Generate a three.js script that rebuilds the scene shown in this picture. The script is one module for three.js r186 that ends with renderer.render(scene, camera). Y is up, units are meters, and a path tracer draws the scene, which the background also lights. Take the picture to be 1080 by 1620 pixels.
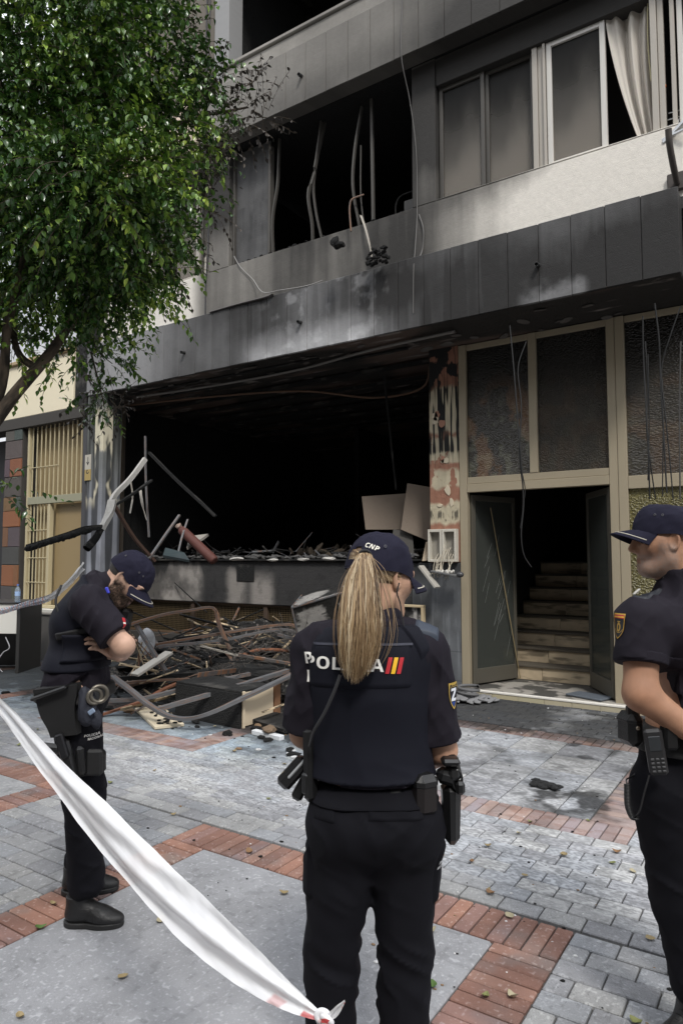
import * as THREE from 'three';
import { mergeGeometries } from 'three/addons/utils/BufferGeometryUtils.js';

// ---------- camera, sky, sun, exposure ----------
const scene = new THREE.Scene();
const camera = new THREE.PerspectiveCamera(73.49, 682 / 1024, 0.05, 300);
camera.position.set(0, 1.6, 0);
camera.rotation.order = 'YXZ';
camera.rotation.set(THREE.MathUtils.degToRad(3.96), THREE.MathUtils.degToRad(33.5), 0);
scene.add(camera);
const renderer = new THREE.WebGLRenderer({ antialias: true });
renderer.toneMapping = THREE.LinearToneMapping;
renderer.toneMappingExposure = 1.75;
renderer.shadowMap.enabled = true;
renderer.shadowMap.type = THREE.PCFSoftShadowMap;
{ // overcast sky
  const W = 256, H = 128, d = new Float32Array(W * H * 4);
  for (let y = 0; y < H; y++) for (let x = 0; x < W; x++) {
    const el = ((y + 0.5) / H - 0.5) * Math.PI, s = Math.max(0, Math.sin(el));
    const c = 0.86 + 0.14 * Math.sin(x / W * Math.PI * 6 + 1.3 + s * 4) * Math.cos(s * 9 + x / W * Math.PI * 2 * 5);
    const L = el < 0 ? 0.22 : 0.36 + 1.0 * s * c;
    const o = (y * W + x) * 4;
    d[o] = L * 0.965; d[o + 1] = L * 0.995; d[o + 2] = L * 1.05; d[o + 3] = 1;
  }
  const t = new THREE.DataTexture(d, W, H, THREE.RGBAFormat, THREE.FloatType);
  t.mapping = THREE.EquirectangularReflectionMapping; t.magFilter = THREE.LinearFilter; t.minFilter = THREE.LinearFilter; t.needsUpdate = true;
  scene.background = t; scene.environment = t;
}
const sun = new THREE.DirectionalLight(new THREE.Color(1, 0.965, 0.91), 1.45);
sun.position.set(6, 15, 5); sun.target.position.set(-3, 0, -4);
sun.castShadow = true; sun.shadow.radius = 20; sun.shadow.mapSize.set(2048, 2048);
Object.assign(sun.shadow.camera, { left: -14, right: 14, top: 14, bottom: -14, near: 0.5, far: 50 });
scene.add(sun, sun.target);

// ---------- helpers ----------
function rng(seed) { let a = seed >>> 0; return () => { a = (a + 0x6d2b79f5) | 0; let t = Math.imul(a ^ (a >>> 15), 1 | a); t = (t + Math.imul(t ^ (t >>> 7), 61 | t)) ^ t; return ((t ^ (t >>> 14)) >>> 0) / 4294967296; }; }
const V = (x, y, z) => new THREE.Vector3(x, y, z);
const clamp = (x, a = 0, b = 1) => Math.min(b, Math.max(a, x));
const sst = (a, b, x) => { const t = clamp((x - a) / (b - a)); return t * t * (3 - 2 * t); };
const mix = (a, b, t) => a + (b - a) * t;
const PERM = new Float32Array(4096); { const r = rng(77); for (let i = 0; i < 4096; i++) PERM[i] = r(); }
const hsh = (i, j, k = 0) => PERM[(Math.imul(i, 73856093) ^ Math.imul(j, 19349663) ^ Math.imul(k, 83492791)) >>> 3 & 4095];
function n2(x, y) { const i = Math.floor(x), j = Math.floor(y); let u = x - i, v = y - j; u = u * u * (3 - 2 * u); v = v * v * (3 - 2 * v); const a = hsh(i, j), b = hsh(i + 1, j), c = hsh(i, j + 1), d = hsh(i + 1, j + 1); return a + (b - a) * u + (c - a) * v + (a - b - c + d) * u * v; }
function n3(x, y, z) { const k = Math.floor(z); let w = z - k; w = w * w * (3 - 2 * w); const f = (k) => { const i = Math.floor(x), j = Math.floor(y); let u = x - i, v = y - j; u = u * u * (3 - 2 * u); v = v * v * (3 - 2 * v); const a = hsh(i, j, k), b = hsh(i + 1, j, k), c = hsh(i, j + 1, k), d = hsh(i + 1, j + 1, k); return a + (b - a) * u + (c - a) * v + (a - b - c + d) * u * v; }; return mix(f(k), f(k + 1), w); }
function fbm(x, y, o = 4) { let s = 0, a = 0.5, t = 0; for (let i = 0; i < o; i++) { s += a * n2(x, y); t += a; a *= 0.5; x = x * 2.03 + 17.1; y = y * 2.03 + 5.7; } return s / t; }
const enc = (c) => { c = clamp(c); return Math.round(255 * (c <= 0.0031308 ? 12.92 * c : 1.055 * Math.pow(c, 1 / 2.4) - 0.055)); };
function colTex(w, h, fn, wrap = THREE.RepeatWrapping) { // fn(u,v) -> linear [r,g,b]
  const d = new Uint8Array(w * h * 4);
  for (let y = 0; y < h; y++) for (let x = 0; x < w; x++) { const c = fn((x + 0.5) / w, (y + 0.5) / h), o = (y * w + x) * 4; d[o] = enc(c[0]); d[o + 1] = enc(c[1]); d[o + 2] = enc(c[2]); d[o + 3] = c.length > 3 ? Math.round(255 * clamp(c[3])) : 255; }
  const t = new THREE.DataTexture(d, w, h); t.colorSpace = THREE.SRGBColorSpace; t.wrapS = t.wrapT = wrap; t.magFilter = THREE.LinearFilter; t.minFilter = THREE.LinearMipmapLinearFilter; t.generateMipmaps = true; t.needsUpdate = true; return t;
}
function valTex(w, h, fn, wrap = THREE.RepeatWrapping) {
  const d = new Uint8Array(w * h * 4);
  for (let y = 0; y < h; y++) for (let x = 0; x < w; x++) { const c = Math.round(255 * clamp(fn((x + 0.5) / w, (y + 0.5) / h))), o = (y * w + x) * 4; d[o] = d[o + 1] = d[o + 2] = c; d[o + 3] = 255; }
  const t = new THREE.DataTexture(d, w, h); t.wrapS = t.wrapT = wrap; t.magFilter = THREE.LinearFilter; t.needsUpdate = true; return t;
}
// tileable noise: blends the noise over the seams
function tile2(f, period) { return (u, v) => { const x = u * period, y = v * period, a = f(x, y), b = f(x - period, y), c = f(x, y - period), d = f(x - period, y - period), wu = sst(0.8, 1, u), wv = sst(0.8, 1, v); return mix(mix(a, b, wu), mix(c, d, wu), wv); }; }
const rep = (t, x, y = x) => { const c = t.clone(); c.repeat.set(x, y); c.needsUpdate = true; return c; };
function std(r, g, b, rough = 0.8, o = {}) { return new THREE.MeshStandardMaterial({ color: new THREE.Color().setRGB(r, g, b), roughness: rough, ...o }); }
function phys(r, g, b, rough = 0.8, o = {}) { return new THREE.MeshPhysicalMaterial({ color: new THREE.Color().setRGB(r, g, b), roughness: rough, ...o }); }

const used = {};
function numbered(n) { if (used[n] === undefined) { used[n] = 0; return n; } used[n]++; return n + '_' + String(used[n]).padStart(3, '0'); }
function mesh(name, geo, mat, parent) { const m = new THREE.Mesh(geo, mat); m.name = name; m.castShadow = m.receiveShadow = true; if (parent) parent.add(m); return m; }
function thing(name, label, category, pos = [0, 0, 0], turn = 0, group) { const o = new THREE.Group(); o.name = numbered(name); o.position.set(...pos); o.rotation.y = turn; o.userData = { label, category }; if (group) o.userData.group = group; scene.add(o); return o; }
function solo(name, label, category, geo, mat, group) { const m = mesh(numbered(name), geo, mat, scene); m.userData = { label, category }; if (group) m.userData.group = group; return m; }
function struct(name, label, pos = [0, 0, 0]) { const o = new THREE.Group(); o.name = numbered(name); o.position.set(...pos); o.userData = { kind: 'structure', label }; scene.add(o); return o; }

// chamfered box, 44 triangles, uv in metres (triplanar) with an offset
function cbox(w, h, d, c = 0.004, off = 0) {
  c = Math.min(c, w * 0.45, h * 0.45, d * 0.45);
  const X = w / 2, Y = h / 2, Z = d / 2, pos = [], nor = [], uv = [];
  const tri = (a, b, e) => { const ab = b.clone().sub(a), ae = e.clone().sub(a), n = ab.cross(ae).normalize(); const mid = a.clone().add(b).add(e); if (n.dot(mid) < 0) { n.negate(); [b, e] = [e, b]; } for (const p of [a, b, e]) { pos.push(p.x, p.y, p.z); nor.push(n.x, n.y, n.z); const ax = Math.abs(n.x), ay = Math.abs(n.y), az = Math.abs(n.z); if (ay >= ax && ay >= az) uv.push(p.x + off, p.z + off * 1.7); else if (ax >= az) uv.push(p.z + off, p.y + off * 1.7); else uv.push(p.x + off, p.y + off * 1.7); } };
  const quad = (a, b, e, f) => { tri(a, b, e); tri(a, e, f); };
  const P = (sx, sy, sz, k) => V(sx * (k === 0 ? X : X - c), sy * (k === 1 ? Y : Y - c), sz * (k === 2 ? Z : Z - c));
  for (const s of [-1, 1]) { quad(P(s, -1, -1, 0), P(s, 1, -1, 0), P(s, 1, 1, 0), P(s, -1, 1, 0)); quad(P(-1, s, -1, 1), P(1, s, -1, 1), P(1, s, 1, 1), P(-1, s, 1, 1)); quad(P(-1, -1, s, 2), P(1, -1, s, 2), P(1, 1, s, 2), P(-1, 1, s, 2)); }
  for (const a of [-1, 1]) for (const b of [-1, 1]) { quad(P(a, b, -1, 0), P(a, b, 1, 0), P(a, b, 1, 1), P(a, b, -1, 1)); quad(P(a, -1, b, 0), P(a, 1, b, 0), P(a, 1, b, 2), P(a, -1, b, 2)); quad(P(-1, a, b, 1), P(1, a, b, 1), P(1, a, b, 2), P(-1, a, b, 2)); for (const e of [-1, 1]) tri(P(a, b, e, 0), P(a, b, e, 1), P(a, b, e, 2)); }
  const g = new THREE.BufferGeometry(); g.setAttribute('position', new THREE.Float32BufferAttribute(pos, 3)); g.setAttribute('normal', new THREE.Float32BufferAttribute(nor, 3)); g.setAttribute('uv', new THREE.Float32BufferAttribute(uv, 2)); return g;
}
// box given by its extents
function bx(x0, x1, y0, y1, z0, z1, c = 0.004, off = 0) { const g = cbox(Math.abs(x1 - x0), Math.abs(y1 - y0), Math.abs(z1 - z0), c, off); g.translate((x0 + x1) / 2, (y0 + y1) / 2, (z0 + z1) / 2); return g; }
// straight bar from a to b of section w x h
function bar(a, b, w, h = w, c = 0.003, roll = 0) { a = V(...a); b = V(...b); const L = a.distanceTo(b), g = cbox(w, h, L, c, L); const m = new THREE.Matrix4().lookAt(b, a, Math.abs(b.y - a.y) > 0.95 * L ? V(1, 0, 0) : V(0, 1, 0)); g.rotateZ(roll); g.applyMatrix4(m); g.translate((a.x + b.x) / 2, (a.y + b.y) / 2, (a.z + b.z) / 2); return g; }
const curve = (pts) => new THREE.CatmullRomCurve3(pts.map((p) => V(...p)), false, 'centripetal');
function tube(pts, r, seg = 24, rad = 8) { return new THREE.TubeGeometry(curve(pts), seg, r, rad, false); }
// flat or square section swept on a curve, corners kept sharp
function sweep(pts, w, h, seg = 24) { const g = new THREE.TubeGeometry(curve(pts), seg, 1, 4, false); const c = curve(pts), fr = c.computeFrenetFrames(seg, false); const pos = g.attributes.position, P = new THREE.Vector3(); for (let i = 0; i <= seg; i++) { c.getPointAt(i / seg, P); let t = fr.tangents[i]; let up = V(0, 1, 0); if (Math.abs(t.y) > 0.97) up = V(1, 0, 0); const s = t.clone().cross(up).normalize(), n = s.clone().cross(t).normalize(); const co = [[1, 1], [-1, 1], [-1, -1], [1, -1], [1, 1]]; for (let j = 0; j <= 4; j++) { const q = P.clone().addScaledVector(s, co[j][0] * w / 2).addScaledVector(n, co[j][1] * h / 2); pos.setXYZ(i * 5 + j, q.x, q.y, q.z); } } const ng = g.toNonIndexed(); ng.computeVertexNormals(); return ng; }
const M = (...gs) => mergeGeometries(gs.flat().map((g) => { const h = g.index ? g.toNonIndexed() : g.clone(); for (const k of Object.keys(h.attributes)) if (!['position', 'normal', 'uv'].includes(k)) h.deleteAttribute(k); return h; }));
function worldUV(g, fn) { const p = g.attributes.position, n = g.attributes.normal, uv = new Float32Array(p.count * 2); for (let i = 0; i < p.count; i++) { const r = fn(p.getX(i), p.getY(i), p.getZ(i), n.getX(i), n.getY(i), n.getZ(i)); uv[2 * i] = r[0]; uv[2 * i + 1] = r[1]; } g.setAttribute('uv', new THREE.BufferAttribute(uv, 2)); return g; }
// irregular chunk
function chunk(r, seed, sx = 1, sy = 1, sz = 1, det = 1) { const g = new THREE.IcosahedronGeometry(r, det), p = g.attributes.position; for (let i = 0; i < p.count; i++) { const x = p.getX(i), y = p.getY(i), z = p.getZ(i), k = 0.65 + 0.7 * n3(x / r * 1.3 + seed * 7.1, y / r * 1.3, z / r * 1.3 + seed); p.setXYZ(i, x * k * sx, y * k * sy, z * k * sz); } const h = g.index ? g.toNonIndexed() : g; h.computeVertexNormals(); return h; }

// ---------- shared textures ----------
const fineBump = valTex(512, 512, tile2((x, y) => 0.55 * fbm(x, y, 5) + 0.45 * n2(x * 9, y * 9), 16));
const speckBump = valTex(512, 512, tile2((x, y) => { const a = n2(x * 2.2, y * 2.2); return 0.5 + 0.35 * sst(0.62, 0.8, a) - 0.4 * sst(0.66, 0.85, n2(x * 3 + 40, y * 3)) + 0.2 * (fbm(x, y, 4) - 0.5); }, 40));
const blotch = valTex(512, 512, tile2((x, y) => fbm(x, y, 5), 10));
const weave = valTex(256, 256, (u, v) => 0.5 + 0.25 * Math.sin(u * 256 * Math.PI / 2 + Math.floor(v * 64) * Math.PI) * Math.sin(v * 256 * Math.PI / 2));
// ================= GROUND =================
const dust = (x, z) => { // pale ash and powder spread on the paving
  const n = fbm(x * 1.1 + 3, z * 1.1, 4), f = fbm(x * 9, z * 22, 3);
  let d = sst(-3.2, -3.7, z) * sst(-6.4, -4.2, x) * (0.35 + 0.9 * n);
  d *= 1 - 0.75 * sst(-6.0, -7.2, z);
  d += 0.15 * sst(-2.2, -1.2, x) * sst(-3.0, -3.4, z);
  d *= 0.55 + 0.9 * sst(0.36, 0.62, f);
  return clamp(d);
};
const soot = (x, z) => {
  const n = fbm(x * 0.9 + 11, z * 0.9 + 4, 5), f = fbm(x * 6 + 2, z * 6, 4);
  let s = 0.95 * sst(-5.95, -7.1, z) * sst(0.28, 0.5, n + 0.1) * sst(-0.2, -2.2, x);
  s += 0.75 * sst(-4.5, -5.1, z) * sst(-2.9, -3.5, x);
  s += 0.9 * sst(0.42, 0.1, Math.hypot((x + 1.32) * 0.8, z + 4.75)) * sst(0.4, 0.65, f);
  s += 0.45 * sst(0.55, 0.75, f) * sst(-4.0, -4.8, z) * sst(-0.4, -1.5, x);
  s += 0.5 * sst(-4.2, -6.2, z) * sst(0.36, 0.58, n) + 0.35 * sst(-4.2, -5.2, z) * sst(-2.6, -3.6, x) * sst(0.35, 0.6, f);
  s += 0.3 * sst(-3.2, -4.2, z) * sst(0.52, 0.72, fbm(x * 3 + 70, z * 5, 4));
  return clamp(s);
};
const jn = (x, z) => fbm(x * 2.1 + 31, z * 2.1 + 8, 4);
function greyAt(x, z) {
  const big = jn(x, z), sp = n2(x * 75, z * 75), sp2 = n2(x * 160 + 9, z * 160), sp3 = n2(x * 34 + 50, z * 34 + 9);
  let a = 0.25 * (0.72 + 0.56 * big) * (0.9 + 0.2 * fbm(x * 14, z * 14, 3));
  a += 0.1 * sst(0.74, 0.92, sp) + 0.06 * sst(0.7, 0.95, sp2) - 0.07 * sst(0.7, 0.9, sp3) * 0.6;
  const d = dust(x, z), s = soot(x, z), hard = n2(x * 55, z * 120);
  a = mix(a, 0.3 + 0.24 * hard, d * (0.45 + 0.55 * sst(0.3, 0.6, hard)));
  const tint = 0.06 * sst(-3.9, -4.6, z) * sst(-3.0, -4.0, x);
  let r = a * (0.985 - tint * 2.0), g = a * 1.0, b = a * (1.012 + tint * 1.2);
  const k = 1 - 0.86 * s; r *= k; g *= k; b *= k * 1.02;
  return [r, g, b];
}
function brickAt(x, z) {
  const m = fbm(x * 7 + 5, z * 7, 4), sp = n2(x * 90, z * 90);
  let r = 0.25 * (0.6 + 0.75 * m), g = 0.135 * (0.6 + 0.8 * m), b = 0.104 * (0.6 + 0.8 * m);
  const gr = sst(0.46, 0.7, fbm(x * 3.1 + 60, z * 3.1, 4)) * 0.7; // worn grey film
  r = mix(r, 0.17, gr); g = mix(g, 0.15, gr); b = mix(b, 0.145, gr);
  const l = 0.12 * sst(0.75, 0.95, sp); r += l; g += l; b += l;
  const d = dust(x, z) * 0.6; r = mix(r, 0.42, d); g = mix(g, 0.36, d); b = mix(b, 0.35, d);
  const k = 1 - 0.85 * soot(x, z); return [r * k, g * k, b * k];
}
const NR = { x0: -4.7, z0: -4.7, w: 5.3, h: 4.1 }, FR = { x0: -14, z0: -9.2, w: 16, h: 9 };
const regTex = (R, w, h, f) => colTex(w, h, (u, v) => f(R.x0 + u * R.w, R.z0 + v * R.h), THREE.ClampToEdgeWrapping);
const gN = regTex(NR, 2048, 1600, greyAt), gF = regTex(FR, 2048, 1152, greyAt), bN = regTex(NR, 1536, 1200, brickAt), bF = regTex(FR, 1536, 864, brickAt);
const mkG = (R, map, tint, bs, bt = speckBump, per = 0.55) => std(...tint, 0.86, { map, bumpMap: rep(bt, R.w / per, R.h / per), bumpScale: bs });
const tints = [[1, 1, 1], [0.86, 0.86, 0.88], [1.1, 1.09, 1.06], [0.95, 0.97, 1.0]];
const MG = { nearP: tints.map((t) => mkG(NR, gN, t, 0.0035)), farP: tints.map((t) => mkG(FR, gF, t, 0.0035)), nearS: [mkG(NR, gN, [0.98, 0.98, 1], 0.002)], nearB: [[1, 1, 1], [0.78, 0.74, 0.74], [1.12, 1.06, 1.0], [0.9, 0.95, 1.05]].map((t) => mkG(NR, bN, t, 0.003, fineBump, 0.4)), farB: [[1, 1, 1], [0.8, 0.78, 0.78], [1.1, 1.06, 1.0], [0.92, 0.95, 1.0]].map((t) => mkG(FR, bF, t, 0.003, fineBump, 0.4)) };
const inNear = (x, z) => x > NR.x0 + 0.15 && x < NR.x0 + NR.w - 0.15 && z > NR.z0 + 0.15 && z < NR.z0 + NR.h - 0.15;
const pavement = struct('pavement', 'grey paving with red brick borders in front of the burnt shop');
// joint bed: one sheet out to the horizon, finer near the camera
mesh('joint_bed', (() => { const g = new THREE.PlaneGeometry(240, 240, 24, 24); g.rotateX(-Math.PI / 2); g.translate(0, -0.014, 0); return worldUV(g, (x, y, z) => [x / 0.7, z / 0.7]); })(), std(0.075, 0.072, 0.068, 0.95, { bumpMap: fineBump, bumpScale: 0.006 }), pavement);
const gr = rng(5);
function slabGeo(x0, x1, z0, z1, R, c = 0.006, lift = 0, tilt = 0.0022) {
  const g = cbox(x1 - x0, 0.05, z1 - z0, c); g.rotateX((gr() - 0.5) * tilt * 4 / Math.max(0.3, z1 - z0) * 0.5); g.rotateZ((gr() - 0.5) * tilt * 4 / Math.max(0.3, x1 - x0) * 0.5);
  g.translate((x0 + x1) / 2, -0.025 + lift + (gr() - 0.5) * 0.003, (z0 + z1) / 2);
  return worldUV(g, (x, y, z) => [(x - R.x0) / R.w, (z - R.z0) / R.h]);
}
const PX = [[-9.9, -7.69], [-6.49, -4.28], [-3.07, -0.86], [0.35, 2.56]], PZ = [[-6.48, -4.2], [-3.12, -0.85]];
const BW = 0.265, panels = [];
for (const [x0, x1] of PX) for (const [z0, z1] of PZ) panels.push([x0, x1, z0 - (x0 < -4 && z1 > -1 ? 0.118 : 0), z1]);
const inView = (x, z, m, d) => { const a = Math.sin(0.5847), c = Math.cos(0.5847), dep = -a * x - c * z, lat = c * x - a * z; return dep > d && Math.abs(lat) < 0.56 * dep + m; }, visible = (x, z) => inView(x, z, 0.12, 1.35);
const bricks = [], pavers = [];
for (const [x0, x1, z0, z1] of panels) {
  const p = 0.0755, nx = Math.round((x1 - x0) / p), px = (x1 - x0) / nx;
  for (const [a, b] of [[z0, z0 + BW], [z1 - BW, z1]]) for (let i = 0; i < nx; i++) bricks.push([x0 + i * px + 0.004, x0 + (i + 1) * px - 0.004, a + 0.004, b - 0.004]);
  const nz = Math.round((z1 - z0 - 2 * BW) / p), pz = (z1 - z0 - 2 * BW) / nz;
  for (const [a, b] of [[x0, x0 + BW], [x1 - BW, x1]]) for (let i = 0; i < nz; i++) bricks.push([a + 0.004, b - 0.004, z0 + BW + i * pz + 0.004, z0 + BW + (i + 1) * pz - 0.004]);
  const [ix0, ix1, iz0, iz1] = [x0 + BW + 0.004, x1 - BW - 0.004, z0 + BW + 0.004, z1 - BW - 0.004];
  if (z1 > -1) { if (x1 < 2) mesh('slab', slabGeo(ix0, ix1, iz0, iz1, inNear((ix0 + ix1) / 2, -2) ? NR : FR, 0.008, 0, 0), inNear((ix0 + ix1) / 2, -2) ? MG.nearS[0] : MG.farP[0], pavement); }
  else if (x1 < 2) { // square tiles of the far panels
    const xs = [ix0, ix0 + 0.3, ix0 + 0.685, ix0 + 1.07, ix0 + 1.455, ix1], n = 4;
    for (let i = 0; i < 5; i++) for (let j = 0; j < n; j++) { const za = iz0 + (iz1 - iz0) * j / n, zb = iz0 + (iz1 - iz0) * (j + 1) / n; mesh('tile', slabGeo(xs[i] + 0.004, xs[i + 1] - 0.004, za + 0.004, zb - 0.004, FR, 0.006), MG.farP[(i * 3 + j * 5) % 4], pavement); }
  }
}
const inPanel = (x, z) => panels.some(([a, b, c, d]) => x > a && x < b && z > c && z < d);
// running-bond pavers fill the strips between the panels
function fill(xa, xb, za, zb, L = 0.19, D = 0.118) { for (let j = 0; za + j * D < zb - 0.03; j++) { const z0 = za + j * D, z1 = Math.min(zb, z0 + D); let x = xa - (j % 2 ? L / 2 : 0); for (; x < xb - 0.03; x += L) { const a = Math.max(xa, x), b = Math.min(xb, x + L); if (b - a < 0.03) continue; pavers.push([a + 0.0035, b - 0.0035, z0 + 0.0035, z1 - 0.0035]); } } }
fill(-13, 4, -7.69, -6.48); fill(-13, 4, -4.2, -3.12); fill(-13, 4, -0.85, 0.3);
for (let i = 0; i < PX.length; i++) { const xl = i ? PX[i - 1][1] : -13, xr = PX[i][0]; fill(xl, xr, -6.48, -4.2); fill(xl, xr, -3.12, -0.85); }
for (let i = pavers.length - 1; i >= 0; i--) if (inPanel((pavers[i][0] + pavers[i][1]) / 2, (pavers[i][2] + pavers[i][3]) / 2)) pavers.splice(i, 1);
function pieces(list, name, near, far, field) {
  const vis = list.map((b) => [b, Math.hypot((b[0] + b[1]) / 2, (b[2] + b[3]) / 2)]).map(([b, d]) => [b, d, visible((b[0] + b[1]) / 2, (b[2] + b[3]) / 2)]).filter(([b, d, v]) => v || inView((b[0] + b[1]) / 2, (b[2] + b[3]) / 2, 2.6, -1.5)).sort((p, q) => (q[2] - p[2]) || p[1] - q[1]);
  const restN = [[], [], [], []], restF = [[], [], [], []];
  vis.forEach(([b, d, v], i) => {
    const ok = inNear((b[0] + b[1]) / 2, (b[2] + b[3]) / 2), g = slabGeo(...b, ok ? NR : FR, 0.0045), k = Math.floor(gr() * 4);
    if (v && i < 298) mesh(name, g, (ok ? near : far)[k], pavement); else (ok ? restN : restF)[k].push(g);
  });
  [[restN, near], [restF, far]].forEach(([r, m]) => r.forEach((l, k) => { if (l.length) { const o = mesh(field, mergeGeometries(l), m[k], pavement); o.userData.kind = 'stuff'; } }));
}
pieces(bricks, 'brick', MG.nearB, MG.farB, 'brick_field');
pieces(pavers, 'paver', MG.nearP, MG.farP, 'paver_field');
// ================= BURNT BUILDING =================
const FA = { x0: -11.2, y0: 3.6, w: 12.4, h: 6.9 };
function facade(x, y) { // painted render under smoke; s = soot, with shade painted in at window tops
  const n = fbm(x * 0.8 + 9, y * 0.8, 5), st = fbm(x * 7 + 3, y * 0.55, 4), f = fbm(x * 5, y * 5 + 20, 5), fine = fbm(x * 38, y * 38, 3);
  let s, base = [0.74, 0.7, 0.635];
  if (y < 5.125) { // lower fascia panels
    s = 0.86 + 0.08 * sst(-2.5, -1, x) - 0.28 * sst(-7.2, -8.4, x) - 0.12 * (st - 0.4) + 0.5 * (n - 0.5) + 0.1 * sst(4.95, 4.5, y) * sst(-3.2, -1, x) - 0.1 * sst(4.8, 5.1, y) * sst(-4.6, -3.6, x);
    const low = sst(4.72, 4.3, y + 0.35 * (f - 0.5));
    s -= 0.62 * low * sst(-6.4, -5.95, x) * sst(-3.3, -4.6, x) * (0.45 + 0.7 * f);
    s -= 0.42 * sst(4.56, 4.33, y + 0.3 * (f - 0.5)) * sst(-2.45, -2.2, x) * sst(-1.5, -1.75, x);
    s -= 0.22 * sst(0.52, 0.72, f) * sst(-6.2, -5.5, x) * sst(-3.6, -4.2, x);
    base = [0.56, 0.56, 0.57];
    s += 0.1 * sst(0.42, 0.62, st) * sst(-6.6, -6.0, x) + 0.16 * sst(0.35, 0.65, y * 0 + fbm(x * 0.5 + 40, 2, 3)) * sst(4.9, 4.35, y) * sst(-3.0, -2.0, x);
    s = Math.min(s, 0.955 + 0.03 * n);
  } else if (y < 7.62) { // window storey
    s = sst(-7.55, -7.2, x) * (0.6 + 0.2 * n);
    s += 0.18 * sst(-6.3, -5.2, x) * (0.6 + 0.6 * st);
    s -= 0.75 * sst(-3.75, -2.4, x) * sst(6.0, 5.35, y - 0.22 * (x + 3.4) * 0.6 + 0.15 * (f - 0.5));
    s -= 0.55 * sst(-3.2, -1.4, x) * sst(6.3, 5.6, y);
    s += 0.75 * sst(6.1, 7.25, y) * sst(-7.6, -7, x);  // soot deepened at window tops, also painting in shade under the slab
    s += 0.05 * (f - 0.5) + 0.16 * (st - 0.5) * sst(-7.8, -7, x);
    s = Math.min(s, 0.95);
  } else { // upper fascia and parapet
    s = 0.66 * sst(-7.5, -6.9, x) + 0.22 * sst(-4.6, -3.0, x) + 0.12 * sst(-6.5, -5.4, x) * sst(8.2, 7.7, y) - 0.07 * (st - 0.4) + 0.3 * (n - 0.5);
    if (y > 8.5) s -= 0.1; if (x < -7.1) base = [0.78, 0.64, 0.52];
    s = Math.min(s, 0.93);
  }
  s = clamp(s);
  const k = Math.pow(1 - s, 1.25), gr = 0.93 + 0.14 * fine;
  const c = [0.012, 0.011, 0.0105];
  return [mix(c[0], base[0], k) * gr, mix(c[1], base[1], k) * gr, mix(c[2], base[2] * 1.0, k) * gr];
}
const facTex = colTex(2048, 1140, (u, v) => facade(FA.x0 + u * FA.w, FA.y0 + v * FA.h), THREE.ClampToEdgeWrapping);
const facUV = (g) => worldUV(g, (x, y, z, nx, ny, nz) => [(x + (Math.abs(nz) < 0.5 ? z * 0.3 + 2.1 : 0) - FA.x0) / FA.w, (y - FA.y0) / FA.h]);
const mFac = std(1, 1, 1, 0.82, { map: facTex, bumpMap: rep(fineBump, FA.w / 0.6, FA.h / 0.6), bumpScale: 0.004 });
const charTex = colTex(512, 512, (() => { const f = tile2((x, y) => fbm(x, y, 5), 9); return (u, v) => { const a = f(u, v), k = sst(0.5, 0.75, a); return [mix(0.009, 0.05, k * k), mix(0.009, 0.047, k * k), mix(0.009, 0.043, k * k)]; }; })());
const mChar = std(1, 1, 1, 0.95, { map: rep(charTex, 0.6), bumpMap: rep(fineBump, 0.9), bumpScale: 0.02 });
const mBlack = std(0.012, 0.012, 0.012, 0.97, { bumpMap: rep(fineBump, 0.8), bumpScale: 0.02 });
const soffTex = colTex(1024, 512, (u, v) => { const x = u * 12, z = v * 6; const a = fbm(x * 1.2, z * 4.2, 5), b = fbm(x * 5 + 8, z * 9, 4), p = sst(0.63, 0.75, a) * sst(0.4, 0.6, b); const br = sst(0.5, 0.7, fbm(x * 0.7 + 30, z * 2, 3)); return [mix(mix(0.03, 0.12, br), 0.28, p), mix(mix(0.026, 0.085, br), 0.25, p), mix(mix(0.023, 0.068, br), 0.23, p)]; }, THREE.ClampToEdgeWrapping);
const mSoff = std(1, 1, 1, 0.9, { map: soffTex, bumpMap: rep(fineBump, 20, 10), bumpScale: 0.02 });
const bld = thing('apartment_building', 'smoke blackened concrete apartment building with burnt out shop and open entrance door', 'building');
const fr = rng(21);
// lower and upper fascia: one panel after another
const PW = 0.3333;
for (let i = 0; i < 27; i++) { const x1 = -0.802 - i * PW, x0 = Math.max(-9.62, x1 - PW); if (x1 - x0 < 0.06) continue; const j = (fr() - 0.5) * 0.002; mesh('fascia_panel', facUV(bx(x0 + 0.002, x1 - 0.002, 4.28 + (fr() - 0.5) * 0.008, 5.118 + (fr() - 0.5) * 0.01, -6.99 + j, -6.95 + j, 0.006)), mFac, bld); }
mesh('floor_slab', facUV(bx(-9.615, -0.806, 4.292, 5.108, -7.2, -6.993, 0.01)), mFac, bld);
for (let i = 0; i < 30; i++) { const x1 = 0.49 - i * PW, x0 = x1 - PW; if (x0 < -9.6) continue; const j = (fr() - 0.5) * 0.002; mesh('fascia_panel', facUV(bx(x0 + 0.002, x1 - 0.002, 7.64 + (fr() - 0.5) * 0.006, 8.46, -6.99 + j, -6.95 + j, 0.006)), mFac, bld); }
mesh('floor_slab', facUV(bx(-9.6, 0.5, 7.65, 8.45, -7.2, -6.993, 0.01)), mFac, bld);
mesh('soffit', worldUV(bx(-9.62, -0.81, 4.285, 4.295, -7.9, -6.955, 0.002), (x, y, z) => [(x + 10) / 12, (z + 13) / 6]), mSoff, bld);
mesh('ceiling', worldUV(bx(-10.05, -3.4, 4.297, 4.6, -14.3, -7.3, 0.004), (x, y, z) => [(x + 10) / 12, (z + 14) / 6.2]), mSoff, bld);
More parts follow.
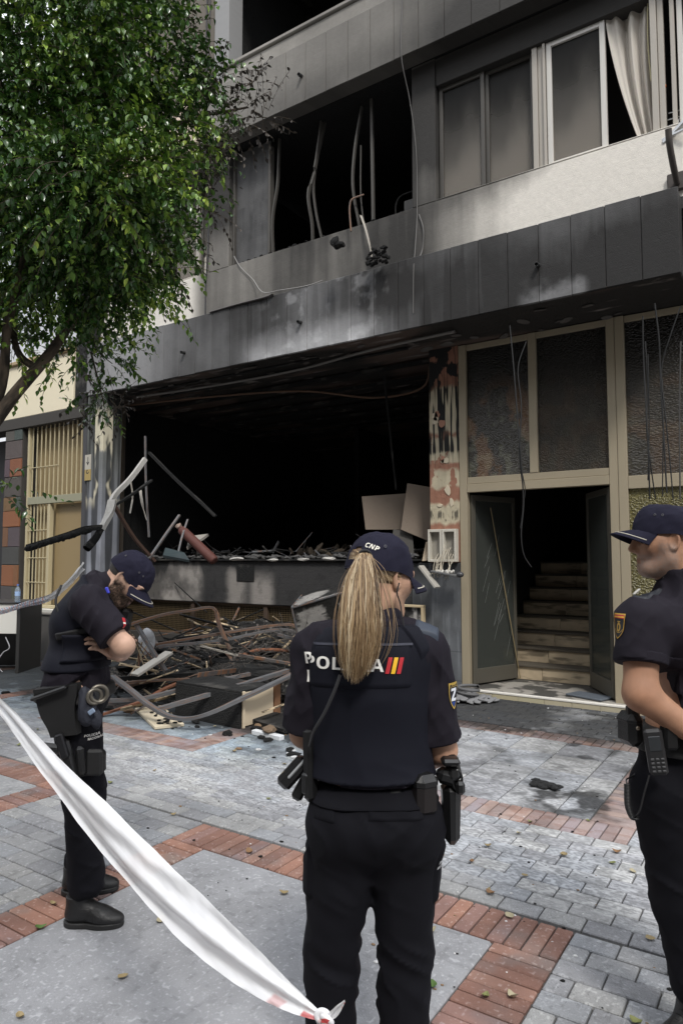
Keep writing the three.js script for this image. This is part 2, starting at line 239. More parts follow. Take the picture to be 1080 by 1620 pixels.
// first storey: parapet, pilasters, jambs
const wallF = (x0, x1, y0, y1, z0 = -7.4, z1 = -7.2, n = 'wall') => mesh(n, facUV(bx(x0, x1, y0, y1, z0, z1, 0.006)), mFac, bld);
wallF(-9.62, 1.2, 5.0, 5.86);
wallF(-7.137, -6.74, 5.862, 7.648, -7.5, -7.2, 'pilaster'); wallF(-3.733, -3.42, 5.862, 7.648, -7.5, -7.2, 'pilaster');
wallF(-3.416, 1.2, 7.3, 7.647, -7.4, -7.22, 'lintel');
// second storey parapet, coping, pilaster
mesh('parapet', facUV(bx(-6.75, 0.5, 8.465, 8.72, -7.2, -7.02, 0.008)), mFac, bld);
mesh('coping', facUV(bx(-6.75, 0.5, 8.725, 8.785, -7.22, -6.985, 0.012)), mFac, bld);
const mGrey = std(0.3, 0.285, 0.26, 0.85, { map: rep(charTex, 0.01), bumpMap: fineBump, bumpScale: 0.004 });
mGrey.map = null;
mesh('pilaster', facUV(bx(-7.07, -6.78, 8.465, 11.5, -7.5, -7.19, 0.008)), std(0.3, 0.3, 0.3, 0.85, { bumpMap: fineBump, bumpScale: 0.004 }), bld);
mesh('wall', bx(-9.62, -7.074, 8.465, 11.5, -7.6, -7.35, 0.006), std(0.17, 0.15, 0.125, 0.88, { bumpMap: fineBump, bumpScale: 0.004 }), bld);
mesh('roof', bx(-9.62, 1.2, 11.4, 11.6, -15, -6.95, 0.01), mChar, bld);
// room behind each storey (charred)
for (const [y0, y1, x0, x1] of [[5.13, 7.64, -7.1, -3.5], [8.46, 11.4, -7.06, 1.2]]) {
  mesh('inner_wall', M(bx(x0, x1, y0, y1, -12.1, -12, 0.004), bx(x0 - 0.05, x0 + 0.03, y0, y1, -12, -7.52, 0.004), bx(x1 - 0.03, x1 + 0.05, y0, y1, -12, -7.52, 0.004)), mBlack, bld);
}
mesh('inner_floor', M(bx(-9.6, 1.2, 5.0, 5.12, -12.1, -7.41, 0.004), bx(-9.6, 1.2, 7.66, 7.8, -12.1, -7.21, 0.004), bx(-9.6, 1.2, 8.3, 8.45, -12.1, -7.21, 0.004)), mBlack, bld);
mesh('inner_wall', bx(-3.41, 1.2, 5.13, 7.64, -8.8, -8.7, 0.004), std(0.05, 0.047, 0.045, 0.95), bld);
// ---------- windows ----------
const mAlu = std(0.4, 0.37, 0.325, 0.5, { bumpMap: fineBump, bumpScale: 0.001 }), mAluSoot = std(0.07, 0.065, 0.058, 0.6, { bumpMap: fineBump, bumpScale: 0.002 }), mAluWhite = std(0.6, 0.58, 0.54, 0.45);
const mPane = phys(0.8, 0.78, 0.74, 0.3, { map: colTex(128, 256, (u, v) => { const k = mix(0.95, 0.12, sst(0.1, 0.95, v + 0.3 * (fbm(u * 3, v * 3, 3) - 0.5))); return [k, k * 0.97, k * 0.94]; }, THREE.ClampToEdgeWrapping), specularIntensity: 0.18, transmission: 0.85, thickness: 0, ior: 1.5 });  // pane map darkens upward to imitate shade from the slab overhang
const blindTex = colTex(256, 256, (u, v) => { const n = fbm(u * 6, v * 6, 4), k = mix(0.06, 0.008, sst(0.05, 0.9, v + 0.25 * (n - 0.5))); return [k * 1.05, k, k * 0.94]; }, THREE.ClampToEdgeWrapping);  // shade under the slab overhang is painted into the blind, darkest on top
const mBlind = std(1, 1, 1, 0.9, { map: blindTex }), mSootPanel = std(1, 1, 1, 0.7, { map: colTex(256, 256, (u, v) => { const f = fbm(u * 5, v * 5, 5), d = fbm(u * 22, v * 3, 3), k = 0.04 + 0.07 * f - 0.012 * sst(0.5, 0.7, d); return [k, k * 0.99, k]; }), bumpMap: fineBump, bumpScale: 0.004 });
const uv01 = (g, x0, x1, y0, y1) => worldUV(g, (x, y) => [(x - x0) / (x1 - x0), (y - y0) / (y1 - y0)]);
function sash(parent, x0, x1, y0, y1, z, fw, mat, blind = mBlind) {
  const w = mesh('window', M(bx(x0, x0 + fw, y0, y1, z - 0.03, z + 0.03), bx(x1 - fw, x1, y0, y1, z - 0.03, z + 0.03), bx(x0 + fw, x1 - fw, y0, y0 + fw, z - 0.028, z + 0.028), bx(x0 + fw, x1 - fw, y1 - fw, y1, z - 0.028, z + 0.028)), mat, parent);
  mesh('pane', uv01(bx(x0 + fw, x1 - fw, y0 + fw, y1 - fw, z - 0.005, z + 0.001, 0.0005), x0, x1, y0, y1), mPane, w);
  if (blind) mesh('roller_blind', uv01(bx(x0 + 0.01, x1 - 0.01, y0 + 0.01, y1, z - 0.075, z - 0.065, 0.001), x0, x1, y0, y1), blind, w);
  return w;
}
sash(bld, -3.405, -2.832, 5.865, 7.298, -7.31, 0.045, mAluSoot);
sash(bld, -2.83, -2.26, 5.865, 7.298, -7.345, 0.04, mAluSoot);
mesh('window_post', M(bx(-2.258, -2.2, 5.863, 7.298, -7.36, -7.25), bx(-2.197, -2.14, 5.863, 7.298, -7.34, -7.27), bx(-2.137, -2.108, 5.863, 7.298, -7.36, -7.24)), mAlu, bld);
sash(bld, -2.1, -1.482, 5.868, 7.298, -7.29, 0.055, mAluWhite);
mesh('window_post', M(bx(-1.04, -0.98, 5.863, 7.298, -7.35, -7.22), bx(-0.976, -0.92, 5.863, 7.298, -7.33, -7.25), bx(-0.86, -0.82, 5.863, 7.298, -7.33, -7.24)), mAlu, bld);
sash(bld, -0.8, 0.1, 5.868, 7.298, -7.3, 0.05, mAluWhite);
mesh('window_sill', facUV(bx(-3.41, 1.19, 5.861, 5.872, -7.27, -7.195, 0.004)), mFac, bld);
// bay at the far left, behind the tree
const wA = sash(bld, -8.4, -7.42, 5.865, 7.64, -7.31, 0.07, mAlu, mSootPanel); sash(bld, -7.4, -7.14, 5.865, 7.64, -7.33, 0.03, mAluSoot, mSootPanel); sash(bld, -9.5, -8.45, 5.865, 7.64, -7.31, 0.07, mAlu, mSootPanel);
// the burnt window: one intact leaf, buckled frame uprights, open blackness
{
  const w = mesh('burnt_window', M(bx(-6.735, -6.7, 5.863, 7.64, -7.36, -7.27), bx(-6.7, -6.05, 5.863, 5.885, -7.36, -7.27), bx(-6.06, -6.02, 5.863, 7.5, -7.36, -7.26)), mAluSoot, bld);
  mesh('panel', bx(-6.7, -6.06, 5.886, 7.6, -7.34, -7.32, 0.002), mSootPanel, w);
  const up = (pts, ww, hh) => mesh('bent_upright', sweep(pts, ww * 0.72, hh * 0.7, 28), mAluSoot, w);
  up([[-5.98, 5.83, -7.3], [-5.99, 6.4, -7.29], [-5.93, 6.9, -7.32], [-5.93, 7.6, -7.36]], 0.06, 0.03);
  up([[-5.28, 5.83, -7.28], [-5.27, 6.1, -7.25], [-5.3, 6.5, -7.2], [-5.25, 6.9, -7.28], [-5.21, 7.6, -7.38]], 0.07, 0.03);
  up([[-5.13, 5.87, -7.28], [-5.2, 6.25, -7.24], [-5.27, 6.7, -7.28], [-5.18, 7.6, -7.42]], 0.05, 0.025);
  up([[-4.52, 5.84, -7.26], [-4.6, 6.4, -7.22], [-4.6, 6.9, -7.26], [-4.55, 7.55, -7.36]], 0.055, 0.03);
  up([[-4.36, 5.84, -7.33], [-4.37, 6.6, -7.33], [-4.4, 7.6, -7.36]], 0.05, 0.05);
  up([[-4.48, 5.86, -7.3], [-4.53, 6.3, -7.3], [-4.54, 7.0, -7.32]], 0.02, 0.02);
  mesh('loose_strip', sweep([[-4.47, 5.98, -7.2], [-4.36, 5.75, -7.13], [-4.28, 5.5, -7.1], [-4.24, 5.3, -7.1]], 0.03, 0.008, 16), mAlu, w);
  const dr = rng(88), gs = []; for (let i = 0; i < 90; i++) { const x = mix(-6.6, -3.78, dr()); const c = chunk(0.012 + 0.035 * dr() * dr(), i, 1.6, 0.7, 1, 0); c.rotateY(dr() * 6); c.translate(x, 5.872, -7.22 - 0.1 * dr()); gs.push(c); }
  const o = mesh('sill_debris', M(gs), mChar, w); o.userData.kind = 'stuff';
}
// curtain blown half out of the open leaf
{
  const g = new THREE.PlaneGeometry(1, 1, 70, 44), p = g.attributes.position;
  for (let i = 0; i < p.count; i++) { const u = p.getX(i) + 0.5, v = 0.5 - p.getY(i), y = mix(7.62, 5.885, v); const k = sst(0.1, 1, v); const xl = mix(-1.49, -1.19, Math.pow(v, 1.7)), xr = mix(-0.95, -0.99, v); const a = 0.022 + 0.035 * (1 - k * 0.5); const x = mix(xl, xr, Math.pow(u, 1 + 0.35 * k)); p.setXYZ(i, x, y, -7.36 + a * (Math.sin(u * u * 17 + u * 5 + 1.2 * v + 0.8 * Math.sin(v * 4)) + 0.4 * Math.sin(u * 29 + 2 - v * 2)) + 0.06 * v * (1 - u)); }
  g.computeVertexNormals(); mesh('curtain', g, phys(0.74, 0.69, 0.62, 0.95, { transmission: 0.3, thickness: 0, side: THREE.DoubleSide, bumpMap: rep(weave, 12), bumpScale: 0.0006 }), bld);
  mesh('curtain_cord', tube([[-1.05, 7.6, -7.3], [-1.07, 6.9, -7.29], [-1.05, 6.45, -7.28]], 0.006, 10, 6), std(0.55, 0.5, 0.3), bld);
}
// drain stubs and their rings
for (const [x, y] of [[-5.234, 8.0], [-5.228, 4.66], [-2.136, 4.666], [-8.47, 4.63], [-7.35, 4.62]]) { const g = new THREE.LatheGeometry([[0.018, 0], [0.018, 0.07], [0.024, 0.07], [0.024, 0]].map((a) => new THREE.Vector2(...a)), 14); g.rotateX(Math.PI / 2); g.rotateX(0.15); g.translate(x, y, -6.95); mesh('drain_stub', g, std(0.03, 0.03, 0.03, 0.6), bld); }
// service cables down the front
mesh('cable', M(tube([[-3.72, 9.3, -6.93], [-3.71, 8.4, -6.94], [-3.73, 7.62, -6.94], [-3.72, 7.2, -7.12], [-3.67, 6.6, -7.18], [-3.66, 5.8, -7.18], [-3.6, 5.15, -6.99], [-3.59, 5.0, -6.945], [-3.6, 4.45, -6.945]], 0.006, 60, 6), tube([[-3.64, 5.75, -7.19], [-3.58, 5.55, -7.18], [-3.6, 5.3, -7.19], [-3.62, 5.13, -7.1]], 0.01, 20, 6)), std(0.12, 0.115, 0.11, 0.7), bld);
mesh('cable', M(tube([[-7.15, 11, -7.17], [-7.16, 9.4, -7.17], [-7.2, 8.6, -7.16], [-7.14, 7.3, -7.17], [-7.13, 6.2, -7.18], [-7.17, 5.7, -7.18], [-7.15, 5.13, -7.16]], 0.011, 50, 6), tube([[-7.22, 11, -7.2], [-7.24, 9.4, -7.19], [-7.2, 8.5, -7.19]], 0.014, 30, 6)), std(0.03, 0.03, 0.033, 0.6), bld);
mesh('cable', tube([[-6.62, 5.98, -7.19], [-6.5, 5.8, -7.18], [-6.25, 5.55, -7.17], [-5.95, 5.25, -7.05], [-5.6, 5.17, -6.96], [-5.1, 5.125, -6.95], [-4.9, 5.15, -6.97]], 0.006, 40, 6), std(0.3, 0.29, 0.28, 0.7), bld);
mesh('coping_flashing', sweep([[-6.85, 5.123, -6.95], [-6.3, 5.125, -6.945], [-5.75, 5.115, -6.93], [-5.68, 5.12, -6.92]], 0.05, 0.012, 20), std(0.16, 0.15, 0.145, 0.6), bld);

// ---------- ground floor: shop ----------
const lowTex = colTex(1024, 256, (u, v) => { const x = u * 6.2, y = v * 0.75; const f = fbm(x * 2.2, y * 2.2 + 3, 5), d = fbm(x * 6 + 9, y * 1.2, 4); let k = 0.62 * sst(1.15, 0.9, Math.abs(x - 1.0)) + 0.42 * sst(0.25, 0.05, Math.abs(x - 2.75) - 0.05 * f) * sst(0.7, 0.45, y) + 0.45 * sst(0.3, 0.12, Math.abs(x - 3.25)) * sst(0.6, 0.3, y); k *= sst(0.3, 0.62, f) * 0.9 + 0.3; k -= 0.55 * sst(0.42, 0.75, y + 0.45 * (d - 0.5)); k = clamp(k); const pk = 1 - 0.25 * sst(0.6, 0.75, fbm(x * 9, y * 9, 4)); return [mix(0.035, 0.5, k) * pk, mix(0.034, 0.46, k) * pk, mix(0.034, 0.42, k) * pk]; }, THREE.ClampToEdgeWrapping);
mesh('low_wall', worldUV(bx(-9.86, -4.123, 0.93, 1.575, -8.1, -7.85, 0.012), (x, y) => [(x + 9.86) / 6.2, (y - 0.9) / 0.75]), std(1, 1, 1, 0.85, { map: lowTex, bumpMap: rep(fineBump, 9, 1.5), bumpScale: 0.008 }), bld);
mesh('render_patch', bx(-7.1, -6.75, 1.27, 1.53, -7.852, -7.838, 0.006), mChar, bld);
mesh('base_wall', bx(-9.86, -4.123, -0.02, 0.4, -8.1, -7.86, 0.01), std(0.06, 0.055, 0.05, 0.9, { bumpMap: fineBump, bumpScale: 0.006 }), bld);
mesh('sill_slab', worldUV(bx(-9.86, -4.0, 1.578, 1.605, -8.25, -7.8, 0.006), (x, y, z) => [x, z]), mChar, bld);
// vent grille under the low wall
{
  const gs = []; for (let i = 0; i <= 180; i++) gs.push(new THREE.BoxGeometry(0.006, 0.53, 0.005).translate(-9.8 + i * 0.03, 0.665, -7.93)); for (let j = 0; j <= 17; j++) gs.push(new THREE.BoxGeometry(5.4, 0.006, 0.005).translate(-7.1, 0.41 + j * 0.03, -7.926));
  const g = mesh('vent_grille', M(bx(-9.8, -4.37, 0.9, 0.928, -7.97, -7.9), bx(-9.8, -4.37, 0.402, 0.43, -7.97, -7.9)), std(0.12, 0.075, 0.045, 0.7), bld);
  const w = mesh('wire_mesh', M(gs), std(0.17, 0.125, 0.07, 0.6, { metalness: 0.3 }), g); w.userData.kind = 'stuff';
  for (const x of [-8.1, -6.6, -5.3]) mesh('post', bx(x, x + 0.07, 0.43, 0.9, -7.96, -7.88), std(0.07, 0.045, 0.03, 0.8), g);
  mesh('inner_wall', bx(-9.85, -4.37, 0.4, 0.93, -8.4, -8.35, 0.004), mBlack, bld);
}
mesh('jamb', bx(-9.95, -9.86, 0, 4.28, -8.1, -7.8, 0.006), mBlack, bld);
mesh('jamb', bx(-9.84, -9.79, 1.61, 4.28, -7.9, -7.84, 0.006), std(0.12, 0.1, 0.08, 0.6), bld);
// shop room
mesh('inner_wall', M(bx(-9.95, -3.4, 0.0, 4.3, -14.2, -14.1), bx(-10, -9.92, 0, 4.3, -14.1, -8.11), bx(-3.52, -3.44, 0, 4.3, -14.1, -8.15), bx(-7.5, -7.4, 0.8, 4.3, -14.1, -11.8)), mBlack, bld);
mesh('inner_floor', bx(-9.95, -3.4, 0.8, 0.86, -14.1, -8.11), mBlack, bld);
// charred ceiling battens and sagging pipes
for (let i = 0; i < 7; i++) mesh('ceiling_batten', bar([-9.8 + (i % 2) * 0.3, 4.25, -8.2 - i * 0.55], [-3.6, 4.23 - 0.04 * (i % 3), -8.1 - i * 0.56], 0.06, 0.05), mChar, bld);
mesh('sagging_pipe', tube([[-9.5, 4.22, -7.6], [-7.5, 4.15, -7.75], [-6, 4.1, -8.1], [-5.0, 3.95, -8.5], [-4.2, 3.98, -8.4], [-3.9, 4.2, -8.0]], 0.016, 50, 8), std(0.15, 0.09, 0.06, 0.8), bld);
mesh('sagging_pipe', tube([[-8.8, 4.22, -7.3], [-7.0, 4.2, -7.4], [-5.6, 4.22, -7.45], [-4.4, 4.24, -7.3], [-3.2, 4.23, -7.2]], 0.018, 50, 8), std(0.2, 0.19, 0.18, 0.8), bld);
mesh('ceiling_lath', M(bar([-9.3, 4.262, -7.25], [-5.2, 4.268, -7.3], 0.05, 0.02), bar([-8.6, 4.26, -7.62], [-4.0, 4.262, -7.55], 0.06, 0.02), bar([-4.6, 4.1, -8.0], [-4.75, 2.6, -8.6], 0.03, 0.03)), mChar, bld);
{ const sr = rng(17), gs = []; for (let i = 0; i < 60; i++) { const c = chunk(0.02 + 0.04 * sr(), i + 40, 1.6, 0.18, 0.8, 1); c.rotateY(sr() * 1.2 - 0.6); c.rotateX((sr() - 0.5) * 0.7); c.translate(mix(-9.4, -1.2, sr()), 4.268, mix(-7.85, -7.0, sr())); gs.push(c); } const o = mesh('peeling_flakes', M(gs), std(0.1, 0.092, 0.085, 0.9), bld); o.userData.kind = 'stuff'; }
// column under the fascia on the left
const colT = colTex(128, 512, (u, v) => { const f = fbm(u * 3, v * 9, 5), d = fbm(u * 12, v * 2.2, 4); let k = 0.55 * (0.5 + f); k *= 1 - 0.75 * sst(0.5, 0.66, d); const top = sst(0.5, 0.8, v); const y = sst(0.52, 0.6, fbm(u * 4 + 7, v * 7, 4)) * sst(0.55, 0.62, v) * sst(0.97, 0.9, v); return [mix(k * 0.42, 0.6, y) * (1 - 0.4 * top * (1 - y)), mix(k * 0.44, 0.55, y) * (1 - 0.4 * top * (1 - y)), mix(k * 0.5, 0.42, y) * (1 - 0.5 * top * (1 - y))]; });
mesh('column', worldUV(bx(-9.6, -9.2, -0.02, 4.29, -7.35, -6.97, 0.012), (x, y, z) => [(x + z) * 1.1, y / 4.3]), std(1, 1, 1, 0.8, { map: colT, bumpMap: rep(fineBump, 1, 6), bumpScale: 0.004 }), bld);
// scorched pillar between shop and entrance
const pilT = colTex(256, 1024, (u, v) => {
  const y = v * 2.3, x = u * 0.42, f = fbm(x * 9 + 2, y * 6, 5), g = fbm(x * 22, y * 6 + 7, 4), st = fbm(x * 45, y * 2.2, 3);
  let c = [0.36, 0.175, 0.115]; const k0 = 0.75 + 0.5 * g; c = c.map((q) => q * k0);
  const band = (a, b) => sst(a - 0.03, a + 0.03, y + 0.12 * (f - 0.5)) * sst(b + 0.03, b - 0.03, y + 0.12 * (f - 0.5));
  const pl = Math.max(band(0.05, 0.3), band(0.5, 0.72) * sst(0.3, 0.36, f), band(0.82, 1.15) * sst(0.38, 0.44, f), band(1.2, 1.75));
  const cream = [0.6, 0.53, 0.38].map((q) => q * (0.8 + 0.4 * g)); for (let i = 0; i < 3; i++) c[i] = mix(c[i], cream[i], pl);
  const black = clamp(band(0.95, 1.75) * sst(0.4, 0.58, st) + sst(1.72, 1.82, y + 0.15 * (f - 0.5)) * sst(0.28, 0.36, f + 0.3 * (0.4 - u)) + 0.8 * band(0.1, 0.2) * sst(0.5, 0.62, g) + 0.5 * sst(0.55, 0.7, st) * sst(0.6, 1, y));
  for (let i = 0; i < 3; i++) c[i] = mix(c[i], 0.014, black); return c;
}, THREE.ClampToEdgeWrapping);
mesh('scorched_pillar', worldUV(bx(-3.855, -3.445, 1.563, 4.288, -8.15, -7.85, 0.01), (x, y, z) => [(x + 3.86) / 0.42, (y - 2.0) / 2.3]), std(1, 1, 1, 0.85, { map: pilT, bumpMap: rep(fineBump, 1.5, 7), bumpScale: 0.012 }), bld);
{ // remnants of plaster standing proud of the brick
  const pr = rng(61); for (let i = 0; i < 9; i++) { const n = 11, sh = new THREE.Shape(), w = 0.02 + 0.05 * pr(), h = 0.02 + 0.05 * pr(); for (let k = 0; k < n; k++) { const a = k / n * 6.283, r = 0.6 + 0.5 * pr(); const X = Math.cos(a) * w * r, Y = Math.sin(a) * h * r; k ? sh.lineTo(X, Y) : sh.moveTo(X, Y); } const g = new THREE.ExtrudeGeometry(sh, { depth: 0.006, bevelEnabled: true, bevelSize: 0.003, bevelThickness: 0.003, bevelSegments: 1 }); g.translate(mix(-3.78, -3.52, pr()), mix(2.1, 3.75, pr()), -7.85); mesh('plaster_remnant', g, i % 3 ? std(0.55, 0.48, 0.36, 0.9) : std(0.36, 0.19, 0.13, 0.9), bld); }
}
const greyW = colTex(256, 512, (u, v) => { const f = fbm(u * 4, v * 8, 5), d = fbm(u * 16, v * 4, 4); let k = 0.065 + 0.11 * f; k *= 1 - 0.55 * sst(0.75, 0.95, v) - 0.3 * sst(0.5, 0.3, u) * sst(0.4, 0.8, v); k += 0.05 * sst(0.6, 0.8, d); if (Math.abs(v - 0.3) < 0.004 || Math.abs(v - 0.08) < 0.003) k *= 0.6; return [k * 0.94, k, k * 1.08]; }, THREE.ClampToEdgeWrapping);
mesh('side_wall', worldUV(bx(-4.12, -3.445, -0.02, 1.56, -8.15, -7.85, 0.01), (x, y) => [(x + 4.12) / 0.68, y / 1.58]), std(1, 1, 1, 0.75, { map: greyW, bumpMap: rep(fineBump, 2, 4), bumpScale: 0.003 }), bld);

// ---------- entrance ----------
const mBeige = std(0.34, 0.29, 0.205, 0.5, { bumpMap: fineBump, bumpScale: 0.0012 });
const ent = mesh('door_frame', M(
  bx(-3.44, -3.345, 0, 4.27, -7.93, -7.84), bx(-3.342, -1.68, 2.42, 2.52, -7.93, -7.835), bx(-3.342, -1.68, 2.523, 2.605, -7.92, -7.85), bx(-2.56, -2.465, 2.608, 4.27, -7.92, -7.845), bx(-3.342, -1.68, 4.2, 4.272, -7.92, -7.86),
  bx(-1.678, -1.588, 0, 4.272, -7.93, -7.84), bx(-1.584, -1.49, 0, 4.272, -7.93, -7.835), bx(-1.488, 0.3, 2.36, 2.5, -7.92, -7.84), bx(-1.488, 0.3, 4.2, 4.272, -7.92, -7.86), bx(0.3, 0.4, 0, 4.272, -7.93, -7.84), bx(-1.488, 0.3, 0.07, 0.2, -7.92, -7.84)), mBeige, bld);
const pebble = valTex(256, 256, (() => { const pts = [], r = rng(4); for (let i = 0; i < 500; i++) pts.push([r(), r()]); return (u, v) => { let d = 9; for (const p of pts) { let dx = Math.abs(p[0] - u), dy = Math.abs(p[1] - v); dx = Math.min(dx, 1 - dx); dy = Math.min(dy, 1 - dy); const q = dx * dx + dy * dy; if (q < d) d = q; } return clamp(1 - Math.sqrt(d) * 32); }; })());
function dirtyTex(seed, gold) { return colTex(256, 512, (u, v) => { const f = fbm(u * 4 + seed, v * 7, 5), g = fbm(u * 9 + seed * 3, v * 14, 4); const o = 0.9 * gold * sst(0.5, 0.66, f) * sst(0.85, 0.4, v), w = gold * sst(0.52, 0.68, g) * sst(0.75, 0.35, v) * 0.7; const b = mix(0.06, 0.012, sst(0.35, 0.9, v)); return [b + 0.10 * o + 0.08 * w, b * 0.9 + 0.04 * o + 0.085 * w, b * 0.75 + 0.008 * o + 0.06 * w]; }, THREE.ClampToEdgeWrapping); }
function glass(x0, x1, y0, y1, tex, rough, bumpS) { return mesh('glass_pane', uv01(bx(x0, x1, y0, y1, -7.89, -7.884, 0.001), x0, x1, y0, y1), phys(1, 1, 1, rough, { map: tex, transmission: 0.12, thickness: 0, bumpMap: bumpS ? rep(pebble, 2.4, 5) : rep(fineBump, 2, 4), bumpScale: bumpS || 0.002 }), ent); }
glass(-3.343, -2.562, 2.607, 4.199, dirtyTex(3, 1.0), 0.22, 0.004);
glass(-2.463, -1.68, 2.607, 4.199, dirtyTex(8, 0.16), 0.25, 0.012);
glass(-1.488, 0.3, 2.502, 4.199, dirtyTex(14, 0.3), 0.2, 0.006);
{ // golden cathedral-glass side light
  const t = colTex(256, 256, (u, v) => { const f = fbm(u * 7, v * 7, 5); return [0.11 + 0.12 * f, 0.098 + 0.105 * f, 0.045 + 0.04 * f]; });
  mesh('side_light', uv01(bx(-1.488, 0.3, 0.2, 2.36, -7.89, -7.88, 0.001), -1.488, 0.3, 0.2, 2.36), phys(1, 1, 1, 0.2, { map: t, transmission: 0.15, thickness: 0, bumpMap: rep(pebble, 4, 5), bumpScale: 0.012 }), ent);
}
// door leaves, both swung inwards
const mDoor = std(0.085, 0.078, 0.062, 0.5), mDoorGlass = phys(0.3, 0.32, 0.29, 0.1, { specularIntensity: 0.3, transmission: 0.855, thickness: 0 });
function leaf(hx, hz, ang, w, s, crack) {
  const d = mesh('door_leaf', M(bx(0, 0.07, 0.09, 2.4, -0.02, 0.02), bx(w - 0.05, w, 0.09, 2.4, -0.02, 0.02), bx(0.07, w - 0.05, 0.09, 0.27, -0.02, 0.02), bx(0.07, w - 0.05, 2.33, 2.4, -0.02, 0.02)), mDoor, bld);
  mesh('glass_pane', bx(0.07, w - 0.05, 0.27, 2.33, -0.004, 0.004, 0.001), mDoorGlass, d);
  if (crack) { const cr = rng(9), gs = []; for (let i = 0; i < 16; i++) { const x = mix(0.12, w - 0.15, cr()), y = mix(0.35, 1.7, cr()), L = 0.1 + 0.3 * cr(); gs.push(bar([x, y, 0.006], [x + 0.3 * L + 0.05 * cr(), y + L, 0.006], 0.002, 0.002, 0.0005)); } mesh('crack_lines', M(gs), std(0.2, 0.21, 0.2, 0.4), d).userData.kind = 'stuff'; }
  else { mesh('handle', M(bar([w - 0.1, 1.05, 0.05], [w - 0.1, 1.35, 0.05], 0.022), bar([w - 0.1, 1.08, 0.02], [w - 0.1, 1.08, 0.05], 0.015), bar([w - 0.1, 1.32, 0.02], [w - 0.1, 1.32, 0.05], 0.015)), std(0.04, 0.04, 0.04, 0.4), d); }
  d.position.set(hx, 0, hz); d.rotation.y = ang; return d;
}
leaf(-3.335, -7.92, 1.2, 0.8, 1, true); leaf(-1.69, -7.92, 2.12, 0.79, -1, false);
mesh('loose_trim', bar([-3.0, 0.09, -8.66], [-3.185, 2.25, -8.2], 0.012, 0.01), std(0.3, 0.23, 0.12, 0.5), bld);
// hall walls and floor, stair of pale marble
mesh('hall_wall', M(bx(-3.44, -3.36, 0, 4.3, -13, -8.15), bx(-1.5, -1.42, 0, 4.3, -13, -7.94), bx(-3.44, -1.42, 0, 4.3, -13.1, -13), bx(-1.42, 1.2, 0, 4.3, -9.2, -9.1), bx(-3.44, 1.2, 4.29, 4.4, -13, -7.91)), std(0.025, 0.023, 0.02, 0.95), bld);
const stT = colTex(512, 256, (() => { const f = tile2((x, y) => fbm(x, y, 5), 7), g = tile2((x, y) => fbm(x * 0.8, y * 4 + 9, 4), 7); return (u, v) => { const k = 0.55 + 0.6 * f(u, v), s = 0.6 * sst(0.5, 0.72, g(u, v)); return [0.66 * k * (1 - s), 0.53 * k * (1 - s), 0.36 * k * (1 - s)]; }; })());
const mStair = std(1, 1, 1, 0.55, { map: rep(stT, 0.7), bumpMap: fineBump, bumpScale: 0.002 }), mTread = std(0.1, 0.085, 0.065, 0.8, { bumpMap: fineBump, bumpScale: 0.006 });
const stair = mesh('stair', bx(-3.35, -1.51, -0.02, 0.06, -12.6, -8.72, 0.004), mTread, bld);
for (let i = 0; i < 8; i++) { const y0 = 0.07 + i * 0.187, z = -8.72 - i * 0.285; for (const [a, b] of [[-3.35, -2.74], [-2.736, -2.12], [-2.116, -1.515]]) mesh('riser', bx(a, b, y0, y0 + 0.16, z - 0.3, z, 0.003, i * 0.31 + a), mStair, stair); mesh('tread', bx(-3.352, -1.513, y0 + 0.1605, y0 + 0.187, z - 0.32, z + 0.025, 0.004), mTread, stair); }
const thT = colTex(512, 256, (u, v) => { const f = fbm(u * 9, v * 6, 5), g = fbm(u * 30, v * 22, 3); const k = sst(0.5, 0.35, f + 0.35 * (g - 0.5) + 0.28 * v - 0.14); return [mix(0.07, 0.33, k), mix(0.066, 0.305, k), mix(0.06, 0.27, k)]; }, THREE.ClampToEdgeWrapping);
const step = mesh('entrance_step', worldUV(bx(-3.44, 1.2, -0.02, 0.068, -8.75, -7.705, 0.003), (x, y, z) => [(x + 3.44) / 2.2, (-z - 7.7) / 1.1]), std(1, 1, 1, 0.7, { map: thT, bumpMap: rep(fineBump, 4, 2), bumpScale: 0.006 }), bld);
mesh('nosing', bx(-3.3, 1.2, 0.05, 0.074, -7.74, -7.69, 0.004), std(0.75, 0.72, 0.66, 0.5), step);
for (let i = 0; i < 12; i++) mesh('riser_tile', bx(-3.3 + i * 0.3 + 0.002, -3.3 + (i + 1) * 0.3 - 0.002, -0.02, 0.048, -7.704, -7.696, 0.002), std(0.42 + 0.06 * fr(), 0.37 + 0.05 * fr(), 0.28, 0.6), step);

// ================= NEIGHBOUR ON THE LEFT =================
const nb = thing('neighbour_building', 'cream fronted neighbouring house with barred window and stone clad pillar', 'building');
const mCream = std(0.8, 0.72, 0.54, 0.8, { bumpMap: fineBump, bumpScale: 0.003 });
mesh('fascia', bx(-18, -9.98, 4.13, 5.1, -7.3, -6.95, 0.01), mCream, nb);
mesh('fascia_coping', bx(-18, -9.98, 5.103, 5.17, -7.3, -6.9, 0.01), std(0.4, 0.3, 0.18, 0.8), nb);
mesh('upper_wall', bx(-18, -9.98, 5.173, 11.5, -7.6, -7.35, 0.01), std(0.62, 0.65, 0.7, 0.8, { bumpMap: fineBump, bumpScale: 0.003 }), nb);
mesh('lintel', bx(-18, -9.7, 3.93, 4.127, -7.3, -6.93, 0.01), std(0.05, 0.045, 0.04, 0.8), nb);
mesh('party_wall', bx(-9.97, -9.64, 3.93, 11.5, -7.6, -6.98, 0.01), mChar, nb);
const mBar = std(0.5, 0.43, 0.27, 0.5);
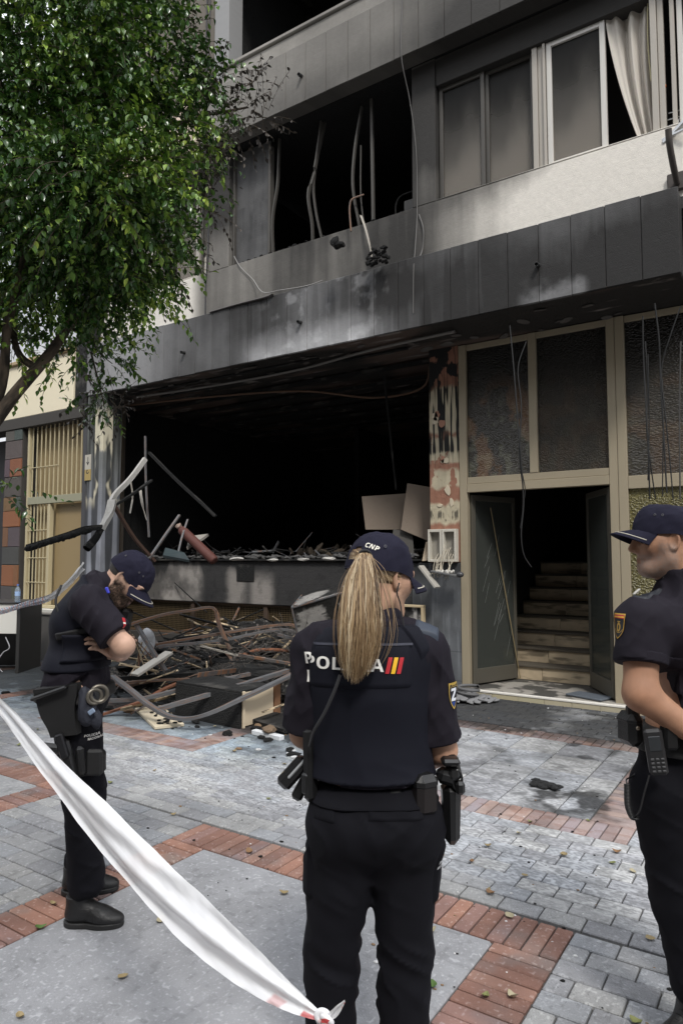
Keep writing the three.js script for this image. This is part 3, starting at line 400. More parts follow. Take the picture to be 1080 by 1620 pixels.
const gw = mesh('barred_window', M(bx(-11.31, -11.26, 0.78, 3.93, -7.06, -7.0), bx(-11.26, -9.75, 0.78, 0.83, -7.06, -6.98)), mBar, nb);
mesh('crossbar', bx(-11.255, -9.72, 2.56, 2.69, -7.06, -6.99), std(0.3, 0.29, 0.2, 0.5), gw);
for (let i = 0; i < 12; i++) mesh('bar', bx(-11.19 + i * 0.125, -11.172 + i * 0.125, 2.692, 3.93, -7.035, -7.015), mBar, gw);
for (let i = 0; i < 6; i++) mesh('bar', bx(-11.2 + i * 0.1, -11.18 + i * 0.1, 0.832, 2.558, -7.035, -7.015), mBar, gw);
for (const y of [1.2, 1.62, 2.1, 3.2]) mesh('bar', bx(-11.25, y > 3 ? -10.4 : -10.68, y, y + 0.014, -7.013, -7.003), mBar, gw);
mesh('frame_post', bx(-10.66, -10.6, 0.832, 2.558, -7.08, -7.0), mBar, gw);
mesh('shutter', bx(-11.3, -9.72, 0.8, 3.93, -7.3, -7.2, 0.004), std(0.32, 0.245, 0.13, 0.7, { bumpMap: fineBump, bumpScale: 0.002 }), gw);
mesh('door_panel', bx(-10.58, -9.74, 0.84, 2.55, -7.19, -7.1, 0.008), std(0.3, 0.22, 0.11, 0.6), gw);
mesh('sill', bx(-11.4, -9.7, 0.68, 0.775, -7.2, -6.85, 0.008), std(0.55, 0.53, 0.48, 0.7), nb);
mesh('lower_wall', bx(-11.4, -9.7, -0.02, 0.677, -7.2, -6.95, 0.01), std(0.05, 0.05, 0.05, 0.8, { bumpMap: fineBump, bumpScale: 0.004 }), nb);
mesh('side_strip', bx(-9.72, -9.62, -0.02, 3.93, -7.2, -6.98, 0.006), std(0.06, 0.06, 0.065, 0.7), nb);
const tr = rng(51), pill = mesh('pillar', bx(-11.93, -11.41, -0.02, 3.928, -7.3, -6.97, 0.008), std(0.05, 0.045, 0.04, 0.9), nb);
let ty = 0; while (ty < 3.85) { const h = Math.min(3.925 - ty, 0.22 + 0.2 * tr()), split = tr() < 0.5 ? mix(-11.8, -11.55, tr()) : null, k = () => { const q = tr(); return q < 0.45 ? std(0.2 + 0.1 * tr(), 0.1 + 0.03 * tr(), 0.055, 0.8, { bumpMap: rep(fineBump, 3), bumpScale: 0.012 }) : std(0.075 + 0.05 * tr(), 0.075 + 0.03 * tr(), 0.07 + 0.03 * tr(), 0.8, { bumpMap: rep(fineBump, 3), bumpScale: 0.012 }); }; const seg = split ? [[-11.93, split], [split, -11.41]] : [[-11.93, -11.41]]; for (const [a, b] of seg) mesh('stone_tile', bx(a + 0.004, b - 0.004, ty + 0.004, ty + h - 0.004, -6.975, -6.95 + 0.008 * tr(), 0.006, tr() * 5), k(), pill); ty += h; }
mesh('doorway', bx(-18, -11.93, -0.02, 3.93, -7.6, -7.5, 0.01), std(0.02, 0.02, 0.022, 0.6), nb);
// unseen building added behind the camera to cut horizon light and reflections
{
  const t = thing('added_opposite_building', 'unseen plain grey apartment building added across the street to shape the light', 'building'), mO = std(0.32, 0.3, 0.27, 0.85, { bumpMap: fineBump, bumpScale: 0.004 }), mG = std(0.03, 0.032, 0.036, 0.2);
  mesh('wall', bx(-26, 24, -0.02, 13, 9, 15, 0.02), mO, t);
  for (let f = 0; f < 4; f++) { mesh('balcony', bx(-25, 23, 3.3 + f * 3, 4.2 + f * 3, 8.2, 8.99, 0.02), mO, t); for (let i = 0; i < 12; i++) mesh('window', bx(-24 + i * 4, -21.6 + i * 4, 0.8 + f * 3 + (f ? 0.6 : 0), 2.9 + f * 3 + (f ? 0.3 : 0), 8.95, 9.02, 0.01), mG, t); }
}
// ================= STREET TREE =================
const tree = thing('ficus_tree', 'leafy green street tree whose right side is scorched, in front of the burnt facade', 'tree');
const barkT = colTex(256, 512, tile3((x, y) => fbm(x * 2.2, y * 0.6, 5), 9, (k) => [mix(0.035, 0.16, k), mix(0.027, 0.12, k), mix(0.02, 0.085, k)]));
function tile3(f, p, c) { const t = tile2(f, p); return (u, v) => c(sst(0.25, 0.75, t(u, v))); }
const mBark = std(1, 1, 1, 0.9, { map: barkT, bumpMap: rep(fineBump, 1, 2), bumpScale: 0.012 });
function limb(pts, r0, r1, seg = 24, rad = 9) { const c = curve(pts), g = new THREE.TubeGeometry(c, seg, 1, rad, false), p = g.attributes.position, P = V(0, 0, 0); for (let i = 0; i <= seg; i++) { c.getPointAt(i / seg, P); const r = mix(r0, r1, Math.pow(i / seg, 0.8)); for (let j = 0; j <= rad; j++) { const k = i * (rad + 1) + j; const w = r * (0.88 + 0.24 * n3(p.getX(k) * 5, p.getY(k) * 3, p.getZ(k) * 5)); p.setXYZ(k, P.x + (p.getX(k) - P.x) * w, P.y + (p.getY(k) - P.y) * w, P.z + (p.getZ(k) - P.z) * w); } } g.computeVertexNormals(); return g; }
{
  const B = [-4.954, 0, -2.587];
  mesh('trunk', limb([[B[0], -0.05, B[2]], [-5.131, 1.072, -2.658], [-5.038, 1.991, -2.643], [-4.903, 2.497, -2.691]], 0.12, 0.07, 30, 14), mBark, tree);
  const main = [[[[-4.903, 2.497, -2.691], [-4.719, 2.782, -2.789], [-4.542, 3.086, -2.941], [-4.461, 3.312, -3.036], [-4.345, 3.781, -3.073], [-4.089, 4.344, -3.197]], 0.052, 0.02], [[[-4.903, 2.497, -2.691], [-4.772, 2.911, -2.743], [-4.684, 3.262, -2.712], [-4.51, 3.786, -2.723], [-4.49, 4.75, -2.777]], 0.042, 0.018], [[[-4.595, 2.991, -2.902], [-4.762, 3.125, -2.852], [-4.885, 3.441, -2.865], [-4.912, 3.776, -2.819]], 0.03, 0.015], [[[-4.461, 3.312, -3.036], [-4.32, 3.585, -3.227], [-4.108, 3.867, -3.464], [-3.982, 3.964, -3.539]], 0.03, 0.012], [[[-4.345, 3.781, -3.073], [-4.12, 4.637, -3.272], [-3.852, 5.051, -3.655], [-3.603, 5.282, -4.041]], 0.03, 0.008], [[[-4.49, 4.75, -2.777], [-4.131, 5.282, -3.091], [-4.038, 5.657, -3.121]], 0.025, 0.01], [[[-4.461, 3.312, -3.036], [-4.686, 3.396, -3.361], [-4.801, 3.199, -3.541], [-4.872, 2.918, -3.698]], 0.018, 0.005], [[[-4.903, 2.497, -2.691], [-5.081, 3.37, -2.5], [-5.177, 4.578, -2.457]], 0.06, 0.03]];
  for (const [p, a, b] of main) mesh('branch', limb(p, a, b), mBark, tree);
  // leaf spray clumps: x, y, z, radius, leaf sprays, scorched share
  const K = 5.0 / 1085;
  const clumps = [[[-4.69, 5.402, -2.831], 150, 1, 0], [[-4.122, 5.347, -2.971], 105, 1, 0], [[-3.952, 5.378, -3.322], 85, 1, 0], [[-3.806, 5.377, -3.538], 42, 0.8, 0.1], [[-4.483, 4.506, -2.682], 115, 1, 0], [[-4.109, 4.681, -3.035], 95, 1, 0], [[-3.875, 4.813, -3.299], 75, 1, 0.05], [[-3.788, 4.048, -2.759], 85, 1.15, 0], [[-3.756, 4.182, -3.07], 70, 1, 0], [[-4.426, 4.011, -2.76], 110, 1, 0], [[-4.218, 3.83, -3.033], 95, 1, 0], [[-3.986, 3.945, -3.297], 70, 1, 0.05], [[-4.968, 3.769, -2.903], 75, 0.9, 0], [[-4.517, 3.656, -3.09], 65, 0.9, 0], [[-4.051, 3.769, -3.51], 38, 0.8, 0.15], [[-4.261, 3.599, -3.385], 42, 0.75, 0.05], [[-4.665, 3.396, -3.375], 30, 0.6, 0], [[-4.649, 3.248, -3.518], 30, 0.55, 0.1], [[-4.871, 3.014, -3.631], 26, 0.5, 0.5], [[-4.906, 2.925, -3.855], 22, 0.5, 0.9], [[-5.225, 2.863, -3.769], 18, 0.5, 0.6], [[-4.779, 3.195, -2.835], 40, 0.4, 0], [[-4.507, 3.148, -3.019], 26, 0.3, 0], [[-3.767, 5.101, -3.707], 48, 0.7, 0.45], [[-3.672, 5.179, -4.004], 42, 0.5, 0.9], [[-3.721, 5.419, -3.831], 30, 0.45, 0.7], [[-3.561, 5.269, -4.19], 24, 0.5, 1], [[-3.552, 5.488, -4.058], 18, 0.3, 1], [[-3.827, 4.724, -3.638], 45, 0.8, 0.4], [[-3.742, 4.888, -3.862], 28, 0.5, 0.9], [[-3.841, 4.508, -3.828], 24, 0.5, 0.9], [[-3.941, 4.356, -3.654], 32, 0.7, 0.4], [[-3.976, 4.06, -3.595], 34, 0.7, 0.35], [[-5.3, 5.115, -2.451], 150, 0.7, 0], [[-5.161, 3.969, -2.518], 120, 0.7, 0], [[-4.626, 6.303, -2.918], 140, 0.8, 0], [[-4.065, 6.059, -3.31], 60, 0.8, 0], [[-4.6, 2.073, -2.686], 14, 0.6, 0]];
  const lr = rng(303), leaves = [], tw = [], q = new THREE.Quaternion(), Up = V(0, 1, 0);
  for (const [c, rp, dens, burnt] of clumps) {
    const R = rp * K, n = Math.round(dens * 1250 * R * R + 4);
    for (let i = 0; i < n; i++) {
      let d; do d = V(lr() * 2 - 1, lr() * 2 - 1, lr() * 2 - 1); while (d.lengthSq() > 1 || d.lengthSq() < 0.03);
      const s = V(c[0], c[1], c[2]).addScaledVector(d, R * 0.92), out = d.clone().normalize(), len = 0.16 + 0.26 * lr();
      let dir = out.multiplyScalar(0.75).add(V(lr() - 0.5, -0.05 + 0.5 * lr(), lr() - 0.5)).normalize(); const tone = lr() * 0.5 + 0.5 * n3(s.x * 1.7, s.y * 1.7, s.z * 1.7); const isB = lr() < burnt, pts = [s.clone()], nl = isB ? 6 + Math.floor(lr() * 4) : 9 + Math.floor(lr() * 6);
      let p = s.clone(); const st = len / nl;
      for (let k = 0; k < nl; k++) {
        dir.y -= 0.1; dir.normalize(); p = p.clone().addScaledVector(dir, st); pts.push(p);
        const side = V(lr() - 0.5, lr() - 0.5, lr() - 0.5).cross(dir).normalize(); const ld = dir.clone().multiplyScalar(0.5).addScaledVector(side, 1.0).add(V(0.5 * (lr() - 0.5), 0.4 * lr() - 0.6 - (isB ? 0.4 : 0), 0)).normalize();
        let nn = Up.clone().addScaledVector(side, 0.9 * (lr() - 0.5)).add(V(0.8 * (lr() - 0.5), 0, 0.8 * (lr() - 0.5))); nn.addScaledVector(ld, -nn.dot(ld)).normalize(); const xx = ld.clone().cross(nn).normalize();
        leaves.push([p, new THREE.Matrix4().makeBasis(xx, ld, nn), (0.75 + 0.5 * lr()) * (isB ? 0.8 : 1), isB, clamp(tone + 0.5 * (lr() - 0.5)), dir.y]);
      }
      if (i % 2 === 0 || dens < 0.6) tw.push(new THREE.TubeGeometry(new THREE.CatmullRomCurve3(pts), 5, 0.0022, 4, false));
    }
    if (dens < 0.6) for (let k = 0; k < 5; k++) { const e = V(c[0], c[1], c[2]).add(V((lr() - 0.5) * R * 1.6, (lr() - 0.5) * R * 1.6, (lr() - 0.5) * R)); tw.push(tube([[c[0] - R * 1.0, c[1] + R * 0.9, c[2]], c, [e.x, e.y, e.z]], 0.004, 8, 4)); }
  }
  mesh('twigs', M(tw), std(0.06, 0.045, 0.03, 0.9), tree).userData.kind = 'stuff';
  const lg = (() => { // folded pointed leaf, base at the origin, 68 mm
    const L = 0.05, pr = [[0, 0.001], [0.18, 0.0095], [0.42, 0.0145], [0.68, 0.0105], [0.88, 0.004], [1, 0.0004]], pos = [], idx = []; pr.forEach(([t, w]) => { const z = -0.012 * t * t; pos.push(-w, t * L, z + w * 0.35, 0, t * L, z, w, t * L, z + w * 0.35); }); for (let i = 0; i < 5; i++) { const a = i * 3; idx.push(a, a + 1, a + 4, a, a + 4, a + 3, a + 1, a + 2, a + 5, a + 1, a + 5, a + 4); } const g = new THREE.BufferGeometry(); g.setAttribute('position', new THREE.Float32BufferAttribute(pos, 3)); g.setIndex(idx); g.computeVertexNormals(); g.setAttribute('uv', new THREE.Float32BufferAttribute(new Array(pos.length / 3 * 2).fill(0.5), 2)); return g; })();
  const mLeaf = phys(1, 1, 1, 0.24, { side: THREE.DoubleSide, transmission: 0.3, thickness: 0, specularIntensity: 1 }), mBurnt = phys(1, 1, 1, 0.65, { side: THREE.DoubleSide });
  const colOf = (l) => { const t = l[4], c = new THREE.Color(); if (l[3]) return c.setRGB(0.035 + 0.04 * t, 0.03 + 0.03 * t, 0.026 + 0.022 * t); const y = 1.0 + 1.9 * sst(0.45, 1, t); return c.setRGB((0.034 + 0.12 * t * t) * y, (0.078 + 0.115 * t) * y, (0.02 + 0.014 * t) * y); };  // high tones boosted yellow-green, painting in the look of sunlit clusters
  leaves.forEach((l) => { l.d = l[0].distanceTo(camera.position); });
  const near = leaves.filter((l) => !l[3]).sort((a, b) => a.d - b.d), big = new Set(near.filter((l) => { const v = l[0].clone().sub(camera.position), a = 0.5847, dep = -Math.sin(a) * v.x - Math.cos(a) * v.z, lat = Math.cos(a) * v.x - Math.sin(a) * v.z; return Math.abs(lat) < 0.49 * dep && v.y < 0.84 * dep; }).slice(0, 290));
  const lm = [0.1, 0.35, 0.6, 0.8, 0.95].map((t) => { const m = mLeaf.clone(); m.color.copy(colOf([0, 0, 0, false, t])); return m; });
  const mt = (l) => l[1].clone().scale(V(l[2], l[2], l[2])).setPosition(l[0]);
  for (const l of big) { const m = mesh('leaf', lg, lm[Math.floor(l[4] * 4.99)], tree); m.matrix.copy(mt(l)); m.matrix.decompose(m.position, m.quaternion, m.scale); }
  for (const [nm, list, mat] of [['foliage', leaves.filter((l) => !l[3] && !big.has(l)), mLeaf], ['scorched_foliage', leaves.filter((l) => l[3]), mBurnt]]) { const im = new THREE.InstancedMesh(lg, mat, list.length); im.name = nm; im.castShadow = im.receiveShadow = true; list.forEach((l, i) => { im.setMatrixAt(i, mt(l)); im.setColorAt(i, colOf(l)); }); im.userData.kind = 'stuff'; tree.add(im); }
  console.log('leaves', leaves.length);
}
// ================= BURNT THINGS =================
const rustT = colTex(512, 256, (() => { const f = tile2((x, y) => fbm(x * 1.2, y * 3, 5), 8), g = tile2((x, y) => fbm(x * 4 + 5, y * 4, 4), 8); return (u, v) => { const a = sst(0.42, 0.62, f(u, v)), b = 0.7 + 0.6 * g(u, v); return [mix(0.11, 0.22, a) * b, mix(0.1, 0.11, a) * b, mix(0.096, 0.06, a) * b]; }; })());
const steelT = colTex(512, 256, (() => { const f = tile2((x, y) => fbm(x * 1.2, y * 3, 5), 8), g = tile2((x, y) => fbm(x * 4 + 5, y * 4, 4), 8); return (u, v) => { const a = sst(0.55, 0.7, f(u, v)), b = 0.65 + 0.7 * g(u, v); return [mix(0.14, 0.2, a) * b, mix(0.143, 0.125, a) * b, mix(0.15, 0.09, a) * b]; }; })());
const mRust = std(1, 1, 1, 0.75, { map: rustT, bumpMap: fineBump, bumpScale: 0.003 }), mSteel = std(1, 1, 1, 0.6, { map: steelT, bumpMap: fineBump, bumpScale: 0.002, metalness: 0.25 }), mRustRed = std(0.24, 0.1, 0.055, 0.85, { bumpMap: fineBump, bumpScale: 0.003 });
const woodT = colTex(512, 256, (() => { const f = tile2((x, y) => fbm(x * 0.8, y * 7, 5), 8), g = tile2((x, y) => fbm(x * 1.5 + 3, y * 1.5, 4), 8); return (u, v) => { const k = 0.75 + 0.5 * f(u, v), b = sst(0.52, 0.66, g(u, v)) * 0.85; return [mix(0.55 * k, 0.03, b), mix(0.43 * k, 0.027, b), mix(0.28 * k, 0.024, b)]; }; })());
const mWood = std(1, 1, 1, 0.75, { map: rep(woodT, 0.8), bumpMap: fineBump, bumpScale: 0.002 }), mWoodPale = std(0.6, 0.5, 0.36, 0.75, { bumpMap: fineBump, bumpScale: 0.002 });
const metalSheetT = colTex(256, 256, (u, v) => { const f = fbm(u * 3, v * 3, 5), g = fbm(u * 9 + 4, v * 9, 4); const k = sst(0.45, 0.6, f); const s = mix(0.03, 0.4, k) * (0.7 + 0.6 * g); const dot = sst(0.75, 0.85, n2(u * 16, v * 16)) * 0.7; return [s * (1 - dot), s * 0.96 * (1 - dot), s * 0.9 * (1 - dot)]; });
const G1 = 'bent frames in the burnt debris heap';
const bars = [
  ['buckled_rail', 'long flat grey steel frame bent into a wide U, frontmost in the debris heap', [[-4.348, 0.462, -5.872], [-4.331, 0.394, -5.408], [-4.386, 0.302, -4.958], [-4.592, 0.176, -4.712], [-4.788, 0.118, -4.647], [-5.002, 0.113, -4.626], [-5.227, 0.187, -4.591], [-5.547, 0.3, -4.611], [-5.95, 0.393, -4.697]], 0.055, 0.03, mSteel],
  ['steel_tube', 'bluish grey steel tube lying just behind the U shaped frame', [[-4.623, 0.403, -5.935], [-4.714, 0.338, -5.279], [-5.177, 0.162, -4.626]], 0.05, 0.04, mSteel],
  ['steel_tube', 'grey steel tube from the pale cabinet top towards the bearded officer', [[-5.1, 0.336, -5.865], [-5.363, 0.263, -5.216], [-5.541, 0.205, -4.742], [-5.93, 0.169, -4.548]], 0.05, 0.035, mSteel],
  ['steel_rail', 'thin dark rail lying highest on the front frames', [[-5.677, 0.258, -6.331], [-6.139, 0.225, -5.668], [-6.303, 0.189, -5.081]], 0.045, 0.03, mRust],
  ['rusty_bar', 'orange rusty bar curving under the grey tubes', [[-5.817, 0.233, -5.579], [-5.806, 0.194, -5.29], [-5.744, 0.138, -4.975], [-5.842, 0.08, -4.795], [-5.978, 0.017, -4.589]], 0.05, 0.02, mRustRed],
  ['steel_rail', 'straight black rail along the near side of the wire tangle', [[-6.39, 0.291, -4.895], [-6.105, 0.274, -5.446], [-5.746, 0.268, -6.044]], 0.05, 0.04, mChar],
  ['arched_rail', 'upright rusty steel frame with an arched top bar in front of the grille', [[-6.454, 0.828, -5.229], [-6.332, 0.899, -5.424], [-6.218, 0.96, -5.674], [-6.114, 0.99, -5.981], [-6, 1.014, -6.175], [-5.956, 0.983, -6.207], [-5.915, 0.83, -6.222], [-5.756, 0.51, -6.258]], 0.045, 0.03, mRust],
  ['steel_post', 'dark slanting post under the arched rusty frame', [[-6.424, 0.877, -5.365], [-6.164, 0.604, -5.379], [-5.909, 0.356, -5.388]], 0.045, 0.03, mSteel],
  ['steel_rail', 'long thin rail rising to a bend near the dented metal box', [[-6.428, 0.583, -5.687], [-5.979, 0.686, -6.336], [-5.577, 0.759, -6.957], [-5.422, 0.759, -7.06], [-5.237, 0.657, -7.07]], 0.045, 0.03, mRust],
  ['steel_rail', 'second grey rail under the one that bends near the metal box', [[-6.326, 0.573, -5.635], [-5.912, 0.612, -6.267], [-5.404, 0.718, -6.894], [-5.1, 0.608, -6.924]], 0.04, 0.03, mSteel],
  ['steel_rail', 'short rail end sticking out beside the blonde officer', [[-5.328, 0.682, -6.647], [-5.076, 0.624, -6.699], [-4.86, 0.553, -6.727]], 0.05, 0.035, mSteel],
  ['rusty_tube', 'round rusty tube with a bend on top of the wire tangle', [[-5.591, 0.455, -6.312], [-5.527, 0.494, -6.411], [-5.432, 0.496, -6.594], [-5.171, 0.46, -6.89]], 0.04, 0.04, mRustRed],
  ['steel_rail', 'black rail at the back of the heap along the grille', [[-6.514, 0.612, -6.108], [-6.191, 0.66, -6.679], [-5.688, 0.755, -7.364]], 0.04, 0.03, mChar],
  ['pale_strip', 'pale aluminium strip lying across the wire tangle', [[-5.975, 0.568, -5.988], [-5.741, 0.514, -6.087], [-5.508, 0.461, -6.185], [-5.273, 0.439, -6.343]], 0.05, 0.012, mAlu],
  ['steel_rail', 'brownish rail low on the left behind the bearded officer', [[-6.28, 0.211, -4.734], [-6.161, 0.256, -5.05], [-5.806, 0.245, -5.646]], 0.05, 0.02, mRust],
];
for (const [n, l, p, w, h, m] of bars) solo(n, l, n.includes('tube') ? 'tube' : n.includes('strip') ? 'strip' : n.includes('post') ? 'post' : n.includes('bar') ? 'bar' : 'rail', n === 'rusty_tube' ? tube(p, 0.022, 24, 9) : sweep(p, w * 1.1, h * 1.0, 36), m);
// fan of thin slats behind the officer's elbow
for (let i = 0; i < 7; i++) { const a = [[-6.488, 0.838, -5.265], [-6.108, 0.315, -5.56]]; solo('thin_slat', 'thin scorched wooden slat in the fan under the arched frame', 'slat', bar([a[0][0] + 0.02 * i, a[0][1] - 0.05 * i, a[0][2] - 0.05 * i], [a[1][0] - 0.07 * i, a[1][1] - 0.03 * i - 0.02, a[1][2] + 0.06 * i], 0.022, 0.01), i % 3 ? mWood : mRust, 'fan of thin slats'); }
solo('plank', 'pale scorched plank leaning in the heap below the dark post', 'plank', M(bar([-6.042, 0.347, -5.06], [-5.986, 0.547, -5.501], 0.14, 0.03)), std(0.5, 0.47, 0.42, 0.8, { bumpMap: fineBump, bumpScale: 0.004 }));
solo('plank', 'brown narrow plank beside the pale leaning one', 'plank', bar([-6.293, 0.448, -5.066], [-6.102, 0.331, -5.442], 0.08, 0.02), mWood);
{ // crumpled white plastic
  const g = chunk(0.14, 8, 0.8, 1.05, 0.5, 3); g.translate(...[-6.436, 0.625, -5.558]); solo('crumpled_plastic', 'crumpled whitish plastic lump behind the dark slanting post', 'plastic', g, std(0.42, 0.43, 0.45, 0.5));
}
// wire tangle: burnt mattress springs
{
  const wr = rng(71), ws = [];
  for (let i = 0; i < 190; i++) { const t = wr(), c = V(...[-5.73, 0.336, -5.869]).lerp(V(...[-4.308, 0.446, -6.981]), t); c.y += (wr() - 0.35) * 0.3; c.add(V((wr() - 0.5) * 0.45, 0, (wr() - 0.5) * 0.6)); const pts = []; let d = V(wr() - 0.5, (wr() - 0.5) * 0.5, wr() - 0.5).normalize(); for (let k = 0; k < 7; k++) { pts.push([c.x, Math.max(0.02, c.y), c.z]); d.add(V((wr() - 0.5) * 1.5, (wr() - 0.5) * 1.0, (wr() - 0.5) * 1.5)).normalize(); c.addScaledVector(d, 0.06 + 0.06 * wr()); } ws.push(new THREE.TubeGeometry(curve(pts), 14, 0.0028, 4, false)); }
  for (let i = 0; i < 46; i++) { const c = V(...[-5.638, 0.336, -5.93]).lerp(V(...[-4.496, 0.409, -6.86]), wr()); c.y += (wr() - 0.5) * 0.2; const pts = []; const tilt = wr() * 3; for (let k = 0; k < 26; k++) { const a = k * 0.8; pts.push([c.x + Math.cos(a) * 0.045 + k * 0.006 * Math.cos(tilt), Math.max(0.02, c.y + Math.sin(a) * 0.045), c.z + k * 0.006 * Math.sin(tilt)]); } ws.push(new THREE.TubeGeometry(curve(pts), 60, 0.0025, 4, false)); }
  const o = solo('wire_tangle', 'dark tangle of burnt mattress springs and wire in the middle of the heap', 'wire', M(ws), std(0.09, 0.08, 0.072, 0.7, { metalness: 0.3 })); o.userData.kind = 'stuff';
  solo('charred_mattress', 'flat black charred mattress core under the wire tangle', 'mattress', (() => { const g = chunk(0.5, 13, 1.9, 0.32, 0.8, 4); g.rotateY(0.5); g.translate(...[-5.093, 0.225, -6.359]); return g; })(), mChar);
}
// dented sheet metal box
{
  const t = thing('metal_box', 'dented scorched sheet metal box with a pale stain, tilted against the low wall', 'box', [-4.658, 0.979, -6.765], 0.35); t.rotation.z = 0.18; t.rotation.x = 0.3;
  const mS = std(1, 1, 1, 0.45, { map: metalSheetT, metalness: 0.35, bumpMap: fineBump, bumpScale: 0.01 });
  mesh('shell', (() => { const g = new THREE.BoxGeometry(0.72, 0.46, 0.42, 12, 8, 8), p = g.attributes.position; for (let i = 0; i < p.count; i++) { const k = 0.03 * (n3(p.getX(i) * 6, p.getY(i) * 6, p.getZ(i) * 6) - 0.5); p.setXYZ(i, p.getX(i) + k + 0.12 * p.getY(i), p.getY(i) + k, p.getZ(i) + 1.4 * k); } g.computeVertexNormals(); return g; })(), mS, t);
  mesh('rim', M(bar([-0.34, 0.225, 0.215], [0.38, 0.235, 0.215], 0.02), bar([-0.4, -0.225, 0.215], [-0.335, 0.225, 0.215], 0.02), bar([-0.335, 0.23, 0.21], [-0.33, 0.23, -0.21], 0.02)), mSteel, t);
}
// overturned cabinet: black side, pale inside end
{
  const t = thing('overturned_cabinet', 'burnt overturned cabinet with a black side and a pale wooden end panel', 'cabinet', [-4.76, 0, -5.22], -0.05);
  mesh('side_panel', bx(-0.6, 0.32, 0.0, 0.33, 0.2, 0.225, 0.004), mBlack, t); mesh('top_panel', bx(-0.6, 0.32, 0.332, 0.352, -0.25, 0.22, 0.004), mChar, t); mesh('back_panel', bx(-0.6, 0.32, 0.0, 0.33, -0.28, -0.255, 0.004), mChar, t);
  mesh('end_panel', bx(0.3, 0.322, 0.01, 0.33, -0.25, 0.17, 0.004), mWoodPale, t); mesh('edge_strip', bx(0.322, 0.345, 0.0, 0.345, 0.168, 0.198, 0.004), mWoodPale, t); mesh('corner_block', bx(0.3, 0.345, 0.0, 0.36, -0.34, -0.255, 0.01), std(0.2, 0.1, 0.05, 0.8), t);
}
{ const b = thing('black_board', 'flat charred black board on the paving right of the overturned cabinet', 'board', [-4.2, 0.045, -5.26], -0.25); b.rotation.x = 0.05; mesh('board', bx(-0.28, 0.3, -0.02, 0.02, -0.16, 0.16, 0.004), mChar, b); }
{ const b = thing('white_strip', 'broken white moulding strip on the paving near the blonde officer\'s elbow', 'strip', [-4.05, 0.02, -4.9], -0.1); mesh('strip', bx(-0.17, 0.19, -0.02, 0.022, -0.03, 0.03, 0.004), std(0.72, 0.74, 0.76, 0.5), b); const c = chunk(0.06, 3, 1.3, 0.6, 1, 1); c.translate(0.02, 0.05, -0.01); mesh('burnt_lump', c, std(0.16, 0.11, 0.07, 0.9), b); }
{ const b = thing('pale_board', 'long pale wooden board lying flat at the front edge of the heap', 'board', [-5.42, 0.02, -4.85], -0.5); mesh('board', (() => { const g = bx(-0.46, 0.46, -0.015, 0.015, -0.14, 0.14, 0.004); return g; })(), std(0.62, 0.54, 0.4, 0.8, { bumpMap: fineBump, bumpScale: 0.003 }), b); const r = rng(4), gs = []; for (let i = 0; i < 26; i++) { const c = chunk(0.012 + 0.02 * r(), i, 1.4, 0.4, 1, 0); c.translate((r() - 0.5) * 0.85, 0.02, (r() - 0.6) * 0.2); gs.push(c); } mesh('char_bits', M(gs), mChar, b).userData.kind = 'stuff'; }
// framed panel by the grey wall
{ const t = thing('wooden_frame', 'pale wooden frame with a scorched dark panel against the grey wall', 'frame', [0, 0, 0]); mesh('frame', M(bx(-4.35, -3.9, 1.0, 1.03, -7.8, -7.72), bx(-3.93, -3.9, 0.3, 1.0, -7.8, -7.72)), std(0.5, 0.4, 0.25, 0.7), t); mesh('panel', worldUV(bx(-4.35, -3.93, 0.3, 1.0, -7.79, -7.76, 0.003), (x, y) => [x * 2, y * 2]), std(1, 1, 1, 0.6, { map: metalSheetT }), t); mesh('dark_jar', new THREE.LatheGeometry([[0, 0], [0.045, 0], [0.05, 0.1], [0.03, 0.16], [0.035, 0.2], [0, 0.2]].map((a) => new THREE.Vector2(...a)), 16).translate(-4.15, 0.76, -7.68), mBlack, t); }
// twisted window frame bars hanging out of the shop opening
solo('twisted_frame_bar', 'pale twisted frame bar sticking out of the shop opening, charred at its lower end', 'bar', M(sweep([[-7.23, 2.946, -6.162], [-7.249, 2.652, -5.933], [-7.251, 2.434, -5.709], [-7.234, 2.305, -5.612]], 0.045, 0.06, 24), sweep([[-7.205, 2.345, -5.627], [-7.169, 2.154, -5.547], [-7.171, 1.968, -5.441]], 0.1, 0.05, 12)), std(0.5, 0.48, 0.45, 0.6, { bumpMap: fineBump, bumpScale: 0.006 }));
solo('charred_end', 'charred black lower end of the pale twisted bar beside the column', 'bar', (() => { const g = limb([[-7.157, 1.999, -5.447], [-7.21, 1.866, -5.399], [-7.246, 1.78, -5.346], [-7.244, 1.732, -5.292]], 0.035, 0.05, 20, 8); return g; })(), mChar);
solo('charred_beam', 'long charred beam jutting out level in front of the barred window', 'beam', M(sweep([[-7.757, 1.746, -4.831], [-7.628, 1.808, -4.971], [-7.444, 1.894, -5.146], [-7.291, 1.974, -5.301], [-7.15, 1.999, -5.452]], 0.075, 0.065, 30), ...Array.from({ length: 22 }, (_, i) => { const a = V(...[-7.725, 1.745, -4.828]).lerp(V(...[-7.233, 1.972, -5.303]), i / 21); return chunk(0.045, i, 1.1, 0.9, 1, 1).translate(a.x, a.y - 0.01, a.z); })), mChar);
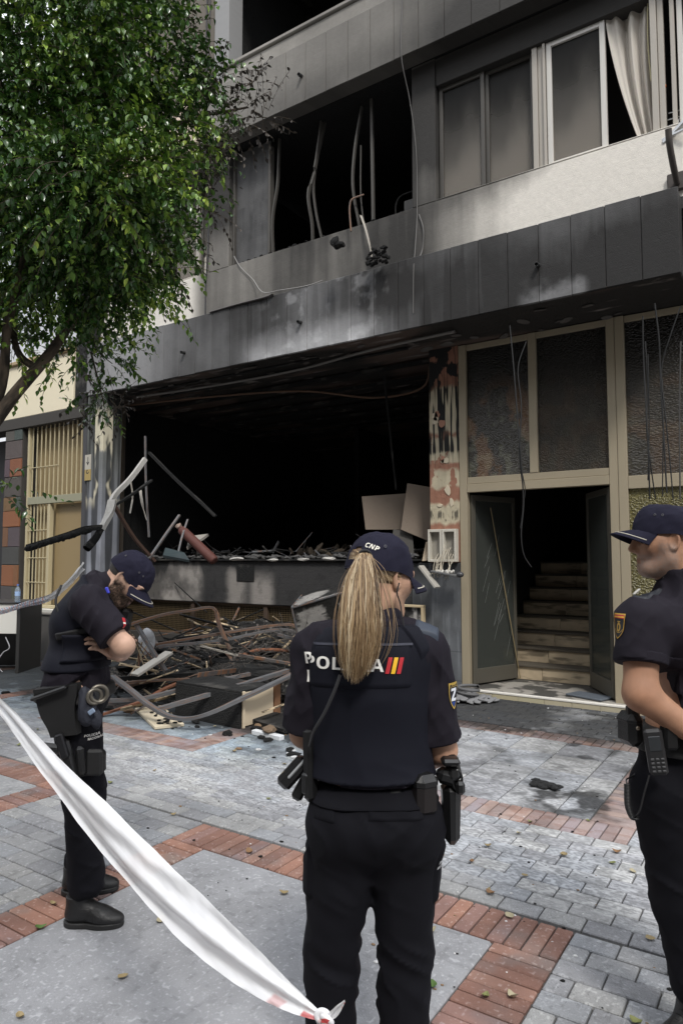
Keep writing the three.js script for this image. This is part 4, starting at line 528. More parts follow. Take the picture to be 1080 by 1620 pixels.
const inside = [
  ['brown scorched bar dropping steeply from the joint of the twisted frame', [[-7.229, 2.285, -5.676], [-7.233, 2.035, -5.875], [-7.224, 1.866, -6.015], [-7.177, 1.576, -6.311]], 0.05, std(0.09, 0.05, 0.035, 0.7)],
  ['thin dark bar rising to the right from the twisted joint', [[-7.25, 2.269, -5.664], [-7.265, 2.428, -5.941], [-7.327, 2.681, -6.36]], 0.04, mChar],
  ['dark bar standing oblique above the bearded officer\'s cap', [[-7.16, 1.609, -6.199], [-7.227, 1.886, -6.492], [-7.326, 2.232, -6.879]], 0.035, mSteel],
  ['second thin grey bar crossing behind the oblique one', [[-7.003, 1.609, -6.543], [-7.084, 1.907, -6.705], [-7.23, 2.169, -6.947]], 0.025, mSteel],
  ['charred diagonal batten hanging from the shop ceiling with a pale tip', [[-7.966, 3.186, -6.857], [-7.487, 2.75, -6.97], [-7.063, 2.412, -7.038], [-6.827, 2.207, -7.091]], 0.05, mChar],
  ['vertical dark bar left in the shop opening', [[-7.69, 3.358, -6.545], [-7.628, 2.716, -6.519], [-7.464, 1.907, -6.454]], 0.025, mSteel],
];
for (const [l, p, w, m] of inside) solo('frame_bar', l, 'bar', sweep(p, w, w * 0.7, 20), m);
solo('hanging_strip', 'thin pale strip dangling in the shop opening, the right one of two', 'strip', sweep([[-7.541, 2.562, -6.349], [-7.441, 2.336, -6.313], [-7.405, 2.137, -6.354]], 0.035, 0.008, 14), mAlu);
solo('hanging_strip', 'thin pale strip dangling in the shop opening, the left one of two', 'strip', sweep([[-7.485, 2.653, -6.138], [-7.471, 2.456, -6.163], [-7.428, 2.218, -6.091]], 0.022, 0.006, 14), mAlu);
{ const t = thing('red_cylinder', 'dull red metal cylinder leaning on the shop sill', 'cylinder', [0, 0, 0]); const a = V(...[-7.265, 2.056, -6.814]), b = V(...[-6.646, 1.575, -6.902]), L = a.distanceTo(b); const g = new THREE.LatheGeometry([[0, 0], [0.05, 0], [0.065, 0.02], [0.068, 0.1], [0.068, L - 0.12], [0.06, L - 0.06], [0.03, L - 0.03], [0.028, L], [0, L]].map((q) => new THREE.Vector2(...q)), 20); g.applyQuaternion(new THREE.Quaternion().setFromUnitVectors(V(0, 1, 0), a.clone().sub(b).normalize())); g.translate(b.x, b.y, b.z); mesh('body', g, std(0.1, 0.033, 0.025, 0.7, { bumpMap: fineBump, bumpScale: 0.004 }), t); mesh('valve', chunk(0.045, 2, 1, 1, 1, 1).translate(a.x, a.y + 0.01, a.z), std(0.3, 0.22, 0.18, 0.6), t); }
// boards at the right end of the shop
const brd = (n, l, px, m) => solo(n, l, 'board', (() => { const P = px.map((p) => V(...p)), nn = P[1].clone().sub(P[0]).cross(P[3].clone().sub(P[0])).normalize().multiplyScalar(0.018), pos = []; const q = (a, b, c, d) => pos.push(...a.toArray(), ...b.toArray(), ...c.toArray(), ...a.toArray(), ...c.toArray(), ...d.toArray()); const F = P.map((p) => p.clone().add(nn)), B = P.map((p) => p.clone().sub(nn)); q(...F); q(...B.slice().reverse()); for (let i = 0; i < 4; i++) q(B[i], B[(i + 1) % 4], F[(i + 1) % 4], F[i]); const g = new THREE.BufferGeometry(); g.setAttribute('position', new THREE.Float32BufferAttribute(pos, 3)); g.computeVertexNormals(); return worldUV(g, (x, y, z) => [x, y]); })(), m);
const ashT = colTex(512, 512, (() => { const f = tile2((x, y) => fbm(x, y, 5), 12), g = tile2((x, y) => n2(x * 5, y * 5), 12); return (u, v) => { const a = f(u, v), k = sst(0.62, 0.8, g(u, v)) * sst(0.4, 0.6, a); const b = mix(0.012, 0.045, sst(0.4, 0.7, a)); return [b + 0.16 * k, b * 0.96 + 0.15 * k, b * 0.92 + 0.14 * k]; }; })()), mAsh = std(1, 1, 1, 0.95, { map: rep(ashT, 0.9), bumpMap: rep(fineBump, 2.5), bumpScale: 0.03 });
const mBrd = std(0.2, 0.16, 0.125, 0.85, { bumpMap: fineBump, bumpScale: 0.004 });
brd('scorched_board', 'scorched square board standing in the shop left of the tilted one', [[-4.963, 2.011, -8.101], [-4.539, 2.011, -8.381], [-4.524, 2.519, -8.47], [-5.042, 2.475, -8.13]], mBrd);
brd('scorched_board', 'brown tilted board leaning beside the scorched pillar', [[-4.41, 1.998, -8.107], [-4.033, 1.827, -8.251], [-4.037, 2.559, -8.428], [-4.386, 2.633, -8.251]], mBrd);
brd('scorched_board', 'small dark board low behind the blonde officer\'s cap', [[-4.551, 1.643, -8.043], [-4.252, 1.643, -8.181], [-4.307, 1.967, -8.238], [-4.544, 2.003, -8.138]], std(0.07, 0.066, 0.06, 0.85));
brd('leaning_panel', 'thin pale edged panel leaning at the pillar foot beside the meter boxes', [[-3.958, 1.577, -7.84], [-3.842, 1.593, -7.856], [-3.864, 1.834, -7.941], [-3.932, 1.818, -7.898]], std(0.42, 0.34, 0.25, 0.8));
brd('glass_shard', 'bluish broken glass sheet on the sill above the bearded officer', [[-7.005, 1.643, -6.299], [-6.64, 1.576, -6.426], [-6.915, 1.678, -6.596], [-7.127, 1.746, -6.45]], std(0.06, 0.08, 0.085, 0.3));
brd('burnt_sheet', 'pale curled sheet on the shop sill left of the red cylinder', [[-7.106, 1.751, -6.824], [-7.052, 1.898, -7.088], [-7.133, 1.96, -7.27], [-7.365, 1.923, -7.119]], std(0.3, 0.28, 0.25, 0.8));
{ // rubble inside the shop and along its sill
  const r = rng(91), a = [], b = [];
  for (let i = 0; i < 150; i++) { const t = r(), x = mix(-8.8, -4.2, t), z = -8.35 - 1.3 * r(); a.push(chunk(0.03 + 0.1 * r() * r(), i, 1.6, 0.45, 1, 0).rotateX(r() * 3).rotateZ(r() * 3).translate(x, 1.45 + 0.4 * r() * sst(-7.8, -6.2, x), z)); }
  const o = solo('shop_rubble', 'heap of tan and dark burnt rubble inside the shop behind the sill', 'rubble', M(a), std(0.11, 0.085, 0.06, 0.9, { bumpMap: fineBump, bumpScale: 0.02 })); o.userData.kind = 'stuff';
  { const c = [[], [], []]; for (let i = 0; i < 150; i++) { const x = mix(-9.4, -4.1, r()), z = -8.05 - 1.0 * r(), y = 1.62 + 0.12 * r(), L = 0.15 + 0.7 * r() * r(), a = r() * 6.28, e = r() * r() * 0.6; c[i % 3].push(bar([x, y, z], [x + L * Math.cos(a) * 0.8, y + L * Math.sin(e), z + 0.3 * L * Math.sin(a)], 0.012 + 0.035 * r() * r(), 0.012, 0.002, r() * 3)); } c.forEach((l, i) => { const o = solo('burnt_clutter', ['black splintered bars heaped behind the shop sill', 'ash covered wood scraps heaped behind the shop sill', 'grey metal scraps heaped behind the shop sill'][i], 'debris', M(l), [mChar, mAsh, mSteel][i]); o.userData.kind = 'stuff'; }); }
  for (let i = 0; i < 330; i++) { const x = mix(-9.2, -4.0, r()), s = 0.012 + 0.05 * r() * r(); const c = chunk(s, i, 1.7, 0.6, 1, 0); c.rotateY(r() * 6); c.rotateZ(r() - 0.5); c.translate(x, 1.61 + 0.3 * s + 0.03 * r(), -7.82 - 0.4 * r()); b.push(c); }
  const k = solo('sill_debris', 'dark ash and splinters strewn along the shop sill', 'debris', M(b), std(0.075, 0.073, 0.072, 0.8)); k.userData.kind = 'stuff';
  for (const [p, s] of [[[-6.256, 1.609, -6.917], 0.07], [[-5.394, 1.601, -7.248], 0.05], [[-5.06, 1.609, -7.348], 0.06], [[-5.79, 1.593, -7.107], 0.05]]) solo('pale_fragment', 'pale broken plaster fragment on the shop sill', 'fragment', chunk(s, p[0], 1.6, 0.4, 1, 1).translate(...p), std(0.45, 0.43, 0.4, 0.8), 'pale fragments on the shop sill');
}
// ground litter under and around the heap
{
  const r = rng(37), a = [], b = [], w = [];
  for (let i = 0; i < 900; i++) { const x = mix(-8, -3.2, Math.pow(r(), 0.8)), z = -4.45 - 3.2 * Math.pow(r(), 0.7) - 0.25 * (x + 4.3) * -1 * 0.2; const s = 0.008 + 0.05 * Math.pow(r(), 3), c = chunk(s, i, 1.5, 0.5, 1, 0); c.rotateY(r() * 6); c.translate(x, s * 0.3, z); (r() < 0.8 ? a : r() < 0.5 ? b : w).push(c); }
  for (let i = 0; i < 420; i++) { const x = mix(-7.6, -4.0, r()), z = -5.6 - 2.1 * r(), s = 0.02 + 0.07 * r() * r(); a.push(chunk(s, i, 2.4, 0.35, 0.9, 0).rotateX(r() - 0.5).rotateZ(r() - 0.5).rotateY(r() * 6).translate(x, 0.04 + 0.1 * r(), z)); }
  for (let i = 0; i < 500; i++) { const z = -2.2 - 5.3 * r(), x = mix(-4.6, 0.2, r()) * (0.6 + 0.4 * -z / 7), s = 0.003 + 0.008 * r() * r(), c = chunk(s, i, 1.3, 0.5, 1, 0); c.translate(x, s * 0.3, z); (r() < 0.55 ? a : r() < 0.5 ? b : w).push(c); }
  for (const [g, l, m] of [[a, 'black charcoal bits scattered under the heap and over the paving', mChar], [b, 'brown scorched splinters scattered over the paving', std(0.2, 0.13, 0.075, 0.9)], [w, 'tiny pale glass and plaster crumbs scattered over the paving', std(0.6, 0.6, 0.6, 0.5)]]) { const o = solo('ground_debris', l, 'debris', M(g), m); o.userData.kind = 'stuff'; }
  // ash mound and charred laths that fill the heap
  { const g = new THREE.PlaneGeometry(4.4, 2.7, 130, 80); g.rotateX(-Math.PI / 2); g.translate(-6.15, 0, -6.5); const p = g.attributes.position; for (let i = 0; i < p.count; i++) { const x = p.getX(i), z = p.getZ(i), e = sst(-8.3, -7.3, x) * sst(-3.95, -4.6, x) * sst(-5.2 + 0.35 * (n2(x * 2, 3) - 0.5) + 0.25 * (x + 5), -6.3, z); p.setY(i, -0.01 + e * (0.06 + 0.4 * sst(-6.2, -7.7, z) * sst(-7.9, -6.8, x) + 0.24 * fbm(x * 1.7, z * 1.7, 3) + 0.14 * n2(x * 6, z * 6) + 0.05 * n2(x * 17, z * 17))); } g.computeVertexNormals(); const o = solo('ash_mound', 'black mound of ash and cinders under the bent frames', 'ash', worldUV(g, (x, y, z) => [x, z]), mAsh); o.userData.kind = 'stuff'; }
  const lath = [[], [], [], []]; for (let i = 0; i < 300; i++) { const x = mix(-7.9, -4.1, r()), z = mix(-5.3, -7.65, Math.pow(r(), 0.7)), y = 0.1 + (0.35 + 0.4 * sst(-6.4, -7.6, z)) * r() * sst(-5.0, -6.4, z), L = 0.15 + 1.1 * Math.pow(r(), 2.4), a = r() * 6.28, e = (r() - 0.4) * 0.7; lath[Math.floor(r() * 4)].push(bar([x, y, z], [x + L * Math.cos(a), Math.max(0.03, y + L * Math.sin(e)), z + L * Math.sin(a) * 0.7], 0.015 + 0.04 * r() * r(), 0.008 + 0.012 * r(), 0.002, r() * 3)); }
  lath.forEach((l, i) => { const o = solo('charred_laths', ['black charred laths jumbled through the heap', 'rusty metal scraps jumbled through the heap', 'sooty black metal scraps jumbled through the heap', 'scorched brown wood scraps jumbled through the heap'][i], 'debris', M(l), [mChar, mRust, mChar, mWood][i]); o.userData.kind = 'stuff'; });
  { const sh = []; for (let i = 0; i < 40; i++) { const x = mix(-7.8, -4.2, r()), z = mix(-5.4, -7.5, r()), g = new THREE.PlaneGeometry(0.1 + 0.25 * r(), 0.08 + 0.2 * r(), 5, 5), p = g.attributes.position; for (let k = 0; k < p.count; k++) p.setZ(k, 0.07 * n2(p.getX(k) * 9 + i, p.getY(k) * 9) ); g.rotateX(-1.57 + (r() - 0.5) * 1.4); g.rotateY(r() * 6); g.translate(x, 0.15 + 0.3 * r() * sst(-5.2, -6.4, z), z); g.computeVertexNormals(); sh.push(g); } const o = solo('crumpled_scraps', 'crumpled scraps of burnt sheet and paper strewn over the heap', 'debris', M(sh), std(0.22, 0.2, 0.18, 0.8, { side: THREE.DoubleSide, map: rep(metalSheetT, 3) })); o.userData.kind = 'stuff'; }
  { const pn = []; for (let i = 0; i < 26; i++) { const x = mix(-7.6, -4.3, r()), z = mix(-5.6, -7.6, r()); pn.push(cbox(0.25 + 0.5 * r(), 0.015 + 0.02 * r(), 0.15 + 0.25 * r(), 0.003, r() * 5).rotateZ((r() - 0.5) * 0.9).rotateX((r() - 0.3) * 0.9).rotateY(r() * 6).translate(x, 0.16 + 0.4 * r() * sst(-5.4, -7.2, z), z)); } const o = solo('charred_panels', 'broken charred panels and boards lying through the heap', 'debris', M(pn), std(1, 1, 1, 0.8, { map: rep(charTex, 1.5), bumpMap: fineBump, bumpScale: 0.01 })); o.userData.kind = 'stuff'; }
  // heap beside the entrance step
  const hp = []; for (let i = 0; i < 150; i++) { const q = r() * 6.28, d = Math.pow(r(), 0.6), s = 0.015 + 0.05 * r() * r(); const c = chunk(s, i, 1.6, 0.45, 1, 1); c.rotateY(r() * 6); c.rotateX(r() - 0.5); c.translate(-3.28 + Math.cos(q) * 0.42 * d, 0.02 + 0.07 * (1 - d) * r() + s * 0.2, -7.42 + Math.sin(q) * 0.26 * d); hp.push(c); }
  const o = solo('rubble_heap', 'small grey heap of broken rubble at the left end of the entrance step', 'rubble', M(hp), std(0.2, 0.2, 0.205, 0.85)); o.userData.kind = 'stuff';
  solo('plaster_slab', 'pale plaster slab on the rubble heap beside the entrance step', 'slab', cbox(0.26, 0.03, 0.17, 0.006).rotateY(0.4).rotateZ(0.1).translate(-3.5, 0.13, -7.5), std(0.62, 0.61, 0.6, 0.8));
  solo('burnt_hose', 'dark coiled burnt hose lying on the rubble heap', 'hose', tube(Array.from({ length: 16 }, (_, i) => [-3.17 + 0.12 * Math.cos(i * 0.85), 0.08 + 0.006 * i, -7.4 + 0.09 * Math.sin(i * 0.85)]), 0.017, 60, 7), std(0.12, 0.12, 0.122, 0.7));
  solo('slate_sheet', 'blue grey slate sheet lying loose on the entrance floor', 'sheet', cbox(0.44, 0.02, 0.26, 0.004).rotateY(-0.35).translate(-1.98, 0.086, -7.98), std(0.1, 0.115, 0.135, 0.6, { bumpMap: fineBump, bumpScale: 0.003 }));
  solo('charred_lump', 'charred black lump lying alone on the pale tiles', 'lump', M(chunk(0.055, 5, 1.3, 0.22, 0.6, 3).translate(-1.54, 0.018, -4.93), chunk(0.032, 6, 1.4, 0.3, 0.7, 2).translate(-1.475, 0.014, -4.9), ...Array.from({ length: 14 }, (_, i) => chunk(0.022, i, 1.5, 0.6, 1, 1).translate(-1.54 + 0.08 * Math.sin(i * 2.4), 0.008 + 0.006 * (i % 3), -4.93 + 0.05 * Math.cos(i * 1.7)))), std(0.02, 0.02, 0.021, 0.7, { bumpMap: fineBump, bumpScale: 0.01 }));
}
// meter boxes on the pillar, torn covers hanging by their wires
{
  const t = thing('meter_box', 'pale twin meter box on the pillar beside the entrance with torn out wires', 'box', [0, 0, 0]), mP = std(0.56, 0.53, 0.46, 0.6, { bumpMap: fineBump, bumpScale: 0.002 });
  for (const [a, b] of [[-3.845, -3.66], [-3.652, -3.465]]) { const f = mesh('box_frame', M(bx(a, a + 0.025, 1.57, 1.975, -7.849, -7.76), bx(b - 0.025, b, 1.57, 1.975, -7.849, -7.76), bx(a + 0.025, b - 0.025, 1.57, 1.6, -7.849, -7.762), bx(a + 0.025, b - 0.025, 1.94, 1.975, -7.849, -7.762)), mP, t); mesh('back_plate', bx(a + 0.025, b - 0.025, 1.6, 1.94, -7.848, -7.835, 0.002), std(0.3, 0.28, 0.24, 0.7), f); }
  const r = rng(12), ws = []; for (let i = 0; i < 14; i++) { const x = -3.82 + 0.35 * r(), y = 1.62 + 0.2 * r(); ws.push(tube([[x, y, -7.82], [x + 0.03 * (r() - 0.5), y - 0.08, -7.74], [x + 0.07 * (r() - 0.5), 1.5, -7.72], [x + 0.09 * (r() - 0.5), 1.42 - 0.07 * r(), -7.68 + 0.03 * r()]], 0.0045, 16, 5)); } mesh('wires', M(ws), std(0.5, 0.45, 0.36, 0.6), t);
  mesh('torn_cover', M(bar([-3.87, 1.52, -7.62], [-3.64, 1.26, -7.6], 0.11, 0.03)), std(0.4, 0.38, 0.34, 0.6), t);
  mesh('torn_cover', M(cbox(0.34, 0.025, 0.14, 0.005).rotateZ(-0.16).translate(-3.56, 1.43, -7.66)), std(0.12, 0.12, 0.12, 0.6), t);
  const fg = []; for (let i = 0; i < 16; i++) fg.push(chunk(0.018, i, 1, 1, 1, 1).translate(-3.68 + 0.24 * r(), 1.465 - 0.04 * r(), -7.66 + 0.08 * (r() - 0.5))); mesh('fuse_remains', M(fg), std(0.5, 0.48, 0.44, 0.6), t);
  mesh('knob', new THREE.SphereGeometry(0.04, 18, 12).scale(1.15, 0.9, 1).translate(-3.36, 1.42, -7.64), std(0.06, 0.06, 0.065, 0.3), t);
}
// burnt cables dangling from the soffit
const mCab = std(0.012, 0.012, 0.012, 0.55);
function cables(label, list) { const t = thing('hanging_cable', label, 'cable', [0, 0, 0]); list.forEach((p, i) => mesh('strand', tube(p, 0.0075 - 0.0012 * (i % 3), 40, 6), i === 0 ? mCab : i % 3 ? mCab : std(0.05, 0.047, 0.044, 0.5), t)); }
cables('thin burnt cables dangling in front of the open doorway', [[[-2.485, 4.118, -7.041], [-2.451, 3.662, -7.042], [-2.421, 3.111, -7.047], [-2.387, 2.534, -7.057], [-2.39, 2.167, -7.086], [-2.422, 1.927, -7.085]], [[-2.344, 3.948, -7.149], [-2.421, 3.67, -7.097], [-2.392, 3.252, -7.091], [-2.413, 2.705, -7.062], [-2.382, 2.234, -7.086], [-2.403, 1.832, -7.045], [-2.383, 1.634, -7.075], [-2.326, 1.521, -7.122]], [[-2.39, 2.503, -7.082], [-2.367, 2.334, -7.087], [-2.397, 2.134, -7.084]]]);
cables('thick black bundle of burnt cables dangling above the grey bearded officer', [[[-1.165, 3.972, -7.086], [-1.174, 3.603, -7.111], [-1.164, 3.099, -7.099], [-1.153, 2.602, -7.087], [-1.159, 2.177, -7.119]], [[-1.157, 3.732, -7.135], [-1.149, 3.228, -7.134], [-1.166, 2.852, -7.106], [-1.137, 2.481, -7.108], [-1.113, 2.177, -7.149]], [[-1.138, 3.603, -7.134], [-1.147, 2.854, -7.13], [-1.171, 2.362, -7.119]]]);
cables('forked bundle of burnt cables at the right edge beside the thick black one', [[[-1.031, 4.021, -6.93], [-1.01, 3.663, -6.974], [-1.013, 3.304, -7.001], [-1.001, 2.757, -6.995], [-0.989, 2.219, -6.987]], [[-0.814, 3.96, -6.958], [-0.91, 3.706, -6.976], [-0.999, 3.423, -7.001], [-0.984, 2.996, -6.998], [-0.962, 2.578, -7.024], [-0.942, 2.16, -7.023]], [[-0.998, 3.304, -7.011], [-1.004, 2.816, -6.988], [-1.028, 2.191, -6.988]], [[-0.827, 3.631, -6.977], [-0.859, 3.042, -7.005], [-0.881, 2.155, -7.004]]]);
solo('charred_plant', 'small charred plant stuck on the upper fascia edge below the burnt window', 'plant', (() => { const r = rng(8), gs = [], c = [-3.99, 5.183, -6.799]; for (let i = 0; i < 46; i++) { gs.push(chunk(0.02 + 0.02 * r(), i, 1, 0.7, 0.8, 0).translate(c[0] + (r() - 0.5) * 0.26, c[1] + (r() - 0.5) * 0.2, c[2] + (r() - 0.5) * 0.12)); } return M(gs, tube([[c[0], c[1] - 0.1, c[2]], [c[0] - 0.02, c[1] + 0.1, c[2]]], 0.006, 6, 5)); })(), mChar);
solo('charred_bracket', 'charred black clump hanging over the sill of the burnt window', 'clump', (() => { const c = [-4.483, 5.401, -6.635]; return M(chunk(0.06, 2, 0.8, 1.2, 1, 2).translate(...c), chunk(0.05, 9, 1.4, 0.7, 1, 2).translate(c[0] + 0.06, c[1] - 0.05, c[2])); })(), mChar);
{ const t = thing('burnt_chair', 'burnt chair skeleton standing just inside the open window', 'chair', [-3.95, 5.87, -7.55]); mesh('back_frame', tube([[-0.2, 0.05, 0], [-0.2, 0.32, 0], [-0.14, 0.4, 0], [0.12, 0.42, 0]], 0.012, 20, 7), mChar, t); mesh('back_pad', cbox(0.2, 0.2, 0.03, 0.01).translate(0.02, 0.22, 0), std(0.11, 0.105, 0.1, 0.7), t); mesh('leg', tube([[0.0, 0.12, 0], [0.03, -0.02, 0.05]], 0.012, 6, 6), mSteel, t); }
solo('bent_tube', 'bent dark tube loop rising behind the sill of the burnt window', 'tube', tube([[-4.554, 5.753, -7.099], [-4.581, 6.106, -7.112], [-4.558, 6.179, -7.121], [-4.454, 6.27, -7.243]], 0.012, 24, 8), mRust);

// ---------- desk, bottle, bench at the left ----------
{
  const t = thing('reception_desk', 'dark desk with a white front panel at the left edge below the barred window', 'desk', [-9.55, 0, -5.72], 0.55), mD = std(0.035, 0.034, 0.033, 0.5, { bumpMap: fineBump, bumpScale: 0.001 });
  mesh('side_panel', bx(0.22, 0.27, 0, 0.97, -0.42, 0.24, 0.004), mD, t); mesh('top', bx(-1.2, 0.28, 0.972, 1.0, -0.43, 0.26, 0.006), mD, t); mesh('front_panel', bx(-1.2, 0.218, 0.55, 0.97, 0.2, 0.235, 0.005), std(0.68, 0.67, 0.62, 0.5), t); mesh('back_panel', bx(-1.2, 0.218, 0.02, 0.97, -0.4, -0.37, 0.005), mD, t);
  mesh('cable', tube([[0.05, 0.5, 0.2], [0.12, 0.35, 0.22], [0.02, 0.28, 0.2], [-0.05, 0.12, 0.22], [0.02, 0.01, 0.2]], 0.008, 24, 6), std(0.4, 0.4, 0.42, 0.5), t);
}
{
  const p = [-9.123, 1, -5.566], t = thing('water_bottle', 'clear plastic water bottle standing on the dark desk', 'bottle', [p[0], 1.001, p[2]]); const mB = phys(0.75, 0.85, 0.95, 0.08, { transmission: 0.8, thickness: 0 });
  mesh('body', new THREE.LatheGeometry([[0, 0], [0.036, 0.002], [0.038, 0.02], [0.036, 0.06], [0.038, 0.1], [0.038, 0.16], [0.03, 0.19], [0.014, 0.215], [0.013, 0.235]].map((a) => new THREE.Vector2(...a)), 20), mB, t); mesh('label', new THREE.CylinderGeometry(0.0385, 0.0385, 0.06, 20, 1, true).translate(0, 0.12, 0), std(0.35, 0.5, 0.75, 0.5), t); mesh('cap', new THREE.CylinderGeometry(0.016, 0.016, 0.02, 16).translate(0, 0.243, 0), std(0.1, 0.2, 0.55, 0.4), t);
}
{ const t = thing('low_partition', 'low grey brown wood grained partition behind the desk', 'partition', [0, 0, 0]); mesh('panel', worldUV(bx(-10.6, -8.95, 0, 0.72, -6.62, -6.56, 0.006), (x, y) => [y, x * 0.4]), std(0.3, 0.29, 0.27, 0.7, { map: rep(woodT, 1.2) }), t); t.children[0].material.map = null; t.children[0].material.color.setRGB(0.075, 0.07, 0.064); mesh('top_rail', bx(-10.6, -8.95, 0.722, 0.75, -6.64, -6.54, 0.006), std(0.12, 0.11, 0.1, 0.6), t); mesh('post', bx(-9.35, -9.32, 0.752, 0.95, -6.62, -6.58), std(0.04, 0.04, 0.04, 0.5), t); }
// sign on the column
{ const c = document.createElement('canvas'); c.width = 64; c.height = 192; const x = c.getContext('2d'); x.fillStyle = '#b5b0a4'; x.fillRect(0, 0, 64, 192); x.fillStyle = '#a8925a'; x.fillRect(0, 110, 64, 82); x.strokeStyle = '#2c2a2a'; x.lineWidth = 7; x.beginPath(); x.moveTo(34, 18); x.lineTo(34, 70); x.moveTo(20, 54); x.lineTo(34, 74); x.lineTo(46, 54); x.stroke(); x.beginPath(); x.arc(32, 128, 12, 0, 5); x.stroke(); const t = new THREE.CanvasTexture(c); t.colorSpace = THREE.SRGBColorSpace; solo('notice', 'small white and yellow notice with an arrow on the scorched column', 'sign', uv01(bx(-9.62, -9.47, 2.88, 3.3, -6.968, -6.955, 0.002), -9.62, -9.47, 2.88, 3.3), std(1, 1, 1, 0.6, { map: t })); }
// grid antenna at the right edge
{
  const t = thing('grid_antenna', 'small grid antenna with an orange end strip on a bracket at the upper right', 'antenna', [0, 0, 0]), mW = std(0.55, 0.56, 0.57, 0.35, { metalness: 0.6 });
  mesh('wall_bracket', M(bx(-0.92, -0.76, 5.18, 5.36, -7.198, -7.15, 0.01), tube([[-0.83, 5.24, -7.14], [-0.84, 5.35, -6.98], [-0.85, 5.5, -6.86], [-0.85, 5.62, -6.82]], 0.03, 24, 10)), std(0.06, 0.05, 0.045, 0.7), t);
  const g = []; for (let i = 0; i < 8; i++) { const y = 5.62 + i * 0.065; g.push(tube([[-1.021, 5.889, -7.322], [-0.726, 5.653, -7.297], [-0.414, 5.574, -7.45]].map((p, k) => [p[0] + 0.0 + 0.0075 * i * 2.2, y - 0.03 * k, p[2]]), 0.007, 12, 6)); } mesh('grid_rod', M(g), mW, t);
  mesh('orange_strip', bar([-1.033, 6.048, -7.277], [-0.92, 6.359, -7.29], 0.035, 0.018), std(0.55, 0.17, 0.05, 0.6), t);
  mesh('boom', M(bar([-0.95, 5.721, -7.203], [-0.646, 5.927, -7.147], 0.03), bar([-0.928, 5.746, -7.216], [-0.665, 6.23, -7.41], 0.02), bar([-0.967, 5.758, -7.213], [-0.703, 5.758, -7.123], 0.022)), mW, t);
  mesh('coax_cable', tube([[-0.938, 5.746, -7.209], [-1.037, 5.68, -7.27], [-1.068, 5.633, -7.312], [-0.994, 5.614, -7.363], [-0.896, 5.604, -7.369]], 0.007, 24, 6), std(0.1, 0.1, 0.1, 0.5), t);
}
// ================= BARRIER TAPES =================
function ribbon(top, bot, seg, amp, seed) { // a limp band between two edges, with folds along it
  const a = curve(top), b = curve(bot), n = 16, pos = [], uv = [], idx = [], A = V(0, 0, 0), B = V(0, 0, 0);
  for (let i = 0; i <= seg; i++) { const t = i / seg; a.getPoint(t, A); b.getPoint(t, B); const len = A.distanceTo(B), dir = B.clone().sub(A).normalize(), tan = a.getTangent(t), nn = dir.clone().cross(tan).normalize(); for (let j = 0; j <= n; j++) { const s = j / n, q = A.clone().lerp(B, s); const d = amp * len * (0.75 * Math.sin(s * 6.5 + 1.2 * Math.sin(t * 5 + seed)) * (0.5 + s) + 0.4 * Math.sin(s * 13 + t * 9 + seed) + 0.5 * (n2(t * 22 + seed, s * 3) - 0.5) + 0.35 * (1 - Math.abs(2 * n2(t * 14 + s * 5 + seed, s * 9 - t * 4) - 1)) + 0.18 * (n2(t * 70, s * 14) - 0.5)); q.addScaledVector(nn, d); pos.push(q.x, q.y, q.z); uv.push(t, s); } }
  for (let i = 0; i < seg; i++) for (let j = 0; j < n; j++) { const k = i * (n + 1) + j; idx.push(k, k + 1, k + n + 2, k, k + n + 2, k + n + 1); }
  const g = new THREE.BufferGeometry(); g.setAttribute('position', new THREE.Float32BufferAttribute(pos, 3)); g.setAttribute('uv', new THREE.Float32BufferAttribute(uv, 2)); g.setIndex(idx); g.computeVertexNormals(); return g;
}
